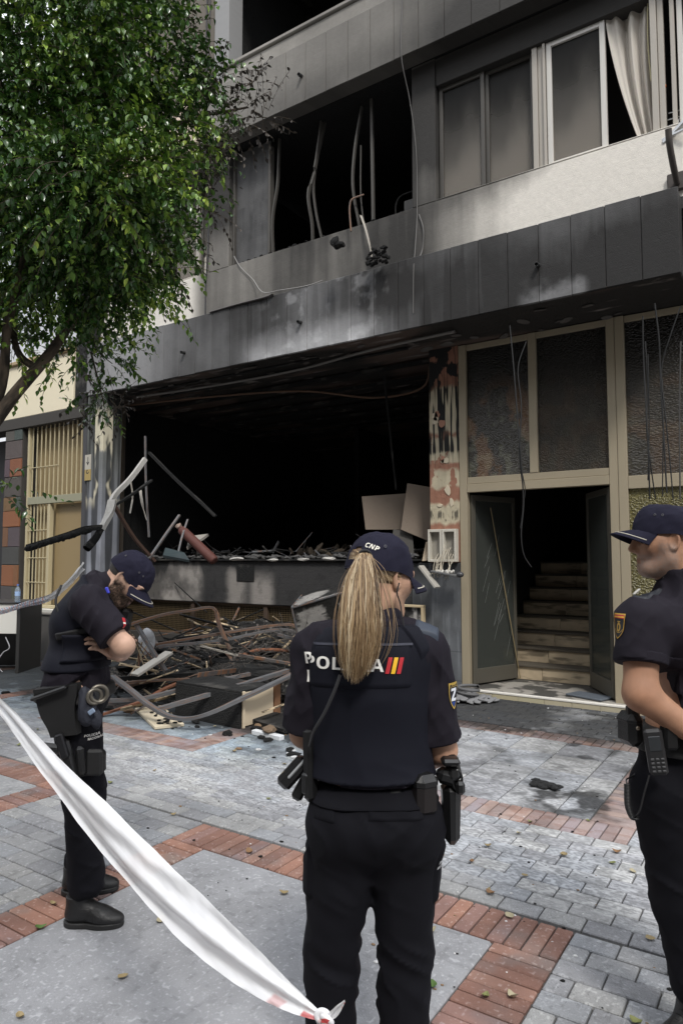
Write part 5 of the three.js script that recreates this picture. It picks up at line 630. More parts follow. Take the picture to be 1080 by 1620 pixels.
{
  const t = thing('barrier_tape', 'white plastic barrier tape stretched across the foreground, knotted at its right end', 'tape');
  const T = colTex(1024, 64, (u, v) => { let c = [0.9, 0.9, 0.91]; const red = 0.45 * sst(0.775, 0.79, u + 0.03 * v) * sst(0.865, 0.85, u + 0.05 * v) * sst(0.62, 0.72, v) + 0.9 * sst(0.9, 0.91, u) * sst(0.975, 0.965, u - 0.01 * v) * sst(0.6, 0.72, v); c = [mix(c[0], 0.62, red), mix(c[1], 0.12, red), mix(c[2], 0.12, red)]; return c; }, THREE.ClampToEdgeWrapping);
  const mT = phys(1, 1, 1, 0.28, { map: T, side: THREE.DoubleSide, transmission: 0.25, thickness: 0, clearcoat: 0.3 });
  mesh('band', ribbon([[-4.285, 0.963, -2.266], [-3.513, 0.885, -2.062], [-2.523, 0.839, -1.699], [-1.84, 0.802, -1.469], [-1.41, 0.771, -1.335], [-1.113, 0.762, -1.232], [-0.934, 0.746, -1.172], [-0.854, 0.731, -1.154], [-0.804, 0.712, -1.152]], [[-4.287, 0.917, -2.268], [-3.516, 0.799, -2.066], [-2.52, 0.742, -1.673], [-1.853, 0.677, -1.435], [-1.433, 0.657, -1.293], [-1.131, 0.674, -1.191], [-0.945, 0.693, -1.145], [-0.865, 0.701, -1.137], [-0.806, 0.706, -1.14]], 150, 0.12, 2.0), mT, t);
  mesh('knot', (() => { const g = new THREE.TorusKnotGeometry(0.009, 0.006, 60, 8, 2, 3); g.scale(1.2, 1, 1); g.translate(...[-0.798, 0.711, -1.144]); return g; })(), mT, t);
  mesh('tail', ribbon([[-0.796, 0.718, -1.145], [-0.775, 0.74, -1.145], [-0.752, 0.761, -1.147]], [[-0.792, 0.706, -1.148], [-0.77, 0.725, -1.15], [-0.751, 0.756, -1.148]], 16, 0.15, 5), mT, t);
  mesh('band', ribbon([[-0.798, 0.718, -1.144], [-0.776, 0.689, -1.161], [-0.697, 0.626, -1.183]], [[-0.804, 0.705, -1.141], [-0.787, 0.665, -1.156], [-0.707, 0.602, -1.177]], 20, 0.15, 7), mT, t);
  mesh('red_print', ribbon([[-0.795, 0.719, -1.131], [-0.787, 0.722, -1.132], [-0.78, 0.719, -1.137]], [[-0.795, 0.713, -1.131], [-0.788, 0.713, -1.133], [-0.781, 0.711, -1.138]], 8, 0.05, 1), std(0.55, 0.06, 0.06, 0.4), t);
}
{
  const t = thing('striped_tape', 'twisted red white and blue barrier tape tied to the column at the left', 'tape');
  const T = colTex(1024, 32, (u, v) => { const k = (u * 30 + v * 0.8) % 1, f = n2(u * 120, v * 3); const w = 0.5 * n2(u * 40, v * 4); return k < 0.13 && u < 0.55 ? [0.6, 0.16, 0.15] : k > 0.5 && k < 0.62 && u < 0.6 ? [0.25, 0.34, 0.58] : f > 0.78 && u < 0.6 ? [0.5, 0.55, 0.7] : [0.72 + 0.15 * w, 0.72 + 0.15 * w, 0.73 + 0.15 * w]; });
  const top = [[-6.613, 1.103, -3.598], [-6.7, 1.106, -3.901], [-6.955, 1.145, -4.33], [-7.269, 1.211, -4.838], [-7.623, 1.348, -5.313], [-8.07, 1.567, -5.841]], bot = [[-6.615, 1.042, -3.602], [-6.702, 1.042, -3.904], [-6.958, 1.084, -4.333], [-7.285, 1.115, -4.835], [-7.613, 1.277, -5.326], [-8.074, 1.464, -5.847]];
  mesh('band', ribbon(top, bot, 90, 0.25, 3), phys(1, 1, 1, 0.3, { map: T, side: THREE.DoubleSide, transmission: 0.2, thickness: 0 }), t);
}
// ---------- fallen leaves ----------
{
  const r = rng(66), lgs = [0, 1, 2].map((k) => { const g = new THREE.PlaneGeometry(0.05, 0.036, 8, 6), p = g.attributes.position; for (let i = 0; i < p.count; i++) { const u = p.getX(i) / 0.025, v = p.getY(i) / 0.018, w = Math.sqrt(Math.max(0.02, 1 - u * u)) * (1 - 0.35 * u); p.setXYZ(i, p.getX(i), p.getY(i) * w, 0.006 * u * u * (1 + k) + 0.007 * Math.abs(v) * w + 0.003 * n2(u * 2 + k * 9, v * 2)); } g.rotateX(-Math.PI / 2); g.computeVertexNormals(); return g; });
  const ms = [[0.26, 0.2, 0.1], [0.16, 0.17, 0.06], [0.2, 0.11, 0.05], [0.34, 0.3, 0.2], [0.07, 0.13, 0.03]].map((c) => std(...c, 0.7, { side: THREE.DoubleSide }));
  const spots = [[-2.21, 0, -1.826], [-2.55, 0, -2.37], [-2.32, 0, -1.475], [-2.411, 0, -2.195], [-2.793, 0, -1.86], [-2.934, 0, -2.016], [-3, 0, -3.653], [-2.11, 0, -2.684], [-1.371, 0, -2.771], [-1.204, 0, -2.435], [-1.011, 0, -2.483], [-0.927, 0, -2.53], [-1.136, -0, -3.077], [-1.285, 0, -3.23], [-1.304, 0, -3.255], [-1.207, 0, -3.502], [-1.114, 0, -3.847], [-0.881, 0, -4.049], [-1.823, 0, -3.849], [-1.414, 0, -4.007], [-1.414, -0, -4.214], [-0.576, 0, -3.227], [-0.525, 0, -2.632], [-1.501, 0, -3.738], [-0.871, 0, -3.897], [-3.314, -0, -3.105], [-4.149, 0, -3.281], [-4.705, 0, -4.915], [-4.114, 0, -3.656], [-2.549, 0, -2.945], [-1.753, 0, -2.549], [-1.635, 0, -2.509], [-3.965, 0, -4.37], [-3.395, 0, -4.324], [-6.007, 0, -3.907], [-5.639, 0, -3.494], [-0.763, 0, -3.854], [-1.124, -0, -4.43], [-1.496, 0, -3.502]];
  spots.forEach((s, i) => { const k = i % 5 === 4 && i < 12 ? 4 : Math.floor(r() * 4); const X = s[0], Z = s[2], pn = panels.find(([a, b, c, d]) => X > a && X < b && Z > c && Z < d), on = !pn ? 'the grey pavers' : X > pn[0] + BW && X < pn[1] - BW && Z > pn[2] + BW && Z < pn[3] - BW ? (pn[3] > -1 ? 'the concrete slab' : 'the pale tiles') : 'the red brick border', tone = ['tan', 'olive', 'brown', 'pale', 'green'][k]; const m = solo('fallen_leaf', `small ${tone} leaf fallen on ${on}`, 'leaf', lgs[i % 3], ms[k], `${tone} leaves on ${on}`); m.position.set(s[0], 0.004, s[2]); m.rotation.set((r() - 0.5) * 0.3, r() * 6.28, (r() - 0.5) * 0.3); const sc = 0.55 + 0.5 * r(); m.scale.set(sc, sc, sc); });
}
// ================= PEOPLE =================
// signed distance helpers
function bone(a, b, ra, rb = ra, flat = null, k = 1) { // flat: direction in which the section is squeezed by k
  const A = V(...a), D = V(...b).sub(A), L2 = Math.max(1e-9, D.lengthSq()), n = flat ? V(...flat).normalize() : null;
  return (x, y, z) => {
    let px = x - A.x, py = y - A.y, pz = z - A.z; let t = (px * D.x + py * D.y + pz * D.z) / L2; t = t < 0 ? 0 : t > 1 ? 1 : t; px -= D.x * t; py -= D.y * t; pz -= D.z * t;
    if (n) { const q = (px * n.x + py * n.y + pz * n.z) * (k - 1); px += n.x * q; py += n.y * q; pz += n.z * q; const d = Math.sqrt(px * px + py * py + pz * pz) - (ra + (rb - ra) * t); return d > 0 ? d / (1 + 0.5 * (k - 1)) : d; }
    return Math.sqrt(px * px + py * py + pz * pz) - (ra + (rb - ra) * t);
  };
}
const ell = (c, r) => { const m = Math.min(...r); return (x, y, z) => { const a = (x - c[0]) / r[0], b = (y - c[1]) / r[1], d = (z - c[2]) / r[2], k = Math.sqrt(a * a + b * b + d * d); if (k < 1e-6) return -m; const a1 = a / r[0], b1 = b / r[1], d1 = d / r[2]; return k * (k - 1) / Math.sqrt(a1 * a1 + b1 * b1 + d1 * d1); }; };
const smin = (a, b, k) => { const h = Math.max(k - Math.abs(a - b), 0) / k; return Math.min(a, b) - h * h * k * 0.25; };
const smax = (a, b, k) => -smin(-a, -b, k);
const join = (fs, k) => (x, y, z) => { let d = fs[0](x, y, z); for (let i = 1; i < fs.length; i++) d = smin(d, fs[i](x, y, z), k); return d; };
// naive surface nets over a box, vertices pulled onto the surface, normals from the gradient
function skin(f, lo, hi, cell, colour) {
  const nx = Math.ceil((hi[0] - lo[0]) / cell) + 1, ny = Math.ceil((hi[1] - lo[1]) / cell) + 1, nz = Math.ceil((hi[2] - lo[2]) / cell) + 1, F = new Float32Array(nx * ny * nz), B = 6;
  for (let k0 = 0; k0 < nz; k0 += B) for (let j0 = 0; j0 < ny; j0 += B) for (let i0 = 0; i0 < nx; i0 += B) {
    const h = (B - 1) / 2, v = f(lo[0] + (i0 + h) * cell, lo[1] + (j0 + h) * cell, lo[2] + (k0 + h) * cell), far = Math.abs(v) > cell * B * 1.25 + 0.02;
    for (let k = k0; k < Math.min(nz, k0 + B); k++) for (let j = j0; j < Math.min(ny, j0 + B); j++) for (let i = i0; i < Math.min(nx, i0 + B); i++) F[(k * ny + j) * nx + i] = far ? v : f(lo[0] + i * cell, lo[1] + j * cell, lo[2] + k * cell);
  }
  const id = new Int32Array(nx * ny * nz).fill(-1), pos = [], e = cell * 0.4, N = [], C = [];
  const off = [0, 1, nx, nx + 1, nx * ny, nx * ny + 1, nx * ny + nx, nx * ny + nx + 1], ed = [[0, 1], [2, 3], [4, 5], [6, 7], [0, 2], [1, 3], [4, 6], [5, 7], [0, 4], [1, 5], [2, 6], [3, 7]];
  for (let k = 0; k < nz - 1; k++) for (let j = 0; j < ny - 1; j++) for (let i = 0; i < nx - 1; i++) {
    const b = (k * ny + j) * nx + i; let m = 0; for (let q = 0; q < 8; q++) if (F[b + off[q]] < 0) m |= 1 << q; if (m === 0 || m === 255) continue;
    let sx = 0, sy = 0, sz = 0, n = 0; for (const [p, q] of ed) { const a = F[b + off[p]], c = F[b + off[q]]; if ((a < 0) === (c < 0)) continue; const t = a / (a - c); sx += (p & 1) + ((q & 1) - (p & 1)) * t; sy += (p >> 1 & 1) + ((q >> 1 & 1) - (p >> 1 & 1)) * t; sz += (p >> 2) + ((q >> 2) - (p >> 2)) * t; n++; }
    let x = lo[0] + (i + sx / n) * cell, y = lo[1] + (j + sy / n) * cell, z = lo[2] + (k + sz / n) * cell;
    let gx, gy, gz, g; for (let it = 0; it < 2; it++) { gx = f(x + e, y, z) - f(x - e, y, z); gy = f(x, y + e, z) - f(x, y - e, z); gz = f(x, y, z + e) - f(x, y, z - e); g = Math.hypot(gx, gy, gz) || 1; if (it === 0) { const d = clamp(f(x, y, z) / Math.max(0.3, g / (2 * e)), -cell * 0.6, cell * 0.6); x -= gx / g * d; y -= gy / g * d; z -= gz / g * d; } }
    id[b] = pos.length / 3; pos.push(x, y, z); N.push(gx / g, gy / g, gz / g); if (colour) C.push(...colour(x, y, z));
  }
  const idx = [], quad = (a, b, c, d, s) => { if (a < 0 || b < 0 || c < 0 || d < 0) return; s ? idx.push(a, b, c, a, c, d) : idx.push(a, c, b, a, d, c); };
  for (let k = 1; k < nz - 1; k++) for (let j = 1; j < ny - 1; j++) for (let i = 1; i < nx - 1; i++) { const b = (k * ny + j) * nx + i, s = F[b] < 0; if (s !== F[b + 1] < 0) quad(id[b - nx - nx * ny], id[b - nx * ny], id[b], id[b - nx], s); if (s !== F[b + nx] < 0) quad(id[b - 1 - nx * ny], id[b - 1], id[b], id[b - nx * ny], s); if (s !== F[b + nx * ny] < 0) quad(id[b - 1 - nx], id[b - nx], id[b], id[b - 1], s); }
  const g = new THREE.BufferGeometry(); g.setAttribute('position', new THREE.Float32BufferAttribute(pos, 3)); g.setAttribute('normal', new THREE.Float32BufferAttribute(N, 3));
  const uv = new Float32Array(pos.length / 3 * 2); for (let i = 0; i < uv.length / 2; i++) { uv[2 * i] = Math.atan2(N[3 * i], N[3 * i + 2]) * 0.1 + pos[3 * i] * 0.5; uv[2 * i + 1] = pos[3 * i + 1]; } g.setAttribute('uv', new THREE.BufferAttribute(uv, 2));
  if (colour) g.setAttribute('color', new THREE.Float32BufferAttribute(C, 3)); g.setIndex(idx); return g;
}
// a patch laid on a surface: marches from outside along -n
function patch(f, c, n, up, w, h, lift, nx = 20, ny = 12, edge = 0, round = 0) {
  n = V(...n).normalize(); const r = V(...up).cross(n).normalize(), u = n.clone().cross(r); c = V(...c); const pos = [], uv = [], idx = [];
  for (let j = 0; j <= ny; j++) for (let i = 0; i <= nx; i++) {
    let s = i / nx - 0.5, t = j / ny - 0.5; const q = c.clone().addScaledVector(r, s * w).addScaledVector(u, t * h).addScaledVector(n, 0.16); let d = 0; for (let k = 0; k < 60; k++) { const v = f(q.x, q.y, q.z); if (v < 0.0006 || d > 0.32) break; const st = Math.min(v * 0.7 + 0.0003, 0.03); q.addScaledVector(n, -st); d += st; }
    const b = Math.min(0.5 - Math.abs(s), 0.5 - Math.abs(t)); q.addScaledVector(n, edge && (i === 0 || j === 0 || i === nx || j === ny) ? -0.003 : lift); pos.push(q.x, q.y, q.z); uv.push(i / nx, j / ny);
  }
  for (let j = 0; j < ny; j++) for (let i = 0; i < nx; i++) { const k = j * (nx + 1) + i; idx.push(k, k + 1, k + nx + 2, k, k + nx + 2, k + nx + 1); }
  const g = new THREE.BufferGeometry(); g.setAttribute('position', new THREE.Float32BufferAttribute(pos, 3)); g.setAttribute('uv', new THREE.Float32BufferAttribute(uv, 2)); g.setIndex(idx); g.computeVertexNormals(); return g;
}
function patchOn(m, c, n, up, w, h, lift, nx, ny) { n = V(...n).normalize(); const r = V(...up).cross(n).normalize(), u = n.clone().cross(r), rc = new THREE.Raycaster(), pos = [], uv = [], idx = [], test = new THREE.Mesh(m.geometry, new THREE.MeshBasicMaterial({ side: THREE.DoubleSide })); test.updateMatrixWorld(); c = V(...c); for (let j = 0; j <= ny; j++) for (let i = 0; i <= nx; i++) { const q = c.clone().addScaledVector(r, (i / nx - 0.5) * w).addScaledVector(u, (j / ny - 0.5) * h).addScaledVector(n, 0.2); rc.set(q, n.clone().negate()); const hit = rc.intersectObject(test)[0], p = hit ? hit.point : q.addScaledVector(n, -0.2); p.addScaledVector(n, lift); pos.push(p.x, p.y, p.z); uv.push(i / nx, j / ny); } for (let j = 0; j < ny; j++) for (let i = 0; i < nx; i++) { const k = j * (nx + 1) + i; idx.push(k, k + 1, k + nx + 2, k, k + nx + 2, k + nx + 1); } const g = new THREE.BufferGeometry(); g.setAttribute('position', new THREE.Float32BufferAttribute(pos, 3)); g.setAttribute('uv', new THREE.Float32BufferAttribute(uv, 2)); g.setIndex(idx); g.computeVertexNormals(); return g; }
function printTex(w, h, draw) { const c = document.createElement('canvas'); c.width = w; c.height = h; const x = c.getContext('2d'); x.clearRect(0, 0, w, h); draw(x, w, h); const t = new THREE.CanvasTexture(c); t.colorSpace = THREE.SRGBColorSpace; t.anisotropy = 8; return t; }
const printMat = (t, rough = 0.5) => std(1, 1, 1, rough, { map: t, transparent: true, alphaTest: 0.35, side: THREE.DoubleSide });
const mergeC = (...gs) => mergeGeometries(gs.map((g) => { const h = g.clone(); if (!h.index) { const n = h.attributes.position.count; h.setIndex([...Array(n).keys()]); } return h; }));
// cloth and skin
const mkCloth = (r, g, b, rough = 0.85, bs = 0.0007) => phys(r, g, b, rough, { sheen: 0.25, sheenRoughness: 0.5, sheenColor: new THREE.Color().setRGB(0.05, 0.05, 0.075), bumpMap: rep(weave, 26), bumpScale: bs, specularIntensity: 0.4 });
const mShirt = mkCloth(0.013, 0.0108, 0.0165), mVest = mkCloth(0.006, 0.0066, 0.0125, 0.75), mTrouser = mkCloth(0.0036, 0.0036, 0.0062), mCapM = mkCloth(0.012, 0.0115, 0.025), mLeather = phys(0.009, 0.009, 0.0095, 0.32, { bumpMap: rep(fineBump, 8), bumpScale: 0.0012 }), mGear = std(0.0055, 0.0055, 0.006, 0.6, { bumpMap: rep(fineBump, 6), bumpScale: 0.001 }), mPoly = std(0.01, 0.01, 0.0105, 0.28);
const mSkin = phys(1, 1, 1, 0.5, { vertexColors: true, specularIntensity: 0.6, bumpMap: rep(fineBump, 14), bumpScale: 0.0006 });
const fold = (x, y, z, fx, fy, fz) => { const a = n3(x * fx, y * fy, z * fz); return 1 - Math.abs(a * 2 - 1); };
// ---- head in its own frame: x to the figure's left, y up, z forward; chin at -0.115, crown at 0.12 ----
function headField(o = {}) {
  const s = o.thin || 1, f = [ell([0, 0.03, -0.014], [0.077 * s, 0.091, 0.099]), ell([0, -0.04, 0.018], [0.06 * s, 0.07, 0.07]), bone([-0.014, -0.094, 0.06], [0.014, -0.094, 0.06], 0.022), bone([-0.036, 0.034, 0.07], [0.036, 0.034, 0.07], 0.018), bone([0.05 * s, -0.06, 0.0], [0.018, -0.09, 0.055], 0.02), bone([-0.05 * s, -0.06, 0.0], [-0.018, -0.09, 0.055], 0.02), bone([0.042 * s, -0.012, 0.055], [0.052 * s, -0.005, 0.03], 0.024), bone([-0.042 * s, -0.012, 0.055], [-0.052 * s, -0.005, 0.03], 0.024)];
  const base = join(f, 0.035), nose = join([bone([0, 0.02, 0.086], [0, -0.018, 0.107], 0.009, 0.0125), bone([-0.011, -0.026, 0.094], [0.011, -0.026, 0.094], 0.0085)], 0.012), lips = join([bone([-0.019, -0.056, 0.079], [0.019, -0.056, 0.079], 0.0075), bone([-0.015, -0.068, 0.078], [0.015, -0.068, 0.078], 0.0085)], 0.006), eyes = [bone([-0.031, 0.012, 0.073], [-0.031, 0.012, 0.0735], 0.0135), bone([0.031, 0.012, 0.073], [0.031, 0.012, 0.0735], 0.0135)], sock = [ell([-0.032, 0.011, 0.096], [0.02, 0.013, 0.018]), ell([0.032, 0.011, 0.096], [0.02, 0.013, 0.018])];
  const neck = bone([0, -0.05, -0.028], [0, -0.2, -0.05], o.neck || 0.056, (o.neck || 0.056) + 0.006);
  const ear = [-1, 1].map((q) => { const out = ell([0, 0, 0], [0.011, 0.034, 0.0205]), rim = ell([0.009, 0.004, 0.001], [0.008, 0.024, 0.0135]); return (x, y, z) => { let X = (x * q - 0.078 * s), Y = y + 0.002, Z = z + 0.012; const a = 0.3, xr = X * Math.cos(a) + Z * Math.sin(a), zr = -X * Math.sin(a) + Z * Math.cos(a), yr = Y + zr * 0.3; return smax(out(xr, yr, zr), -rim(xr, yr, zr), 0.006); }; });
  return (x, y, z) => { let d = base(x, y, z); for (const q of sock) d = smax(d, -q(x, y, z), 0.014); d = smin(d, nose(x, y, z), 0.014); d = smin(d, lips(x, y, z), 0.008); for (const q of eyes) d = smin(d, q(x, y, z), 0.003); d = smax(d, -(Math.hypot((y + 0.0615) * 1, (z - 0.09)) - 0.0022 + Math.max(0, Math.abs(x) - 0.02)), 0.003); d = smin(d, neck(x, y, z), 0.035); for (const q of ear) d = smin(d, q(x, y, z), 0.006); return d + 0.014 * sst(0.034, 0.056, y) * sst(0.0, 0.04, z); };
}
function headColour(o) { return (x, y, z) => { let c = [...o.skin]; const bl = 0.8 + 0.28 * n3(x * 60, y * 60, z * 60) + 0.12 * n3(x * 170, y * 170, z * 170), m = n3(x * 18, y * 18, z * 18); c = [c[0] * bl, c[1] * bl * (0.94 + 0.1 * m), c[2] * bl * (0.94 + 0.1 * m)];
  if (o.beard) { let b = sst(-0.028, -0.05, y + 0.35 * Math.max(0, 0.03 - z) * 0.6) * sst(-0.03, -0.012, z) * sst(-0.13, -0.118, y) ; b = Math.max(b * (1 - sst(0.016, 0.01, Math.abs(x)) * sst(0.075, 0.07, 0) * 0), sst(0.006, -0.02, y) * sst(0.036, 0.022, Math.abs(z - 0.012)) * sst(0.05, 0.056, Math.abs(x)) * 0.9); b *= 1 - 0.9 * sst(0.0105, 0.007, Math.abs(y + 0.0615)) * sst(0.024, 0.018, Math.abs(x)); b *= 0.55 + 0.45 * sst(0.3, 0.6, n3(x * 240, y * 240, z * 240)); b *= o.beardMix; for (let i = 0; i < 3; i++) c[i] = mix(c[i], o.beard[i], b); }
  const lip = sst(0.013, 0.007, Math.abs(y + 0.062)) * sst(0.024, 0.017, Math.abs(x)) * sst(0.07, 0.078, z); c = [mix(c[0], c[0] * 0.85, lip), mix(c[1], c[1] * 0.78, lip), mix(c[2], c[2] * 0.8, lip)];
  const ex = Math.abs(Math.abs(x) - 0.031), eye = sst(0.0115, 0.009, Math.hypot(ex, (y - 0.012) * 1.6)) * sst(0.076, 0.08, z), iris = sst(0.0062, 0.005, Math.hypot(ex, y - 0.012)) * sst(0.078, 0.082, z); for (let i = 0; i < 3; i++) { c[i] = mix(c[i], 0.5, eye); c[i] = mix(c[i], 0.02, iris); }
  const brow = sst(0.006, 0.002, Math.abs(y - 0.034 + 0.14 * Math.abs(ex - 0.004))) * sst(0.024, 0.018, ex) * sst(0.06, 0.066, z); for (let i = 0; i < 3; i++) c[i] = mix(c[i], o.hair[i], brow * 0.85);
  if (o.scalp) { const h = sst(0.0, 0.02, y + 0.9 * (z < 0 ? z * 0.6 + 0.02 : -0.005 - z * 0.35) * -1 - 0.0) * sst(0.05, 0.02, z) * o.scalp; for (let i = 0; i < 3; i++) c[i] = mix(c[i], o.hair[i], h * (0.6 + 0.4 * n3(x * 200, y * 200, z * 200))); }
  return c; }; }
// short hairs standing on the skin where mask says so
function stubble(hg, mask, n, len, rad, seed) { const r = rng(seed), p = hg.attributes.position, N = hg.attributes.normal, pos = [], ok = []; for (let i = 0; i < p.count; i++) if (mask(p.getX(i), p.getY(i), p.getZ(i)) > 0.25) ok.push(i); for (let k = 0; k < n; k++) { const i = ok[Math.floor(r() * ok.length)], a = V(p.getX(i) + 0.004 * (r() - 0.5), p.getY(i) + 0.004 * (r() - 0.5), p.getZ(i) + 0.004 * (r() - 0.5)), d = V(N.getX(i), N.getY(i), N.getZ(i)).add(V((r() - 0.5) * 0.8, -0.9, (r() - 0.5) * 0.8)).normalize(), s = d.clone().cross(V(r(), r(), r())).normalize(), u = d.clone().cross(s); const tip = a.clone().addScaledVector(d, len * (0.5 + r())), q = [0, 2.1, 4.2].map((t) => a.clone().addScaledVector(s, rad * Math.cos(t)).addScaledVector(u, rad * Math.sin(t))); for (let e = 0; e < 3; e++) pos.push(...q[e].toArray(), ...q[(e + 1) % 3].toArray(), ...tip.toArray()); } const g = new THREE.BufferGeometry(); g.setAttribute('position', new THREE.Float32BufferAttribute(pos, 3)); g.computeVertexNormals(); return g; }
const beardMask = (x, y, z) => Math.max(sst(-0.03, -0.05, y) * sst(0.0, 0.03, z + 0.02) * sst(-0.13, -0.12, y), sst(0.004, -0.02, y) * sst(0.034, 0.02, Math.abs(z - 0.012)) * sst(0.05, 0.056, Math.abs(x)) * sst(-0.1, -0.05, y)) * (1 - sst(0.011, 0.007, Math.abs(y + 0.062)) * sst(0.024, 0.018, Math.abs(x)) * sst(0.06, 0.07, z)) * (1 - sst(-0.05, -0.03, y) * sst(0.05, 0.07, z));
// frame matrix for a head: position, forward and up
function frame(p, fwd, up) { const z = V(...fwd).normalize(), x = V(...up).cross(z).normalize(), y = z.clone().cross(x); return new THREE.Matrix4().makeBasis(x, y, z).setPosition(...p); }
// ---- cap in head frame ----
function capGeo(o = {}) {
  const rx = 0.0878, rz = 0.1075, hh = o.h || 0.088, pos = [], idx = [], uv = [], nA = 72, nB = 20, r = o.flat || 0.72;
  const P = (a, t) => { const sa = Math.sin(a), ca = Math.cos(a), ph = t * Math.PI / 2, c = Math.pow(Math.cos(ph), r), s = Math.pow(Math.sin(ph), 0.95); const seam = 1 - 0.012 * Math.pow(Math.abs(Math.cos(3 * a)), 40) * (1 - t) ; const w = 0.0032 * (n3(sa * 4, t * 5, ca * 4) - 0.5) * 2 + 0.0035 * (fold(sa * 2, t * 2, ca * 2, 2, 6, 2) - 0.5); const k = (c * seam) * (1 + 0.03 * Math.sin(t * 3.1)) + w / 0.09 * (1 - t * 0.5); return [sa * rx * k, 0.016 + s * (hh + 0.014) + (o.tilt || 0.0) * ca * c + w * t - (1 - t) * (ca < 0 ? 0.012 * -ca : 0.016 * ca), ca * rz * k - 0.014 + 0.009 * Math.max(0, ca) * (1 - t)]; };
  for (let j = 0; j <= nB; j++) for (let i = 0; i <= nA; i++) { const p = P(i / nA * Math.PI * 2, j / nB); pos.push(...p); uv.push(i / nA, j / nB * 0.3); }
  for (let j = 0; j < nB; j++) for (let i = 0; i < nA; i++) { const k = j * (nA + 1) + i; if (o.open) { const mx = pos[3 * k], my = pos[3 * k + 1], mz = pos[3 * k + 2]; if (mz < -0.05 && Math.hypot(mx, (my - 0.034) * 1.15) < 0.034) continue; } idx.push(k, k + 1, k + nA + 2, k, k + nA + 2, k + nA + 1); }
  const g = new THREE.BufferGeometry(); g.setAttribute('position', new THREE.Float32BufferAttribute(pos, 3)); g.setAttribute('uv', new THREE.Float32BufferAttribute(uv, 2)); g.setIndex(idx); g.computeVertexNormals(); return g;
}
function brimPt(s, t, th = 0) { const a = s * 1.13, rx = 0.082, rz = 0.103, L = 0.078 * Math.pow(Math.cos(s * 1.38), 0.55); const k = t * L; return [Math.sin(a) * rx + Math.sin(a) * k * 0.25, 0.024 - 0.016 * t - 0.022 * s * s * (0.5 + t) + th - 0.004 * t * t, Math.cos(a) * rz - 0.006 + k]; }
function brimGeo() { const n = 40, m = 10, pos = [], uv = [], idx = []; for (const th of [0.002, -0.002]) for (let j = 0; j <= m; j++) for (let i = 0; i <= n; i++) { pos.push(...brimPt(i / n * 2 - 1, j / m, th)); uv.push(i / n * 0.2, j / m * 0.08); } const o = (n + 1) * (m + 1); for (let j = 0; j < m; j++) for (let i = 0; i < n; i++) { const k = j * (n + 1) + i; idx.push(k, k + n + 2, k + 1, k, k + n + 1, k + n + 2, o + k, o + k + 1, o + k + n + 2, o + k, o + k + n + 2, o + k + n + 1); } for (let i = 0; i < n; i++) { const k = m * (n + 1) + i; idx.push(k, k + o, k + 1, k + 1, k + o, k + o + 1); } const g = new THREE.BufferGeometry(); g.setAttribute('position', new THREE.Float32BufferAttribute(pos, 3)); g.setAttribute('uv', new THREE.Float32BufferAttribute(uv, 2)); g.setIndex(idx); g.computeVertexNormals(); return g; }
function addCap(t, Mx, o = {}) {
  Mx = Mx.clone().multiply(new THREE.Matrix4().makeRotationX(o.pitch || 0).setPosition(0, o.lift || 0, 0)); const ap = (g) => g.applyMatrix4(Mx), cap = mesh('cap', ap(capGeo(o)), Object.assign(mCapM.clone(), { side: THREE.DoubleSide }), t);
  mesh('peak', ap(brimGeo()), mCapM, cap); mesh('peak_piping', ap(tube(Array.from({ length: 21 }, (_, i) => brimPt((i / 20 * 2 - 1) * 0.93, 0.8, 0.003)), 0.0017, 60, 5)), std(0.62, 0.58, 0.48, 0.5), cap);
  mesh('button', ap(new THREE.SphereGeometry(0.008, 12, 8).scale(1, 0.5, 1).translate(0, 0.03 + (o.h || 0.088), -0.014)), mCapM, cap);
  const ey = []; for (const a of [0.9, 1.15, -0.9, -1.15, 2.2, -2.2]) ey.push(new THREE.TorusGeometry(0.0032, 0.0012, 6, 12).rotateY(a).translate(Math.sin(a) * 0.0855, 0.078, Math.cos(a) * 0.104 - 0.014)); mesh('eyelets', ap(M(ey)), std(0.1, 0.1, 0.11, 0.4), cap);
  if (o.open) { mesh('strap', ap(sweep(Array.from({ length: 13 }, (_, i) => { const a = Math.PI - 0.62 + i / 12 * 1.24; return [Math.sin(a) * 0.0885, 0.021, Math.cos(a) * 0.108 - 0.014]; }), 0.003, 0.018, 30)), mCapM, cap); }
  return cap;
}
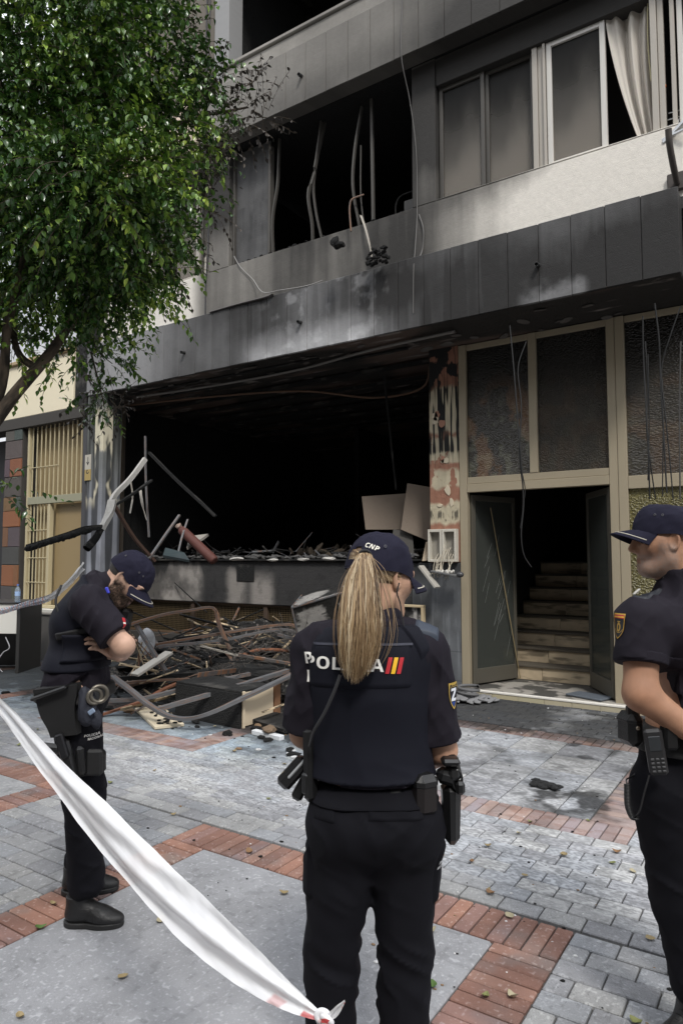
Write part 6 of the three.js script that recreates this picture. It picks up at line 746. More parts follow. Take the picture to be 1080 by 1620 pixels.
// ---- hand: wrist at origin, fingers along +y, palm faces -z, thumb on the +x side ----
function handField(curl = 0.5, side = 1) {
  const fs = [ell([0, 0.045, 0], [0.039, 0.05, 0.0145]), bone([0, -0.02, 0], [0, 0.02, 0], 0.027, 0.03, [0, 0, 1], 1.35)];
  [[0.03, 0.082, 0.07], [0.0105, 0.088, 0.078], [-0.0095, 0.085, 0.072], [-0.028, 0.076, 0.056]].forEach(([x, y, L], i) => { let p = V(x * side, y, 0), a = 0.15 + curl * 0.5, sp = x * 0.9 * side; const seg = [0.45, 0.31, 0.24]; let q0 = V(x * side * 0.9, y - 0.03, 0.001); fs.push(bone(q0.toArray(), p.toArray(), 0.0105, 0.0098)); for (let k = 0; k < 3; k++) { const q = p.clone().add(V(Math.sin(sp) * Math.cos(a), Math.cos(a), -Math.sin(a)).multiplyScalar(L * seg[k])); fs.push(bone(p.toArray(), q.toArray(), 0.0093 - k * 0.0009, 0.0084 - k * 0.0009)); p = q; a += curl * 0.95; } });
  let p = V(0.03 * side, 0.018, -0.006); for (const [dx, dy, dz, L, r] of [[0.75, 0.6, -0.25, 0.036, 0.013], [0.5, 0.8, -0.35, 0.03, 0.011], [0.25, 0.85, -0.45, 0.025, 0.0095]]) { const q = p.clone().add(V(dx * side, dy, dz).normalize().multiplyScalar(L)); fs.push(bone(p.toArray(), q.toArray(), r, r * 0.92)); p = q; }
  return join(fs, 0.0075);
}
const handGeo = (curl, side, col) => skin(handField(curl, side), [-0.075, -0.05, -0.1], [0.075, 0.2, 0.04], 0.0034, col);
// foot: shoe along +z, sole on y = 0, heel at z = -0.06
function shoe(t, Mx, tall = 0.1) {
  const f0 = join([bone([0, 0.046, -0.035], [0, 0.038, 0.12], 0.039, 0.038, [0, 1, 0], 1.2), bone([0.004, 0.036, 0.1], [0.004, 0.03, 0.165], 0.042, 0.036, [0, 1, 0], 1.35), bone([0, 0.06, -0.03], [0, tall + 0.05, -0.03], 0.045, 0.05), bone([0, 0.095, -0.01], [0, 0.056, 0.085], 0.04, 0.03)], 0.04);
  const up = (x, y, z) => smax(f0(x, y, z) - 0.0016 * fold(x, y, z, 18, 22, 60) * sst(0.05, 0.09, z) * sst(0.15, 0.11, z), Math.max(0.018 - y, y - tall - 0.045), 0.006);
  const so = (x, y, z) => { const d = Math.min(f0(x, 0.045, z)) - 0.003; return smax(d, Math.max(y - 0.024, -y), 0.004); };
  const s = mesh('shoe', skin(up, [-0.07, 0.0, -0.11], [0.07, tall + 0.07, 0.225], 0.006).applyMatrix4(Mx), mLeather, t); mesh('sole', skin(so, [-0.07, -0.01, -0.11], [0.07, 0.04, 0.225], 0.006).applyMatrix4(Mx), std(0.012, 0.012, 0.012, 0.6), s);
  const l = []; for (let i = 0; i < 5; i++) { const z = 0.03 + i * 0.017, y = 0.117 - i * 0.0105; l.push(tube([[-0.026, y - 0.008, z], [0, y + 0.004, z + 0.006], [0.026, y - 0.008, z]], 0.0024, 10, 5)); } mesh('laces', M(l).applyMatrix4(Mx), mGear, s);
}
function footFrame(heel, dir) { const z = V(dir[0], 0, dir[2]).normalize(); return new THREE.Matrix4().makeBasis(V(0, 1, 0).cross(z), V(0, 1, 0), z).scale(V(0.93, 0.93, 0.93)).setPosition(heel[0] + z.x * 0.04, 0, heel[2] + z.z * 0.04); }
const limbColour = (skinC) => (x, y, z) => { const k = 0.8 + 0.25 * n3(x * 30, y * 30, z * 30) + 0.15 * n3(x * 110, y * 110, z * 110), r = n3(x * 12, y * 12, z * 12); return [skinC[0] * k, skinC[1] * k * (0.95 + 0.08 * r), skinC[2] * k * (0.93 + 0.1 * r)]; };
const bounds = (pts, m) => { const lo = [9, 9, 9], hi = [-9, -9, -9]; for (const p of pts) for (let i = 0; i < 3; i++) { lo[i] = Math.min(lo[i], p[i] - m); hi[i] = Math.max(hi[i], p[i] + m); } return [lo, hi]; };
const mul = (a, k) => a.map((v) => v * k), add = (a, b, k = 1) => a.map((v, i) => v + b[i] * k), lerp3 = (a, b, t) => a.map((v, i) => mix(v, b[i], t));
// ---------- officer with the blonde ponytail, seen from behind ----------
{
  const O = [-1.017, 0, -1.701], t = thing('person', 'person with long blonde ponytail, navy cap and vest seen from behind, arms held in front', 'person', O, 0.5847);
  const sk = [0.5, 0.3, 0.205], shL = [-0.169, 1.343, -0], shR = [0.149, 1.334, -0], elL = [-0.196, 1.105, -0.03], elR = [0.196, 1.056, -0.03], wrL = [-0.131, 0.962, -0.24], wrR = [0.139, 0.942, -0.24], hipL = [-0.08, 0.845, 0], hipR = [0.086, 0.845, -0], knL = [-0.116, 0.542, 0], knR = [0.083, 0.547, 0.01], anL = [-0.125, 0.158, 0.02], anR = [0.072, 0.166, 0.03], pel = [0.001, 0.883, 0], waist = [-0.009, 1.012, -0.005], chest = [-0.012, 1.231, -0.01], nk = [0.014, 1.419, -0.01], headP = [0.025, 1.545, -0.035];
  const back = [0, 0, 1];
  const torso = join([bone(pel, waist, 0.128, 0.122, back, 1.25), bone(waist, chest, 0.124, 0.142, back, 1.35), bone(lerp3(shL, shR, 0.16), lerp3(shL, shR, 0.84), 0.062), bone(chest, nk, 0.125, 0.06, back, 1.3), bone([-0.063, 0.877, 0.02], [0.064, 0.877, 0.02], 0.112)], 0.07);
  const arms = join([bone(shL, elL, 0.05, 0.041), bone(shR, elR, 0.05, 0.042), bone(elL, wrL, 0.041, 0.027), bone(elR, wrR, 0.042, 0.027)], 0.02), legs = join([bone(hipL, knL, 0.09, 0.056), bone(hipR, knR, 0.09, 0.056), bone(knL, anL, 0.054, 0.038), bone(knR, anR, 0.054, 0.038)], 0.03);
  const under = join([torso, legs], 0.03), bodyF = (x, y, z) => smin(arms(x, y, z), under(x, y, z) + 0.016, 0.02), [lo, hi] = bounds([anL, anR, nk, elL, elR, wrL, wrR, shL, shR], 0.16);
  const Hm = frame(headP, [0.72, -0.22, -0.69], [0.06, 1, -0.05]), hc = headColour({ skin: sk, hair: [0.2, 0.13, 0.07] });
  const arm2 = limbColour(sk), hL = handGeo(0.9, -1, arm2).applyMatrix4(frame(wrL, [0, -0.3, 0.9], [0.9, 0, -0.3])), hR = handGeo(0.9, 1, arm2).applyMatrix4(frame(wrR, [0, -0.3, 0.9], [-0.9, 0, -0.3]));
  mesh('body', mergeC(skin(bodyF, lo, hi, 0.012, arm2), skin(headField({ thin: 0.94, neck: 0.048 }), [-0.12, -0.21, -0.14], [0.12, 0.15, 0.14], 0.0045, hc).applyMatrix4(Hm), hL, hR), mSkin, t);
  // shirt
  const shirtBase = join([torso, join([bone(shL, lerp3(shL, elL, 0.88), 0.052, 0.05), bone(shR, lerp3(shR, elR, 0.86), 0.053, 0.051)], 0.02)], 0.045);
  const aL = V(...elL).sub(V(...shL)).normalize(), aR = V(...elR).sub(V(...shR)).normalize(), cuff = (x, y, z) => { const l = (x - shL[0]) * aL.x + (y - shL[1]) * aL.y + (z - shL[2]) * aL.z - 0.235, r = (x - shR[0]) * aR.x + (y - shR[1]) * aR.y + (z - shR[2]) * aR.z - 0.25; return x < -0.1 ? l : x > 0.1 ? r : -1; };
  const shirtF = (x, y, z) => smax(smax(shirtBase(x, y, z) - 0.011 - 0.011 * (fold(x + y * 0.6, y, z, 17, 8, 15) - 0.5) - 0.007 * (fold(x, y - x * 0.8, z, 30, 16, 20) - 0.5), cuff(x, y, z), 0.006), Math.max(waist[1] - 0.02 - y, y - nk[1] - 0.015), 0.006);
  mesh('shirt', skin(shirtF, [lo[0], waist[1] - 0.06, lo[2]], [hi[0], nk[1] + 0.06, hi[2]], 0.0075), mShirt, t);
  const colB = bone(add(headP, [0, -0.12, 0.02]), nk, 0.06, 0.068);
  mesh('collar', skin((x, y, z) => smax(smax(colB(x, y, z), y - nk[1] - 0.045 - 0.2 * (z - nk[2]), 0.004), nk[1] - 0.02 - y, 0.004), [nk[0] - 0.12, nk[1] - 0.05, nk[2] - 0.12], [nk[0] + 0.12, nk[1] + 0.1, nk[2] + 0.12], 0.006), mShirt, t);
  // vest
  const yb = [-0.002, 1.001, -0][1], armHole = join([bone(add(shL, [-0.02, 0.06, 0]), [-0.22, 1.18, 0], 0.064, 0.06), bone(add(shR, [0.02, 0.06, 0]), [0.199, 1.171, -0], 0.064, 0.06)], 0.01);
  const vestF = (x, y, z) => smax(smax(torso(x, y, z) - 0.026 - 0.004 * (fold(x, y, z, 9, 7, 9) - 0.5) - 0.0035 * (fold(x * 0.6, y + x * 0.3, z, 24, 26, 14) - 0.5) * sst(1.12, 0.98, y), -armHole(x, y, z), 0.018), Math.max(yb - y, y - nk[1] + 0.005), 0.01);
  const vest = mesh('vest', skin(vestF, [lo[0] + 0.08, yb - 0.03, lo[2]], [hi[0] - 0.08, nk[1] + 0.03, hi[2]], 0.0075), mVest, t);
  mesh('back_panel', patch(vestF, [-0.048, 1.315, 0.14], back, [0, 1, 0], 0.3, 0.125, 0.006, 30, 14, 1), mVest, vest);
  mesh('panel_seam', patch(vestF, [-0.047, 1.371, 0.14], back, [0, 1, 0], 0.3, 0.006, 0.0085, 30, 2), std(0.03, 0.032, 0.05, 0.7), vest);
  mesh('back_print', patch(vestF, [-0.059, 1.32, 0.14], back, [0.03, 1, 0], 0.275, 0.05, 0.0085, 40, 8), printMat(printTex(1024, 186, (x, w, h) => { x.fillStyle = '#e9e7e2'; x.font = 'bold 168px sans-serif'; x.textBaseline = 'middle'; x.save(); x.translate(8, h / 2 + 4); x.scale(806 / x.measureText('POLICIA').width, 1); x.fillText('POLICIA', 0, 0); x.restore(); [['#b3202a', 838], ['#e8b423', 896], ['#b3202a', 954]].forEach(([c, X]) => { x.fillStyle = c; x.beginPath(); x.moveTo(X + 24, 14); x.lineTo(X + 64, 14); x.lineTo(X + 30, h - 14); x.lineTo(X - 10, h - 14); x.fill(); }); })), vest);
  mesh('shirt_print', patch(shirtF, [-0.192, 1.307, 0.09], [-0.5, 0, 0.85], [0, 1, 0], 0.028, 0.1, 0.003, 8, 12), printMat(printTex(64, 230, (x) => { x.fillStyle = '#e9e7e2'; x.font = 'bold 104px sans-serif'; x.fillText('P', 4, 96); x.fillText('N', 4, 214); })), t);
  mesh('shoulder_strap', patch(vestF, [0.11, 1.382, 0.06], [0.25, 0.75, 0.6], [-0.6, 0.4, -0.5], 0.05, 0.12, 0.006, 10, 14, 1), mVest, vest);
  mesh('epaulette', patch(shirtF, [0.138, 1.374, 0.02], [0.35, 0.85, 0.4], [0.9, -0.3, 0], 0.055, 0.075, 0.007, 10, 10, 1), std(0.03, 0.04, 0.06, 0.6), t);
  const badge = printTex(160, 240, (x) => { const sh = (k) => { x.beginPath(); x.moveTo(80 - 66 * k, 120 - 108 * k); x.lineTo(80 + 66 * k, 120 - 108 * k); x.quadraticCurveTo(80 + 74 * k, 150, 80, 120 + 112 * k); x.quadraticCurveTo(80 - 74 * k, 150, 80 - 66 * k, 120 - 108 * k); x.fill(); }; x.fillStyle = '#b89a4a'; sh(1); x.fillStyle = '#15161f'; sh(0.86); x.fillStyle = '#b89a4a'; x.fillRect(30, 44, 100, 5); x.fillRect(40, 24, 80, 12); x.fillStyle = '#dfe3ea'; x.beginPath(); x.moveTo(44, 60); x.lineTo(116, 60); x.lineTo(116, 80); x.lineTo(78, 142); x.lineTo(112, 142); x.lineTo(106, 164); x.lineTo(50, 164); x.lineTo(50, 146); x.lineTo(88, 82); x.lineTo(44, 82); x.fill(); x.fillStyle = '#1f3f86'; x.beginPath(); x.moveTo(54, 170); x.lineTo(106, 170); x.lineTo(80, 212); x.fill(); });
  mesh('sleeve_badge', patch(shirtF, [0.208, 1.219, 0.02], [0.86, 0.08, 0.5], [-0.06, 1, 0], 0.05, 0.082, 0.003, 10, 12), printMat(badge), t);
  // trousers with creases
  const trB = join([bone(pel, waist, 0.13, 0.125, back, 1.2), bone([-0.07, 0.873, 0.02], [0.071, 0.873, 0.02], 0.114), join([bone(hipL, knL, 0.094, 0.067), bone(knL, anL, 0.066, 0.057)], 0.02), join([bone(hipR, knR, 0.095, 0.067), bone(knR, anR, 0.066, 0.057)], 0.02)], 0.03), yw = [-0.002, 0.978, -0][1];
  const trF = (x, y, z) => { const kn = Math.exp(-Math.pow((y - 0.47) / 0.13, 2)), an = sst(0.3, 0.15, y), seat = Math.exp(-Math.pow((y - 0.78) / 0.12, 2)); return smax(trB(x, y, z) - 0.006 - 0.014 * (fold(x, y + 0.5 * x, z, 8, 22, 8) - 0.55) * (0.3 + kn + an) - 0.01 * (fold(x, y - 0.8 * Math.abs(x), z, 12, 15, 10) - 0.5) * (0.4 + seat), Math.max(0.06 - y, y - yw), 0.006); };
  const trs = mesh('trousers', skin(trF, [lo[0], 0.02, lo[2]], [hi[0], yw + 0.03, hi[2]], 0.0085), mTrouser, t);
  for (const [c, w, h] of [[[0.053, 0.938, 0.16], 0.155, 0.05], [[-0.137, 0.934, 0.14], 0.06, 0.06]]) mesh('pocket_flap', patch(trF, c, back, [0, 1, 0], w, h, 0.004, 20, 8, 1), mTrouser, trs);
  mesh('cargo_pocket', patch(trF, [0.17, 0.749, 0], [0.9, 0, 0.42], [0, 1, 0], 0.13, 0.16, 0.009, 12, 14, 1), mTrouser, trs); mesh('pocket_print', patch(trF, [0.167, 0.781, 0.05], [0.75, 0, 0.65], [0.05, 1, 0], 0.05, 0.034, 0.012, 8, 6), printMat(printTex(200, 130, (x) => { x.fillStyle = '#e4e4e6'; x.font = 'bold 50px sans-serif'; x.fillText('POLICIA', 2, 54); x.fillText('NACIONAL', -6, 112, 200); })), trs);
  mesh('cargo_pocket', patch(trF, [-0.183, 0.752, 0], [-0.95, 0, 0.3], [0, 1, 0], 0.12, 0.15, 0.009, 12, 14, 1), mTrouser, trs);
  shoe(t, footFrame(add(anL, [0, 0, 0.03]), [-0.12, 0, -1]), 0.14); shoe(t, footFrame(add(anR, [0, 0, 0.03]), [0.2, 0, -1]), 0.14);
  // belt and what hangs on it
  const y0 = [-0.002, 0.938, -0][1], y1 = [-0.002, 0.987, -0][1], beltF = (x, y, z) => smax(trB(x, y, z) - 0.015, Math.max(y0 - y, y - y1), 0.006);
  const belt = mesh('belt', skin(beltF, [lo[0], y0 - 0.02, lo[2]], [hi[0], y1 + 0.02, hi[2]], 0.007), mTrouser, t);
  mesh('belt_keeper', patch(beltF, [0.053, 1.014, 0.16], back, [0, 1, 0], 0.035, 0.075, 0.005, 6, 8, 1), mGear, belt);
  const P = (p, g, m, n) => mesh(n, g.translate(...p), m, belt);
  P([0.133, 0.968, 0.09], cbox(0.066, 0.1, 0.05, 0.014).rotateY(0.5), std(0.012, 0.0095, 0.0095, 0.45), 'pouch'); mesh('pouch_flap', cbox(0.07, 0.045, 0.056, 0.016).rotateY(0.5).translate(...[0.133, 1.003, 0.09]), mLeather, belt);
  const hp = [0.213, 0.901, 0.02]; P(hp, (() => { const g = cbox(0.052, 0.165, 0.075, 0.018), p = g.attributes.position; for (let i = 0; i < p.count; i++) { const k = 0.9 + 0.12 * (p.getY(i) / 0.08); p.setX(i, p.getX(i) * k); } g.computeVertexNormals(); return g; })(), mPoly, 'holster');
  mesh('holster_hood', M(cbox(0.055, 0.04, 0.05, 0.012).rotateZ(-0.25).translate(...[0.199, 1.003, 0.04]), new THREE.TorusGeometry(0.019, 0.0045, 8, 20).scale(0.7, 1.3, 1).translate(...[0.225, 0.999, 0.06]), cbox(0.026, 0.036, 0.03, 0.008).translate(...[0.232, 0.979, 0.06])), mPoly, belt);
  mesh('pistol_grip', M(cbox(0.04, 0.035, 0.085, 0.012).rotateX(0.5).translate(...[0.218, 1.024, 0.03]), cbox(0.05, 0.018, 0.05, 0.007).translate(...[0.208, 1.047, 0.05])), mPoly, belt);
  mesh('radio', (() => { const c = [-0.226, 1.001, -0]; return M(cbox(0.045, 0.1, 0.035, 0.01).rotateZ(-0.75).translate(...c)); })(), phys(0.012, 0.012, 0.013, 0.18, { clearcoat: 0.6 }), belt); mesh('radio_trim', cbox(0.008, 0.07, 0.037, 0.003).rotateZ(-0.75).translate(...[-0.216, 1.016, 0.005]), std(0.3, 0.31, 0.32, 0.25), belt);
  mesh('magazine_pouch', cbox(0.032, 0.08, 0.03, 0.008).rotateZ(-0.5).translate(...[-0.201, 0.963, -0]), mPoly, belt);
  mesh('baton_holder', M(bar([-0.181, 1.134, 0.03], [-0.174, 0.938, 0.05], 0.036, 0.036, 0.012), cbox(0.045, 0.07, 0.04, 0.012).translate(...[-0.178, 0.986, 0.04])), mPoly, belt);
  mesh('radio_cable', tube([[-0.094, 1.3, 0.17], [-0.107, 1.264, 0.17], [-0.137, 1.196, 0.155], [-0.163, 1.148, 0.13], [-0.177, 1.096, 0.08]], 0.0045, 40, 7), std(0.03, 0.03, 0.032, 0.4), vest);
  mesh('earpiece_cable', tube([[0.072, 1.534, 0.03], [0.065, 1.506, 0.045], [0.074, 1.476, 0.04], [0.077, 1.443, 0.06], [0.083, 1.407, 0.07]], 0.0022, 30, 5), mGear, t);
  // cap, hair
  const cap = addCap(t, Hm, { open: true, h: 0.1 });
  mesh('cap_print', patchOn(cap, [-0.025, 1.659, 0.1], [-0.35, 0.4, 0.85], [0.1, 0.85, 0.3], 0.06, 0.025, 0.0025, 16, 8), printMat(printTex(256, 108, (x, w, h) => { x.fillStyle = '#d9d5c8'; x.font = 'bold 92px sans-serif'; x.textAlign = 'center'; x.textBaseline = 'middle'; x.fillText('CNP', w / 2, h / 2, 236); })), cap);
  const hr = rng(404), cols = [[0.36, 0.25, 0.135], [0.23, 0.15, 0.078], [0.13, 0.08, 0.042], [0.52, 0.42, 0.28], [0.07, 0.042, 0.024]], mH = cols.map((c) => phys(...c, 0.42, { anisotropy: 0.5, specularIntensity: 0.9 })), locks = cols.map(() => []);
  const loc = (p) => V(...p).applyMatrix4(Hm), tie = V(...[-0.026, 1.609, 0.065]);
  const E = [0.0785 * 0.94 + 0.004, 0.09, 0.103], C0 = [0, 0.03, -0.014];
  const scalp = mesh('hair', skin((x, y, z) => smax(smax(ell(C0, [E[0], E[1], E[2]])(x, y, z), -0.002 - (y + 0.075 + 1.2 * Math.max(0, z + 0.03)) , 0.01), Math.max(z - 0.07, y - 0.088), 0.01), [-0.1, -0.1, -0.14], [0.1, 0.14, 0.1], 0.006).applyMatrix4(Hm), phys(0.11, 0.068, 0.036, 0.5), t);
  const tl = tie.clone().applyMatrix4(Hm.clone().invert()); const onS = (d) => { const k = 1 / Math.hypot(d.x / E[0], d.y / E[1], d.z / E[2]); return V(d.x * k, d.y * k + C0[1], d.z * k + C0[2]); };
  for (let i = 0; i < 620; i++) { const a = hr() * 6.283, d0 = V(Math.cos(a) * 1.0, -0.75 + 1.1 * hr(), Math.sin(a) * 0.9 - 0.15).normalize(); if (d0.z > 0.45) continue; const d1 = tl.clone().sub(V(...C0)).normalize(), pts = []; for (let k = 0; k <= 6; k++) { const s = k / 6, d = d0.clone().lerp(d1, s).normalize(), q = onS(d); q.multiplyScalar(1 + 0.008 + 0.018 * hr() * (0.3 + s)); pts.push(loc(q.toArray()).toArray()); } const q = hr(); locks[q < 0.25 ? 0 : q < 0.55 ? 1 : q < 0.8 ? 2 : q < 0.88 ? 3 : 4].push(new THREE.TubeGeometry(curve(pts), 10, 0.0016 + 0.001 * hr(), 4, false)); }
  locks.forEach((l, i) => mesh('hair_lock', M(l), mH[i], scalp));
  const pony = new THREE.Group(); pony.name = 'ponytail'; t.add(pony); const pl = cols.map(() => []);
  const end = [[-0.101, 1.313, 0.19], [0.02, 1.322, 0.18]];
  for (let i = 0; i < 2500; i++) {
    const a = hr() * 6.283, rr = Math.pow(hr(), 0.6), sx = Math.cos(a) * rr, sz = Math.sin(a) * rr, wv = 0.01 * (hr() - 0.5), fly = hr() < 0.05 ? 1.2 + 1.5 * hr() : 1;
    const W = (m, w, dz) => [m[0] + sx * w * (w > 0.03 ? fly * 0.5 + 0.5 : 1) + wv, m[1], m[2] + sz * dz];
    const c = curve([[tie.x + sx * 0.013, tie.y + 0.008, tie.z - 0.012], [tie.x + sx * 0.019 - 0.002, tie.y - 0.002 + sz * 0.01, tie.z + 0.03], W([-0.034, 1.566, 0.11], 0.034, 0.02), W([-0.039, 1.491, 0.145], 0.047, 0.024), W([-0.041, 1.419, 0.17], 0.053, 0.022), W([-0.047, 1.347, 0.182], 0.047, 0.018), W([-0.054, 1.277, 0.186], 0.03, 0.012)]);
    const L = Math.min(1, 0.70 + 0.3 * Math.pow(hr(), 0.75) * (1 - 0.3 * Math.abs(sx)) + (sx < -0.2 ? 0.02 : 0)), n = 16, sub = new THREE.CatmullRomCurve3(Array.from({ length: 9 }, (_, k) => c.getPoint(k / 8 * L).add(V(0.0035 * Math.sin(k * 1.3 + i), 0, 0.002 * Math.cos(k + i)))));
    const r0 = 0.0006 + 0.0008 * hr(), g = new THREE.TubeGeometry(sub, n, r0, 4, false), p = g.attributes.position; for (let k = 0; k <= n; k++) { const q = sub.getPointAt(k / n), f = k > n * 0.6 ? 1 - 0.85 * (k / n - 0.6) / 0.4 : 1; for (let j = 0; j <= 4; j++) { const o = k * 5 + j; p.setXYZ(o, q.x + (p.getX(o) - q.x) * f, q.y + (p.getY(o) - q.y) * f, q.z + (p.getZ(o) - q.z) * f); } }
    const band = n2(sx * 7 + 20, sz * 3) * 0.62 + hr() * 0.38; pl[band < 0.3 ? 3 : band < 0.45 ? 0 : band < 0.6 ? 1 : band < 0.72 ? 2 : hr() < 0.45 ? 4 : 1].push(g);
  }
  pl.forEach((l, i) => mesh('hair_lock', M(l), mH[i], pony)); mesh('hair_tie', new THREE.TorusGeometry(0.016, 0.005, 8, 20).rotateX(0.3).translate(tie.x, tie.y, tie.z + 0.012), mGear, pony);
}
// ---------- bearded officer at the left, head bowed, arms folded ----------
{
  const O = [-2.734, 0, -1.992], t = thing('person', 'bearded person in navy cap and vest at the left, head bowed and arms folded', 'person', O, 0.5847);
  const sk = [0.52, 0.335, 0.25], lc = limbColour(sk), fw = [1, 0, 0];
  const hipN = [0, 0.964, 0.07], hipF = [-0.059, 0.933, -0.11], knN = [0.047, 0.55, 0.06], knF = [-0.039, 0.501, -0.19], anN = [0.057, 0.182, 0.04], anF = [-0.075, 0.15, -0.26], pel = [-0.032, 0.98, -0.02], waist = [-0.032, 1.094, -0.02], chest = [-0.007, 1.309, -0.03], nk = [0.056, 1.48, -0.03], headP = [0.191, 1.507, -0.03], shN = [0.081, 1.405, 0.16], shF = [-0.026, 1.384, -0.21], elN = [0.249, 1.23, 0.2], elF = [0.099, 1.151, -0.24], wrN = [0.101, 1.167, -0.05], wrF = [0.121, 1.206, -0.04];
  const torso = join([bone(add(pel, [0, 0, -0.05]), add(pel, [0, 0, 0.06]), 0.118), bone(add(waist, [0, 0, -0.055]), add(waist, [0, 0, 0.065]), 0.098), bone(add(chest, [0, 0, -0.07]), add(chest, [0, 0, 0.07]), 0.088), bone(waist, chest, 0.102, 0.098), bone(lerp3(shN, shF, 0.12), lerp3(shN, shF, 0.88), 0.06), bone(chest, nk, 0.098, 0.058)], 0.05);
  const arms = join([bone(shN, elN, 0.054, 0.044), bone(shF, elF, 0.054, 0.044), bone(elN, wrN, 0.046, 0.031), bone(elF, wrF, 0.046, 0.031)], 0.02), legs = join([bone(hipN, knN, 0.092, 0.06), bone(hipF, knF, 0.092, 0.06), bone(knN, anN, 0.056, 0.042), bone(knF, anF, 0.056, 0.042)], 0.03), under = join([torso, legs], 0.03), bodyF = (x, y, z) => smin(arms(x, y, z), under(x, y, z) + 0.016, 0.02);
  const [lo, hi] = bounds([anN, anF, nk, elN, elF, shN, shF, pel], 0.17);
  const Hm = frame(headP, [0.66, -0.75, 0.06], [0.75, 0.66, 0]), hc = headColour({ skin: sk, hair: [0.03, 0.021, 0.016], beard: [0.06, 0.04, 0.028], beardMix: 0.92, scalp: 1 });
  const hN = handGeo(0.35, 1, lc).applyMatrix4(frame(wrN, [-0.9, 0.1, -0.3], [-0.3, 0.25, -0.9])), hF = handGeo(0.55, 1, lc).applyMatrix4(frame([0.17, 1.181, 0.07], [0.8, 0.3, 0.3], [-0.35, 0.62, 0.7]));
  const head = skin(headField({ neck: 0.056 }), [-0.12, -0.21, -0.14], [0.12, 0.15, 0.14], 0.0042, hc);
  mesh('beard', stubble(head, beardMask, 3200, 0.008, 0.0005, 5).applyMatrix4(Hm), std(0.03, 0.02, 0.014, 0.7), t);
  mesh('body', mergeC(skin(bodyF, lo, hi, 0.012, lc), head.applyMatrix4(Hm), hN, hF), mSkin, t);
  // hair shell under the cap
  mesh('hair', skin((x, y, z) => smax(smax(ell([0, 0.03, -0.014], [0.0815, 0.094, 0.104])(x, y, z) - 0.001 * n3(x * 90, y * 90, z * 90), 0.012 - y + 1.0 * Math.max(-0.045, z * 0.75) + (Math.abs(x) > 0.06 && z > -0.02 ? 0.02 : 0), 0.006), Math.max(z - 0.035, y - 0.085), 0.006), [-0.1, -0.1, -0.14], [0.1, 0.14, 0.1], 0.0045).applyMatrix4(Hm), phys(0.022, 0.016, 0.012, 0.55, { bumpMap: rep(fineBump, 20), bumpScale: 0.002 }), t);
  addCap(t, Hm, { h: 0.098, flat: 0.62 });
  const aN = V(...elN).sub(V(...shN)).normalize(), aF = V(...elF).sub(V(...shF)).normalize(), cuff = (x, y, z) => { const a = (x - shN[0]) * aN.x + (y - shN[1]) * aN.y + (z - shN[2]) * aN.z, b = (x - shF[0]) * aF.x + (y - shF[1]) * aF.y + (z - shF[2]) * aF.z; return z > 0.1 ? a - 0.192 : z < -0.16 ? b - 0.192 : -1; };
  const shirtB = join([torso, join([bone(shN, lerp3(shN, elN, 0.8), 0.062, 0.059), bone(shF, lerp3(shF, elF, 0.8), 0.062, 0.059)], 0.02)], 0.04), yb = [-0.026, 0.938, 0][1], nd = V(0.62, 0.78, 0), cut = (x, y, z, o) => (x - nk[0]) * nd.x + (y - nk[1]) * nd.y - o;
  const shirtF = (x, y, z) => smax(smax(shirtB(x, y, z) - 0.012 - 0.014 * (fold(x - 0.5 * y, y, z, 16, 7, 12) - 0.5) - 0.008 * (fold(x, y + x, z, 26, 14, 18) - 0.5), cuff(x, y, z), 0.006), Math.max(yb - y, cut(x, y, z, 0.045)), 0.006);
  mesh('shirt', skin(shirtF, [lo[0], yb - 0.04, lo[2]], [hi[0], nk[1] + 0.14, hi[2]], 0.0085), mShirt, t);
  mesh('collar', skin(((cb) => (x, y, z) => smax(cb(x, y, z), Math.max(cut(x, y, z, 0.075), -cut(x, y, z, -0.03)), 0.006))(bone(add(nk, [-0.02, -0.02, 0]), add(headP, [-0.05, -0.02, 0]), 0.074, 0.068)), [nk[0] - 0.15, nk[1] - 0.06, nk[2] - 0.13], [nk[0] + 0.15, nk[1] + 0.12, nk[2] + 0.13], 0.006), mShirt, t);
  // vest with pouches
  const hole = join([bone(add(shN, [0, 0.05, 0.04]), add(lerp3(shN, elN, 0.55), [0.01, 0, 0]), 0.072, 0.062), bone(add(shF, [0, 0.05, -0.04]), lerp3(shF, elF, 0.55), 0.072, 0.062)], 0.01), yv = [-0.031, 1.108, 0][1];
  const vestF = (x, y, z) => smax(smax(torso(x, y, z) - 0.03 - 0.004 * (fold(x, y, z, 9, 9, 9) - 0.5), -hole(x, y, z), 0.02), Math.max(yv - y, cut(x, y, z, 0.0)), 0.012);
  const vest = mesh('vest', skin(vestF, [lo[0], yv - 0.03, lo[2]], [hi[0], nk[1] + 0.06, hi[2]], 0.008), mVest, t);
  mesh('side_pouch', patch(vestF, [0.044, 1.214, 0.2], [0.05, 0, 1], [0, 1, 0], 0.17, 0.13, 0.018, 16, 14, 1), mVest, vest); mesh('side_strap', patch(vestF, [0.02, 1.279, 0.2], [0, 0, 1], [-0.2, 1, 0], 0.2, 0.035, 0.01, 16, 6, 1), mGear, vest);
  mesh('edge_binding', M(tube([[-2.78, 1.483, -1.896], [-2.759, 1.418, -1.856], [-2.718, 1.353, -1.852], [-2.667, 1.302, -1.866], [-2.616, 1.285, -1.877]].map((p) => { const v = V(...p).sub(V(...O)); v.applyAxisAngle(V(0, 1, 0), -0.5847); return [v.x + 0.005, v.y, v.z - 0.005]; }), 0.006, 40, 7)), mGear, vest);
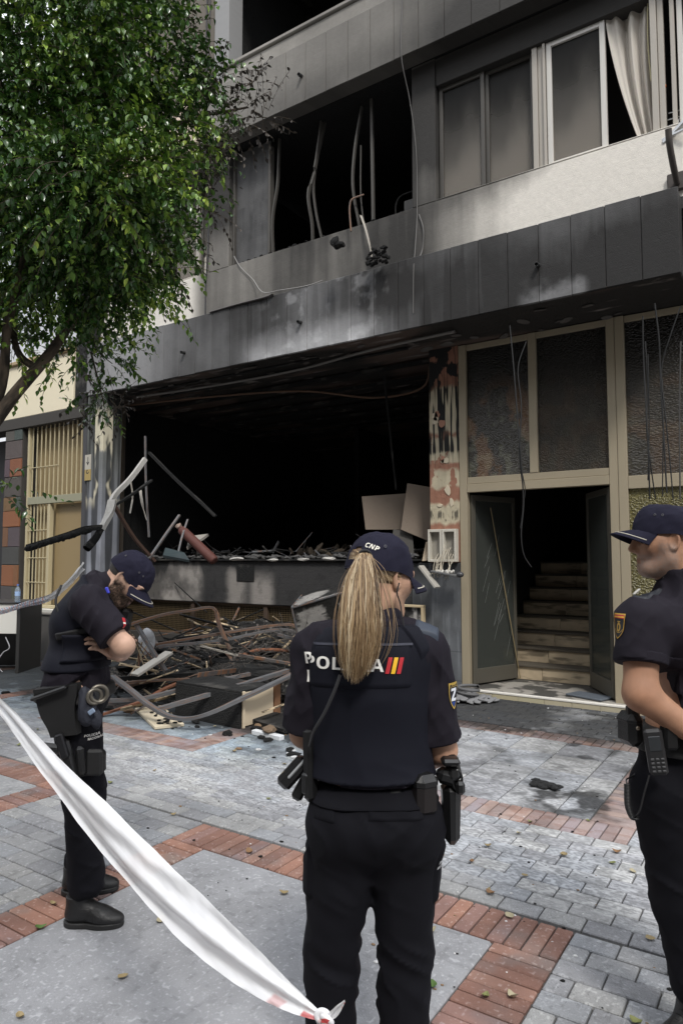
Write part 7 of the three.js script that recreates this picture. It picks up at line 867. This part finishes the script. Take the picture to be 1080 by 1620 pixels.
  mesh('shoulder_print', patch(vestF, [0.078, 1.51, 0.09], [0.1, 0.8, 0.5], [-0.5, 0.4, -0.5], 0.05, 0.04, 0.004, 8, 8), printMat(printTex(128, 100, (x) => { x.fillStyle = '#c9c9c4'; x.font = 'bold 40px sans-serif'; x.fillText('CNP', 12, 44, 100); x.fillRect(12, 58, 90, 8); x.fillRect(12, 76, 60, 8); })), vest);
  mesh('blue_tag', cbox(0.014, 0.03, 0.012, 0.003).rotateZ(0.35).translate(...[0.136, 1.462, 0.09]), std(0.05, 0.06, 0.5, 0.4), vest); mesh('sleeve_flag', patch(shirtF, [0.231, 1.327, 0.2], [0.8, 0.1, 0.55], [0.3, 0.9, 0], 0.016, 0.045, 0.003, 4, 8), printMat(printTex(32, 90, (x) => { x.fillStyle = '#a8202a'; x.fillRect(0, 0, 32, 90); x.fillStyle = '#d8d4cc'; x.fillRect(0, 40, 32, 14); })), t);
  mesh('chest_radio', cbox(0.05, 0.11, 0.05, 0.012).rotateZ(-0.2).translate(...[0.186, 1.318, -0.02]), mPoly, vest);
  // trousers
  const trB = join([bone(add(pel, [0, 0, -0.05]), add(pel, [0, 0, 0.06]), 0.127), join([bone(hipN, knN, 0.102, 0.074), bone(knN, anN, 0.074, 0.064)], 0.03), join([bone(hipF, knF, 0.1, 0.074), bone(knF, anF, 0.074, 0.064)], 0.03)], 0.03), yw = [-0.029, 1.035, 0][1];
  const trF = (x, y, z) => { const kn = Math.exp(-Math.pow((y - 0.5) / 0.14, 2)), an = sst(0.4, 0.15, y); return smax(trB(x, y, z) - 0.006 - 0.013 * (fold(x, y + 0.5 * x, z, 7, 20, 7) - 0.5) * (0.35 + kn + 1.1 * an) - 0.007 * (fold(x, y - 0.7 * x, z, 13, 14, 10) - 0.5), Math.max(0.085 + 0.03 * (x - anN[0]) - y, y - yw), 0.008); };
  const trs = mesh('trousers', skin(trF, [lo[0], 0.05, lo[2]], [hi[0], yw + 0.03, hi[2]], 0.0095), mTrouser, t);
  mesh('thigh_print', patch(trF, [0.113, 0.832, 0.2], [0.15, 0, 1], [0.02, 1, 0], 0.07, 0.03, 0.004, 8, 6), printMat(printTex(220, 96, (x) => { x.fillStyle = '#d8d4cf'; x.font = 'bold 44px sans-serif'; x.fillText('POLICIA', 4, 40); x.fillText('NACIONAL', 50, 88, 160); })), trs);
  shoe(t, footFrame([0.002, 0.097, 0.03], [1, 0, 0.1]), 0.09); shoe(t, footFrame([-0.124, 0.065, -0.25], [1, 0, -0.15]), 0.09);
  const y0 = [-0.027, 0.978, -0][1], y1 = [-0.028, 1.029, -0][1];
  const belt = mesh('belt', skin((x, y, z) => smax(trB(x, y, z) - 0.03, Math.max(y0 - y, y - y1), 0.006), [lo[0], y0 - 0.02, lo[2]], [hi[0], y1 + 0.02, hi[2]], 0.008), mGear, t);
  // dump pouch, cuffs, gloves, drop-leg holster
  mesh('dump_pouch', (() => { const g = new THREE.BoxGeometry(0.17, 0.21, 0.08, 12, 12, 6), p = g.attributes.position; for (let i = 0; i < p.count; i++) { const y = p.getY(i), k = 0.72 + 1.5 * (y + 0.1); p.setXYZ(i, p.getX(i) * k + 0.06 * (0.1 - y) + 0.03 * (n3(p.getX(i) * 12, y * 12, p.getZ(i) * 12) - 0.5), y, p.getZ(i) * k); } g.computeVertexNormals(); g.rotateZ(0.12); g.translate(...[-0.031, 0.952, 0.17]); return g; })(), mGear, belt);
  mesh('pouch_rim', bar([-0.128, 1.01, 0.19], [0.022, 1.063, 0.19], 0.11, 0.016, 0.006), mLeather, belt);
  mesh('handcuffs', M(new THREE.TorusGeometry(0.034, 0.009, 8, 26).rotateY(0.5).translate(...[0.145, 1.026, 0.19]), new THREE.TorusGeometry(0.03, 0.008, 8, 26).rotateY(0.7).translate(...[0.13, 1.017, 0.2])), std(0.16, 0.145, 0.12, 0.4, { metalness: 0.7 }), belt);
  mesh('glove', M(chunk(0.05, 4, 0.8, 1.5, 0.6, 2).translate(...[0.095, 0.973, 0.19]), chunk(0.035, 7, 0.8, 1.5, 0.6, 2).rotateZ(0.4).translate(...[0.13, 0.923, 0.18])), std(0.016, 0.018, 0.028, 0.8), belt); mesh('glove_tab', cbox(0.03, 0.02, 0.008, 0.003).rotateZ(0.6).translate(...[0.127, 0.959, 0.225]), std(0.2, 0.26, 0.36, 0.5), belt);
  mesh('leg_strap', M(bar([-0.04, 0.907, 0.16], [-0.022, 0.803, 0.17], 0.03, 0.008), skin((x, y, z) => smax(trF(x, y, z) - 0.012, Math.max([-0.019, 0.669, 0][1] - y, y - [-0.021, 0.741, 0][1], -0.03 - z), 0.005), [lo[0], 0.6, -0.05], [hi[0], 0.82, hi[2]], 0.009)), mGear, trs);
  const H = (p, g, m, n) => mesh(n, g.translate(...p), m, trs);
  H([0.016, 0.753, 0.18], M(cbox(0.055, 0.17, 0.04, 0.014).rotateZ(0.32)), mPoly, 'holster'); H([-0.002, 0.811, 0.2], M(cbox(0.036, 0.105, 0.03, 0.006).rotateZ(0.32)), std(0.02, 0.02, 0.022, 0.3, { metalness: 0.5 }), 'pistol_slide'); H([-0.051, 0.798, 0.19], M(cbox(0.095, 0.042, 0.03, 0.012).rotateZ(-0.12)), mPoly, 'pistol_grip');
  H([0.074, 0.748, 0.19], cbox(0.036, 0.12, 0.03, 0.012).rotateZ(0.12), mPoly, 'magazine_pouch'); H([0.128, 0.736, 0.175], cbox(0.07, 0.11, 0.032, 0.01), mGear, 'leg_pouch');
}
// ---------- grey bearded officer at the right edge ----------
{
  const O = [-0.324, 0, -2.687], t = thing('person', 'person with grey stubble and navy cap at the right edge, looking left, radio on belt', 'person', O, 0.5847);
  const sk = [0.37, 0.2, 0.125], lc = limbColour(sk), f = V(-0.5, 0, -0.87).normalize(), left = V(-0.87, 0, 0.5), at = (c, s, fwd) => [c[0] + left.x * s + f.x * fwd, c[1], c[2] + left.z * s + f.z * fwd];
  const fa = [f.x, 0, f.z];
  const pel = [0.001, 0.936, -0], waist = [0.009, 1.043, 0], chest = [0.019, 1.325, -0], nk = [-0.014, 1.556, -0.01], headP = [-0.073, 1.663, -0.02], shL = [-0.206, 1.388, 0.09], shR = [0.254, 1.369, -0.12], elL = [-0.239, 1.163, 0.15], elR = [0.264, 1.076, -0.05], wrL = [-0.066, 1.026, 0.2], wrR = [0.031, 0.99, 0.16];
  const hipL = [-0.122, 0.825, 0.05], hipR = [0.13, 0.785, -0.07], knL = [-0.08, 0.455, 0.05], knR = [0.153, 0.383, -0.1], anL = [-0.048, 0.203, 0.05], anR = [0.178, 0.147, -0.1];
  const torso = join([bone(at(pel, 0.05, 0), at(pel, -0.05, 0), 0.135), bone(at(waist, 0.05, 0.01), at(waist, -0.05, 0.01), 0.13), bone(at(chest, 0.06, 0), at(chest, -0.06, 0), 0.128), bone(waist, chest, 0.14, 0.13), bone(lerp3(shL, shR, 0.14), lerp3(shL, shR, 0.86), 0.074), bone(chest, nk, 0.12, 0.068)], 0.06);
  const arms = join([bone(shL, elL, 0.06, 0.052), bone(shR, elR, 0.06, 0.05), bone(elL, wrL, 0.052, 0.034), bone(elR, wrR, 0.052, 0.034)], 0.03), legs = join([bone(hipL, knL, 0.1, 0.064), bone(hipR, knR, 0.1, 0.064), bone(knL, anL, 0.06, 0.044), bone(knR, anR, 0.06, 0.044)], 0.03), under = join([torso, legs], 0.03), bodyF = (x, y, z) => smin(arms(x, y, z), under(x, y, z) + 0.016, 0.02);
  const [lo, hi] = bounds([anL, anR, nk, elL, elR, shL, shR, wrL, hipL], 0.18);
  const Hm = frame(headP, [-1, -0.07, -0.12], [-0.05, 1, 0]), hc = headColour({ skin: sk, hair: [0.07, 0.06, 0.055], beard: [0.3, 0.28, 0.265], beardMix: 0.42, scalp: 0.25 });
  const hL = handGeo(0.5, 1, lc).applyMatrix4(frame(wrL, [0.3, 0.5, 0.8], [0.85, -0.35, -0.2])), hR = handGeo(0.6, -1, lc).applyMatrix4(frame(wrR, [0, 0.5, 0.8], [-0.8, -0.3, 0.2]));
  const head = skin(headField({ neck: 0.064 }), [-0.12, -0.21, -0.14], [0.12, 0.15, 0.14], 0.0036, hc);
  mesh('beard', stubble(head, beardMask, 1100, 0.0045, 0.0004, 6).applyMatrix4(Hm), std(0.2, 0.185, 0.175, 0.7), t);
  mesh('body', mergeC(skin(bodyF, lo, hi, 0.012, lc), head.applyMatrix4(Hm), hL, hR), mSkin, t);
  addCap(t, Hm, { h: 0.088, flat: 0.42, tilt: 0.006, lift: 0.011, pitch: -0.15 });
  const aL = V(...elL).sub(V(...shL)).normalize(), aR = V(...elR).sub(V(...shR)).normalize(), cuff = (x, y, z) => { const a = (x - shL[0]) * aL.x + (y - shL[1]) * aL.y + (z - shL[2]) * aL.z, b = (x - shR[0]) * aR.x + (y - shR[1]) * aR.y + (z - shR[2]) * aR.z; return x < -0.1 ? a - 0.135 : x > 0.17 ? b - 0.15 : -1; };
  const shirtB = join([torso, join([bone(shL, lerp3(shL, elL, 0.75), 0.07, 0.067), bone(shR, lerp3(shR, elR, 0.8), 0.07, 0.066)], 0.02)], 0.04), yb = [-0.01, 1.005, -0][1];
  const shirtF = (x, y, z) => smax(smax(shirtB(x, y, z) - 0.011 - 0.013 * (fold(x + y * 0.7, y, z, 13, 8, 12) - 0.5) - 0.008 * (fold(x, y - x, z, 22, 12, 16) - 0.5), cuff(x, y, z), 0.006), Math.max(yb - y, y - nk[1] - 0.01), 0.006);
  mesh('shirt', skin(shirtF, [lo[0], yb - 0.04, lo[2]], [hi[0], nk[1] + 0.06, hi[2]], 0.008), mShirt, t);
  mesh('cuff', skin((x, y, z) => { const a = (x - shL[0]) * aL.x + (y - shL[1]) * aL.y + (z - shL[2]) * aL.z; return smax(shirtB(x, y, z) - 0.0145, Math.max(0.105 - a, a - 0.139, x + 0.06), 0.004); }, [lo[0], 1.1, lo[2]], [-0.03, 1.5, hi[2]], 0.006), mShirt, t);
  mesh('collar', skin(((cb) => (x, y, z) => smax(cb(x, y, z), Math.max(nk[1] - 0.04 - y, y - nk[1] - 0.05 - 0.35 * (x - nk[0])), 0.006))(bone(add(nk, [0.02, -0.05, 0]), add(headP, [0.035, -0.1, 0]), 0.088, 0.07)), [nk[0] - 0.15, nk[1] - 0.07, nk[2] - 0.15], [nk[0] + 0.15, nk[1] + 0.12, nk[2] + 0.15], 0.006), mShirt, t);
  const bk = [-f.x, 0, -f.z];
  mesh('back_print', patch(shirtF, at([0.054, 1.446, -0], 0.0, -0.14), bk, [0, 1, 0], 0.29, 0.15, 0.003, 40, 14), printMat(printTex(1024, 530, (x) => { x.fillStyle = '#efeeec'; x.font = 'bold 250px sans-serif'; x.fillText('POLICIA', 20, 220, 980); x.fillText('NACIONAL', 150, 480, 860); })), t);
  mesh('epaulette', patch(shirtF, [-0.158, 1.47, 0.05], [-0.45, 0.85, 0.25], [0.5, 0.4, -0.4], 0.05, 0.11, 0.008, 10, 12, 1), std(0.012, 0.014, 0.02, 0.6), t); mesh('epaulette_bar', cbox(0.03, 0.006, 0.012, 0.002).rotateZ(0.7).translate(...[-0.205, 1.49, 0.06]), std(0.5, 0.48, 0.44, 0.4), t);
  const badge = printTex(160, 260, (x) => { const sh = (k) => { x.beginPath(); x.moveTo(80 - 66 * k, 130 - 118 * k); x.lineTo(80 + 66 * k, 130 - 118 * k); x.lineTo(80 + 64 * k, 160); x.quadraticCurveTo(80 + 50 * k, 220, 80, 130 + 120 * k); x.quadraticCurveTo(80 - 50 * k, 220, 80 - 64 * k, 160); x.fill(); }; x.fillStyle = '#a8812c'; sh(1); x.fillStyle = '#0f1016'; sh(0.88); x.fillStyle = '#a3202a'; x.fillRect(24, 26, 112, 12); x.fillStyle = '#d8a33a'; x.fillRect(24, 38, 112, 14); x.fillStyle = '#a3202a'; x.fillRect(24, 52, 112, 8); x.fillStyle = '#b8913a'; x.beginPath(); x.ellipse(80, 140, 24, 44, 0, 0, 7); x.fill(); x.fillStyle = '#3a2d14'; x.beginPath(); x.ellipse(80, 142, 12, 24, 0, 0, 7); x.fill(); x.strokeStyle = '#b8913a'; x.lineWidth = 5; x.beginPath(); x.arc(80, 140, 52, 0.3, 2.84); x.stroke(); x.fillStyle = '#b8913a'; x.fillRect(62, 84, 36, 10); });
  mesh('sleeve_badge', patch(shirtF, [-0.268, 1.378, 0.1], [-0.8, 0.05, 0.55], [0.02, 1, 0], 0.062, 0.092, 0.003, 10, 12), printMat(badge), t);
  const trB = join([bone(at(pel, 0.05, 0), at(pel, -0.05, 0), 0.138), join([bone(hipL, knL, 0.11, 0.08), bone(knL, anL, 0.08, 0.068)], 0.03), join([bone(hipR, knR, 0.108, 0.08), bone(knR, anR, 0.08, 0.066)], 0.03)], 0.03), yw = [-0.01, 1, -0][1];
  const trF = (x, y, z) => { const kn = Math.exp(-Math.pow((y - 0.5) / 0.13, 2)), an = sst(0.35, 0.12, y); return smax(trB(x, y, z) - 0.006 - 0.011 * (fold(x, y + 0.5 * x, z, 7, 20, 7) - 0.5) * (0.35 + kn + an) - 0.006 * (fold(x, y - 0.7 * x, z, 13, 14, 10) - 0.5), Math.max(0.085 - y, y - yw), 0.008); };
  mesh('trousers', skin(trF, [lo[0], 0.05, lo[2]], [hi[0], yw + 0.03, hi[2]], 0.0095), mTrouser, t);
  shoe(t, footFrame([-0.024, 0.106, -0], [-0.55, 0, 0.35]), 0.09); shoe(t, footFrame([0.193, 0.071, -0.12], [0.1, 0, -1]), 0.09);
  const y0 = [-0.011, 0.957, -0][1], y1 = [-0.009, 1.035, 0][1], beltF = (x, y, z) => smax(trB(x, y, z) - 0.028, Math.max(y0 - y, y - y1), 0.006);
  const belt = mesh('belt', skin(beltF, [lo[0], y0 - 0.02, lo[2]], [hi[0], y1 + 0.02, hi[2]], 0.008), mGear, t);
  mesh('pouch', M(cbox(0.06, 0.11, 0.09, 0.02).rotateY(0.3).translate(...[-0.24, 1.032, 0.06]), cbox(0.066, 0.05, 0.096, 0.022).rotateY(0.3).translate(...[-0.241, 1.063, 0.06])), mLeather, belt); mesh('pouch_stud', new THREE.SphereGeometry(0.007, 10, 8).translate(...[-0.239, 1.046, 0.12]), std(0.3, 0.26, 0.2, 0.3, { metalness: 0.8 }), belt);
  mesh('belt_clip', cbox(0.04, 0.05, 0.04, 0.01).translate(...[-0.234, 1.089, 0.07]), mPoly, belt); mesh('spare_pouch', cbox(0.05, 0.08, 0.045, 0.01).translate(...[-0.16, 1.032, 0.17]), mPoly, belt);
  const R = new THREE.Group(); R.name = 'radio'; belt.add(R); const rp = [-0.213, 0.989, 0.185]; R.position.set(...rp); R.rotation.set(0.0, -0.25, 0.13);
  mesh('radio_body', cbox(0.056, 0.145, 0.03, 0.009), std(0.016, 0.016, 0.017, 0.4), R); mesh('radio_screen', cbox(0.036, 0.046, 0.004, 0.0015).translate(0, 0.028, 0.0155), phys(0.03, 0.033, 0.036, 0.12), R); const keys = []; for (let i = 0; i < 4; i++) for (let j = 0; j < 3; j++) keys.push(cbox(0.011, 0.007, 0.004, 0.0015).translate((j - 1) * 0.015, -0.02 - i * 0.0125, 0.0162)); mesh('keypad', M(keys), std(0.05, 0.05, 0.052, 0.5), R);
  const coil = []; const ca = [-0.272, 0.861, 0.1], cm = [-0.278, 0.791, 0.12], cb = [-0.269, 0.763, 0.14]; const axis = curve([ca, cm, cb, [-0.26, 0.786, 0.16]]); for (let i = 0; i <= 220; i++) { const p = axis.getPointAt(i / 220 * 0.86), a = i * 0.8; coil.push([p.x + 0.0085 * Math.cos(a), p.y + 0.001 * Math.sin(a), p.z + 0.0085 * Math.sin(a)]); }
  mesh('coiled_cord', M(new THREE.TubeGeometry(curve(coil), 700, 0.0024, 5, false), tube([[-0.267, 0.767, 0.14], [-0.264, 0.797, 0.17], [-0.255, 0.861, 0.19], [-0.237, 0.917, 0.19]], 0.0028, 24, 6), tube([ca, [-0.27, 0.871, 0.09], [-0.236, 0.874, 0.06], [-0.205, 0.898, 0.05]], 0.0028, 16, 6)), std(0.014, 0.014, 0.0145, 0.4), belt);
}
renderer.render(scene, camera);
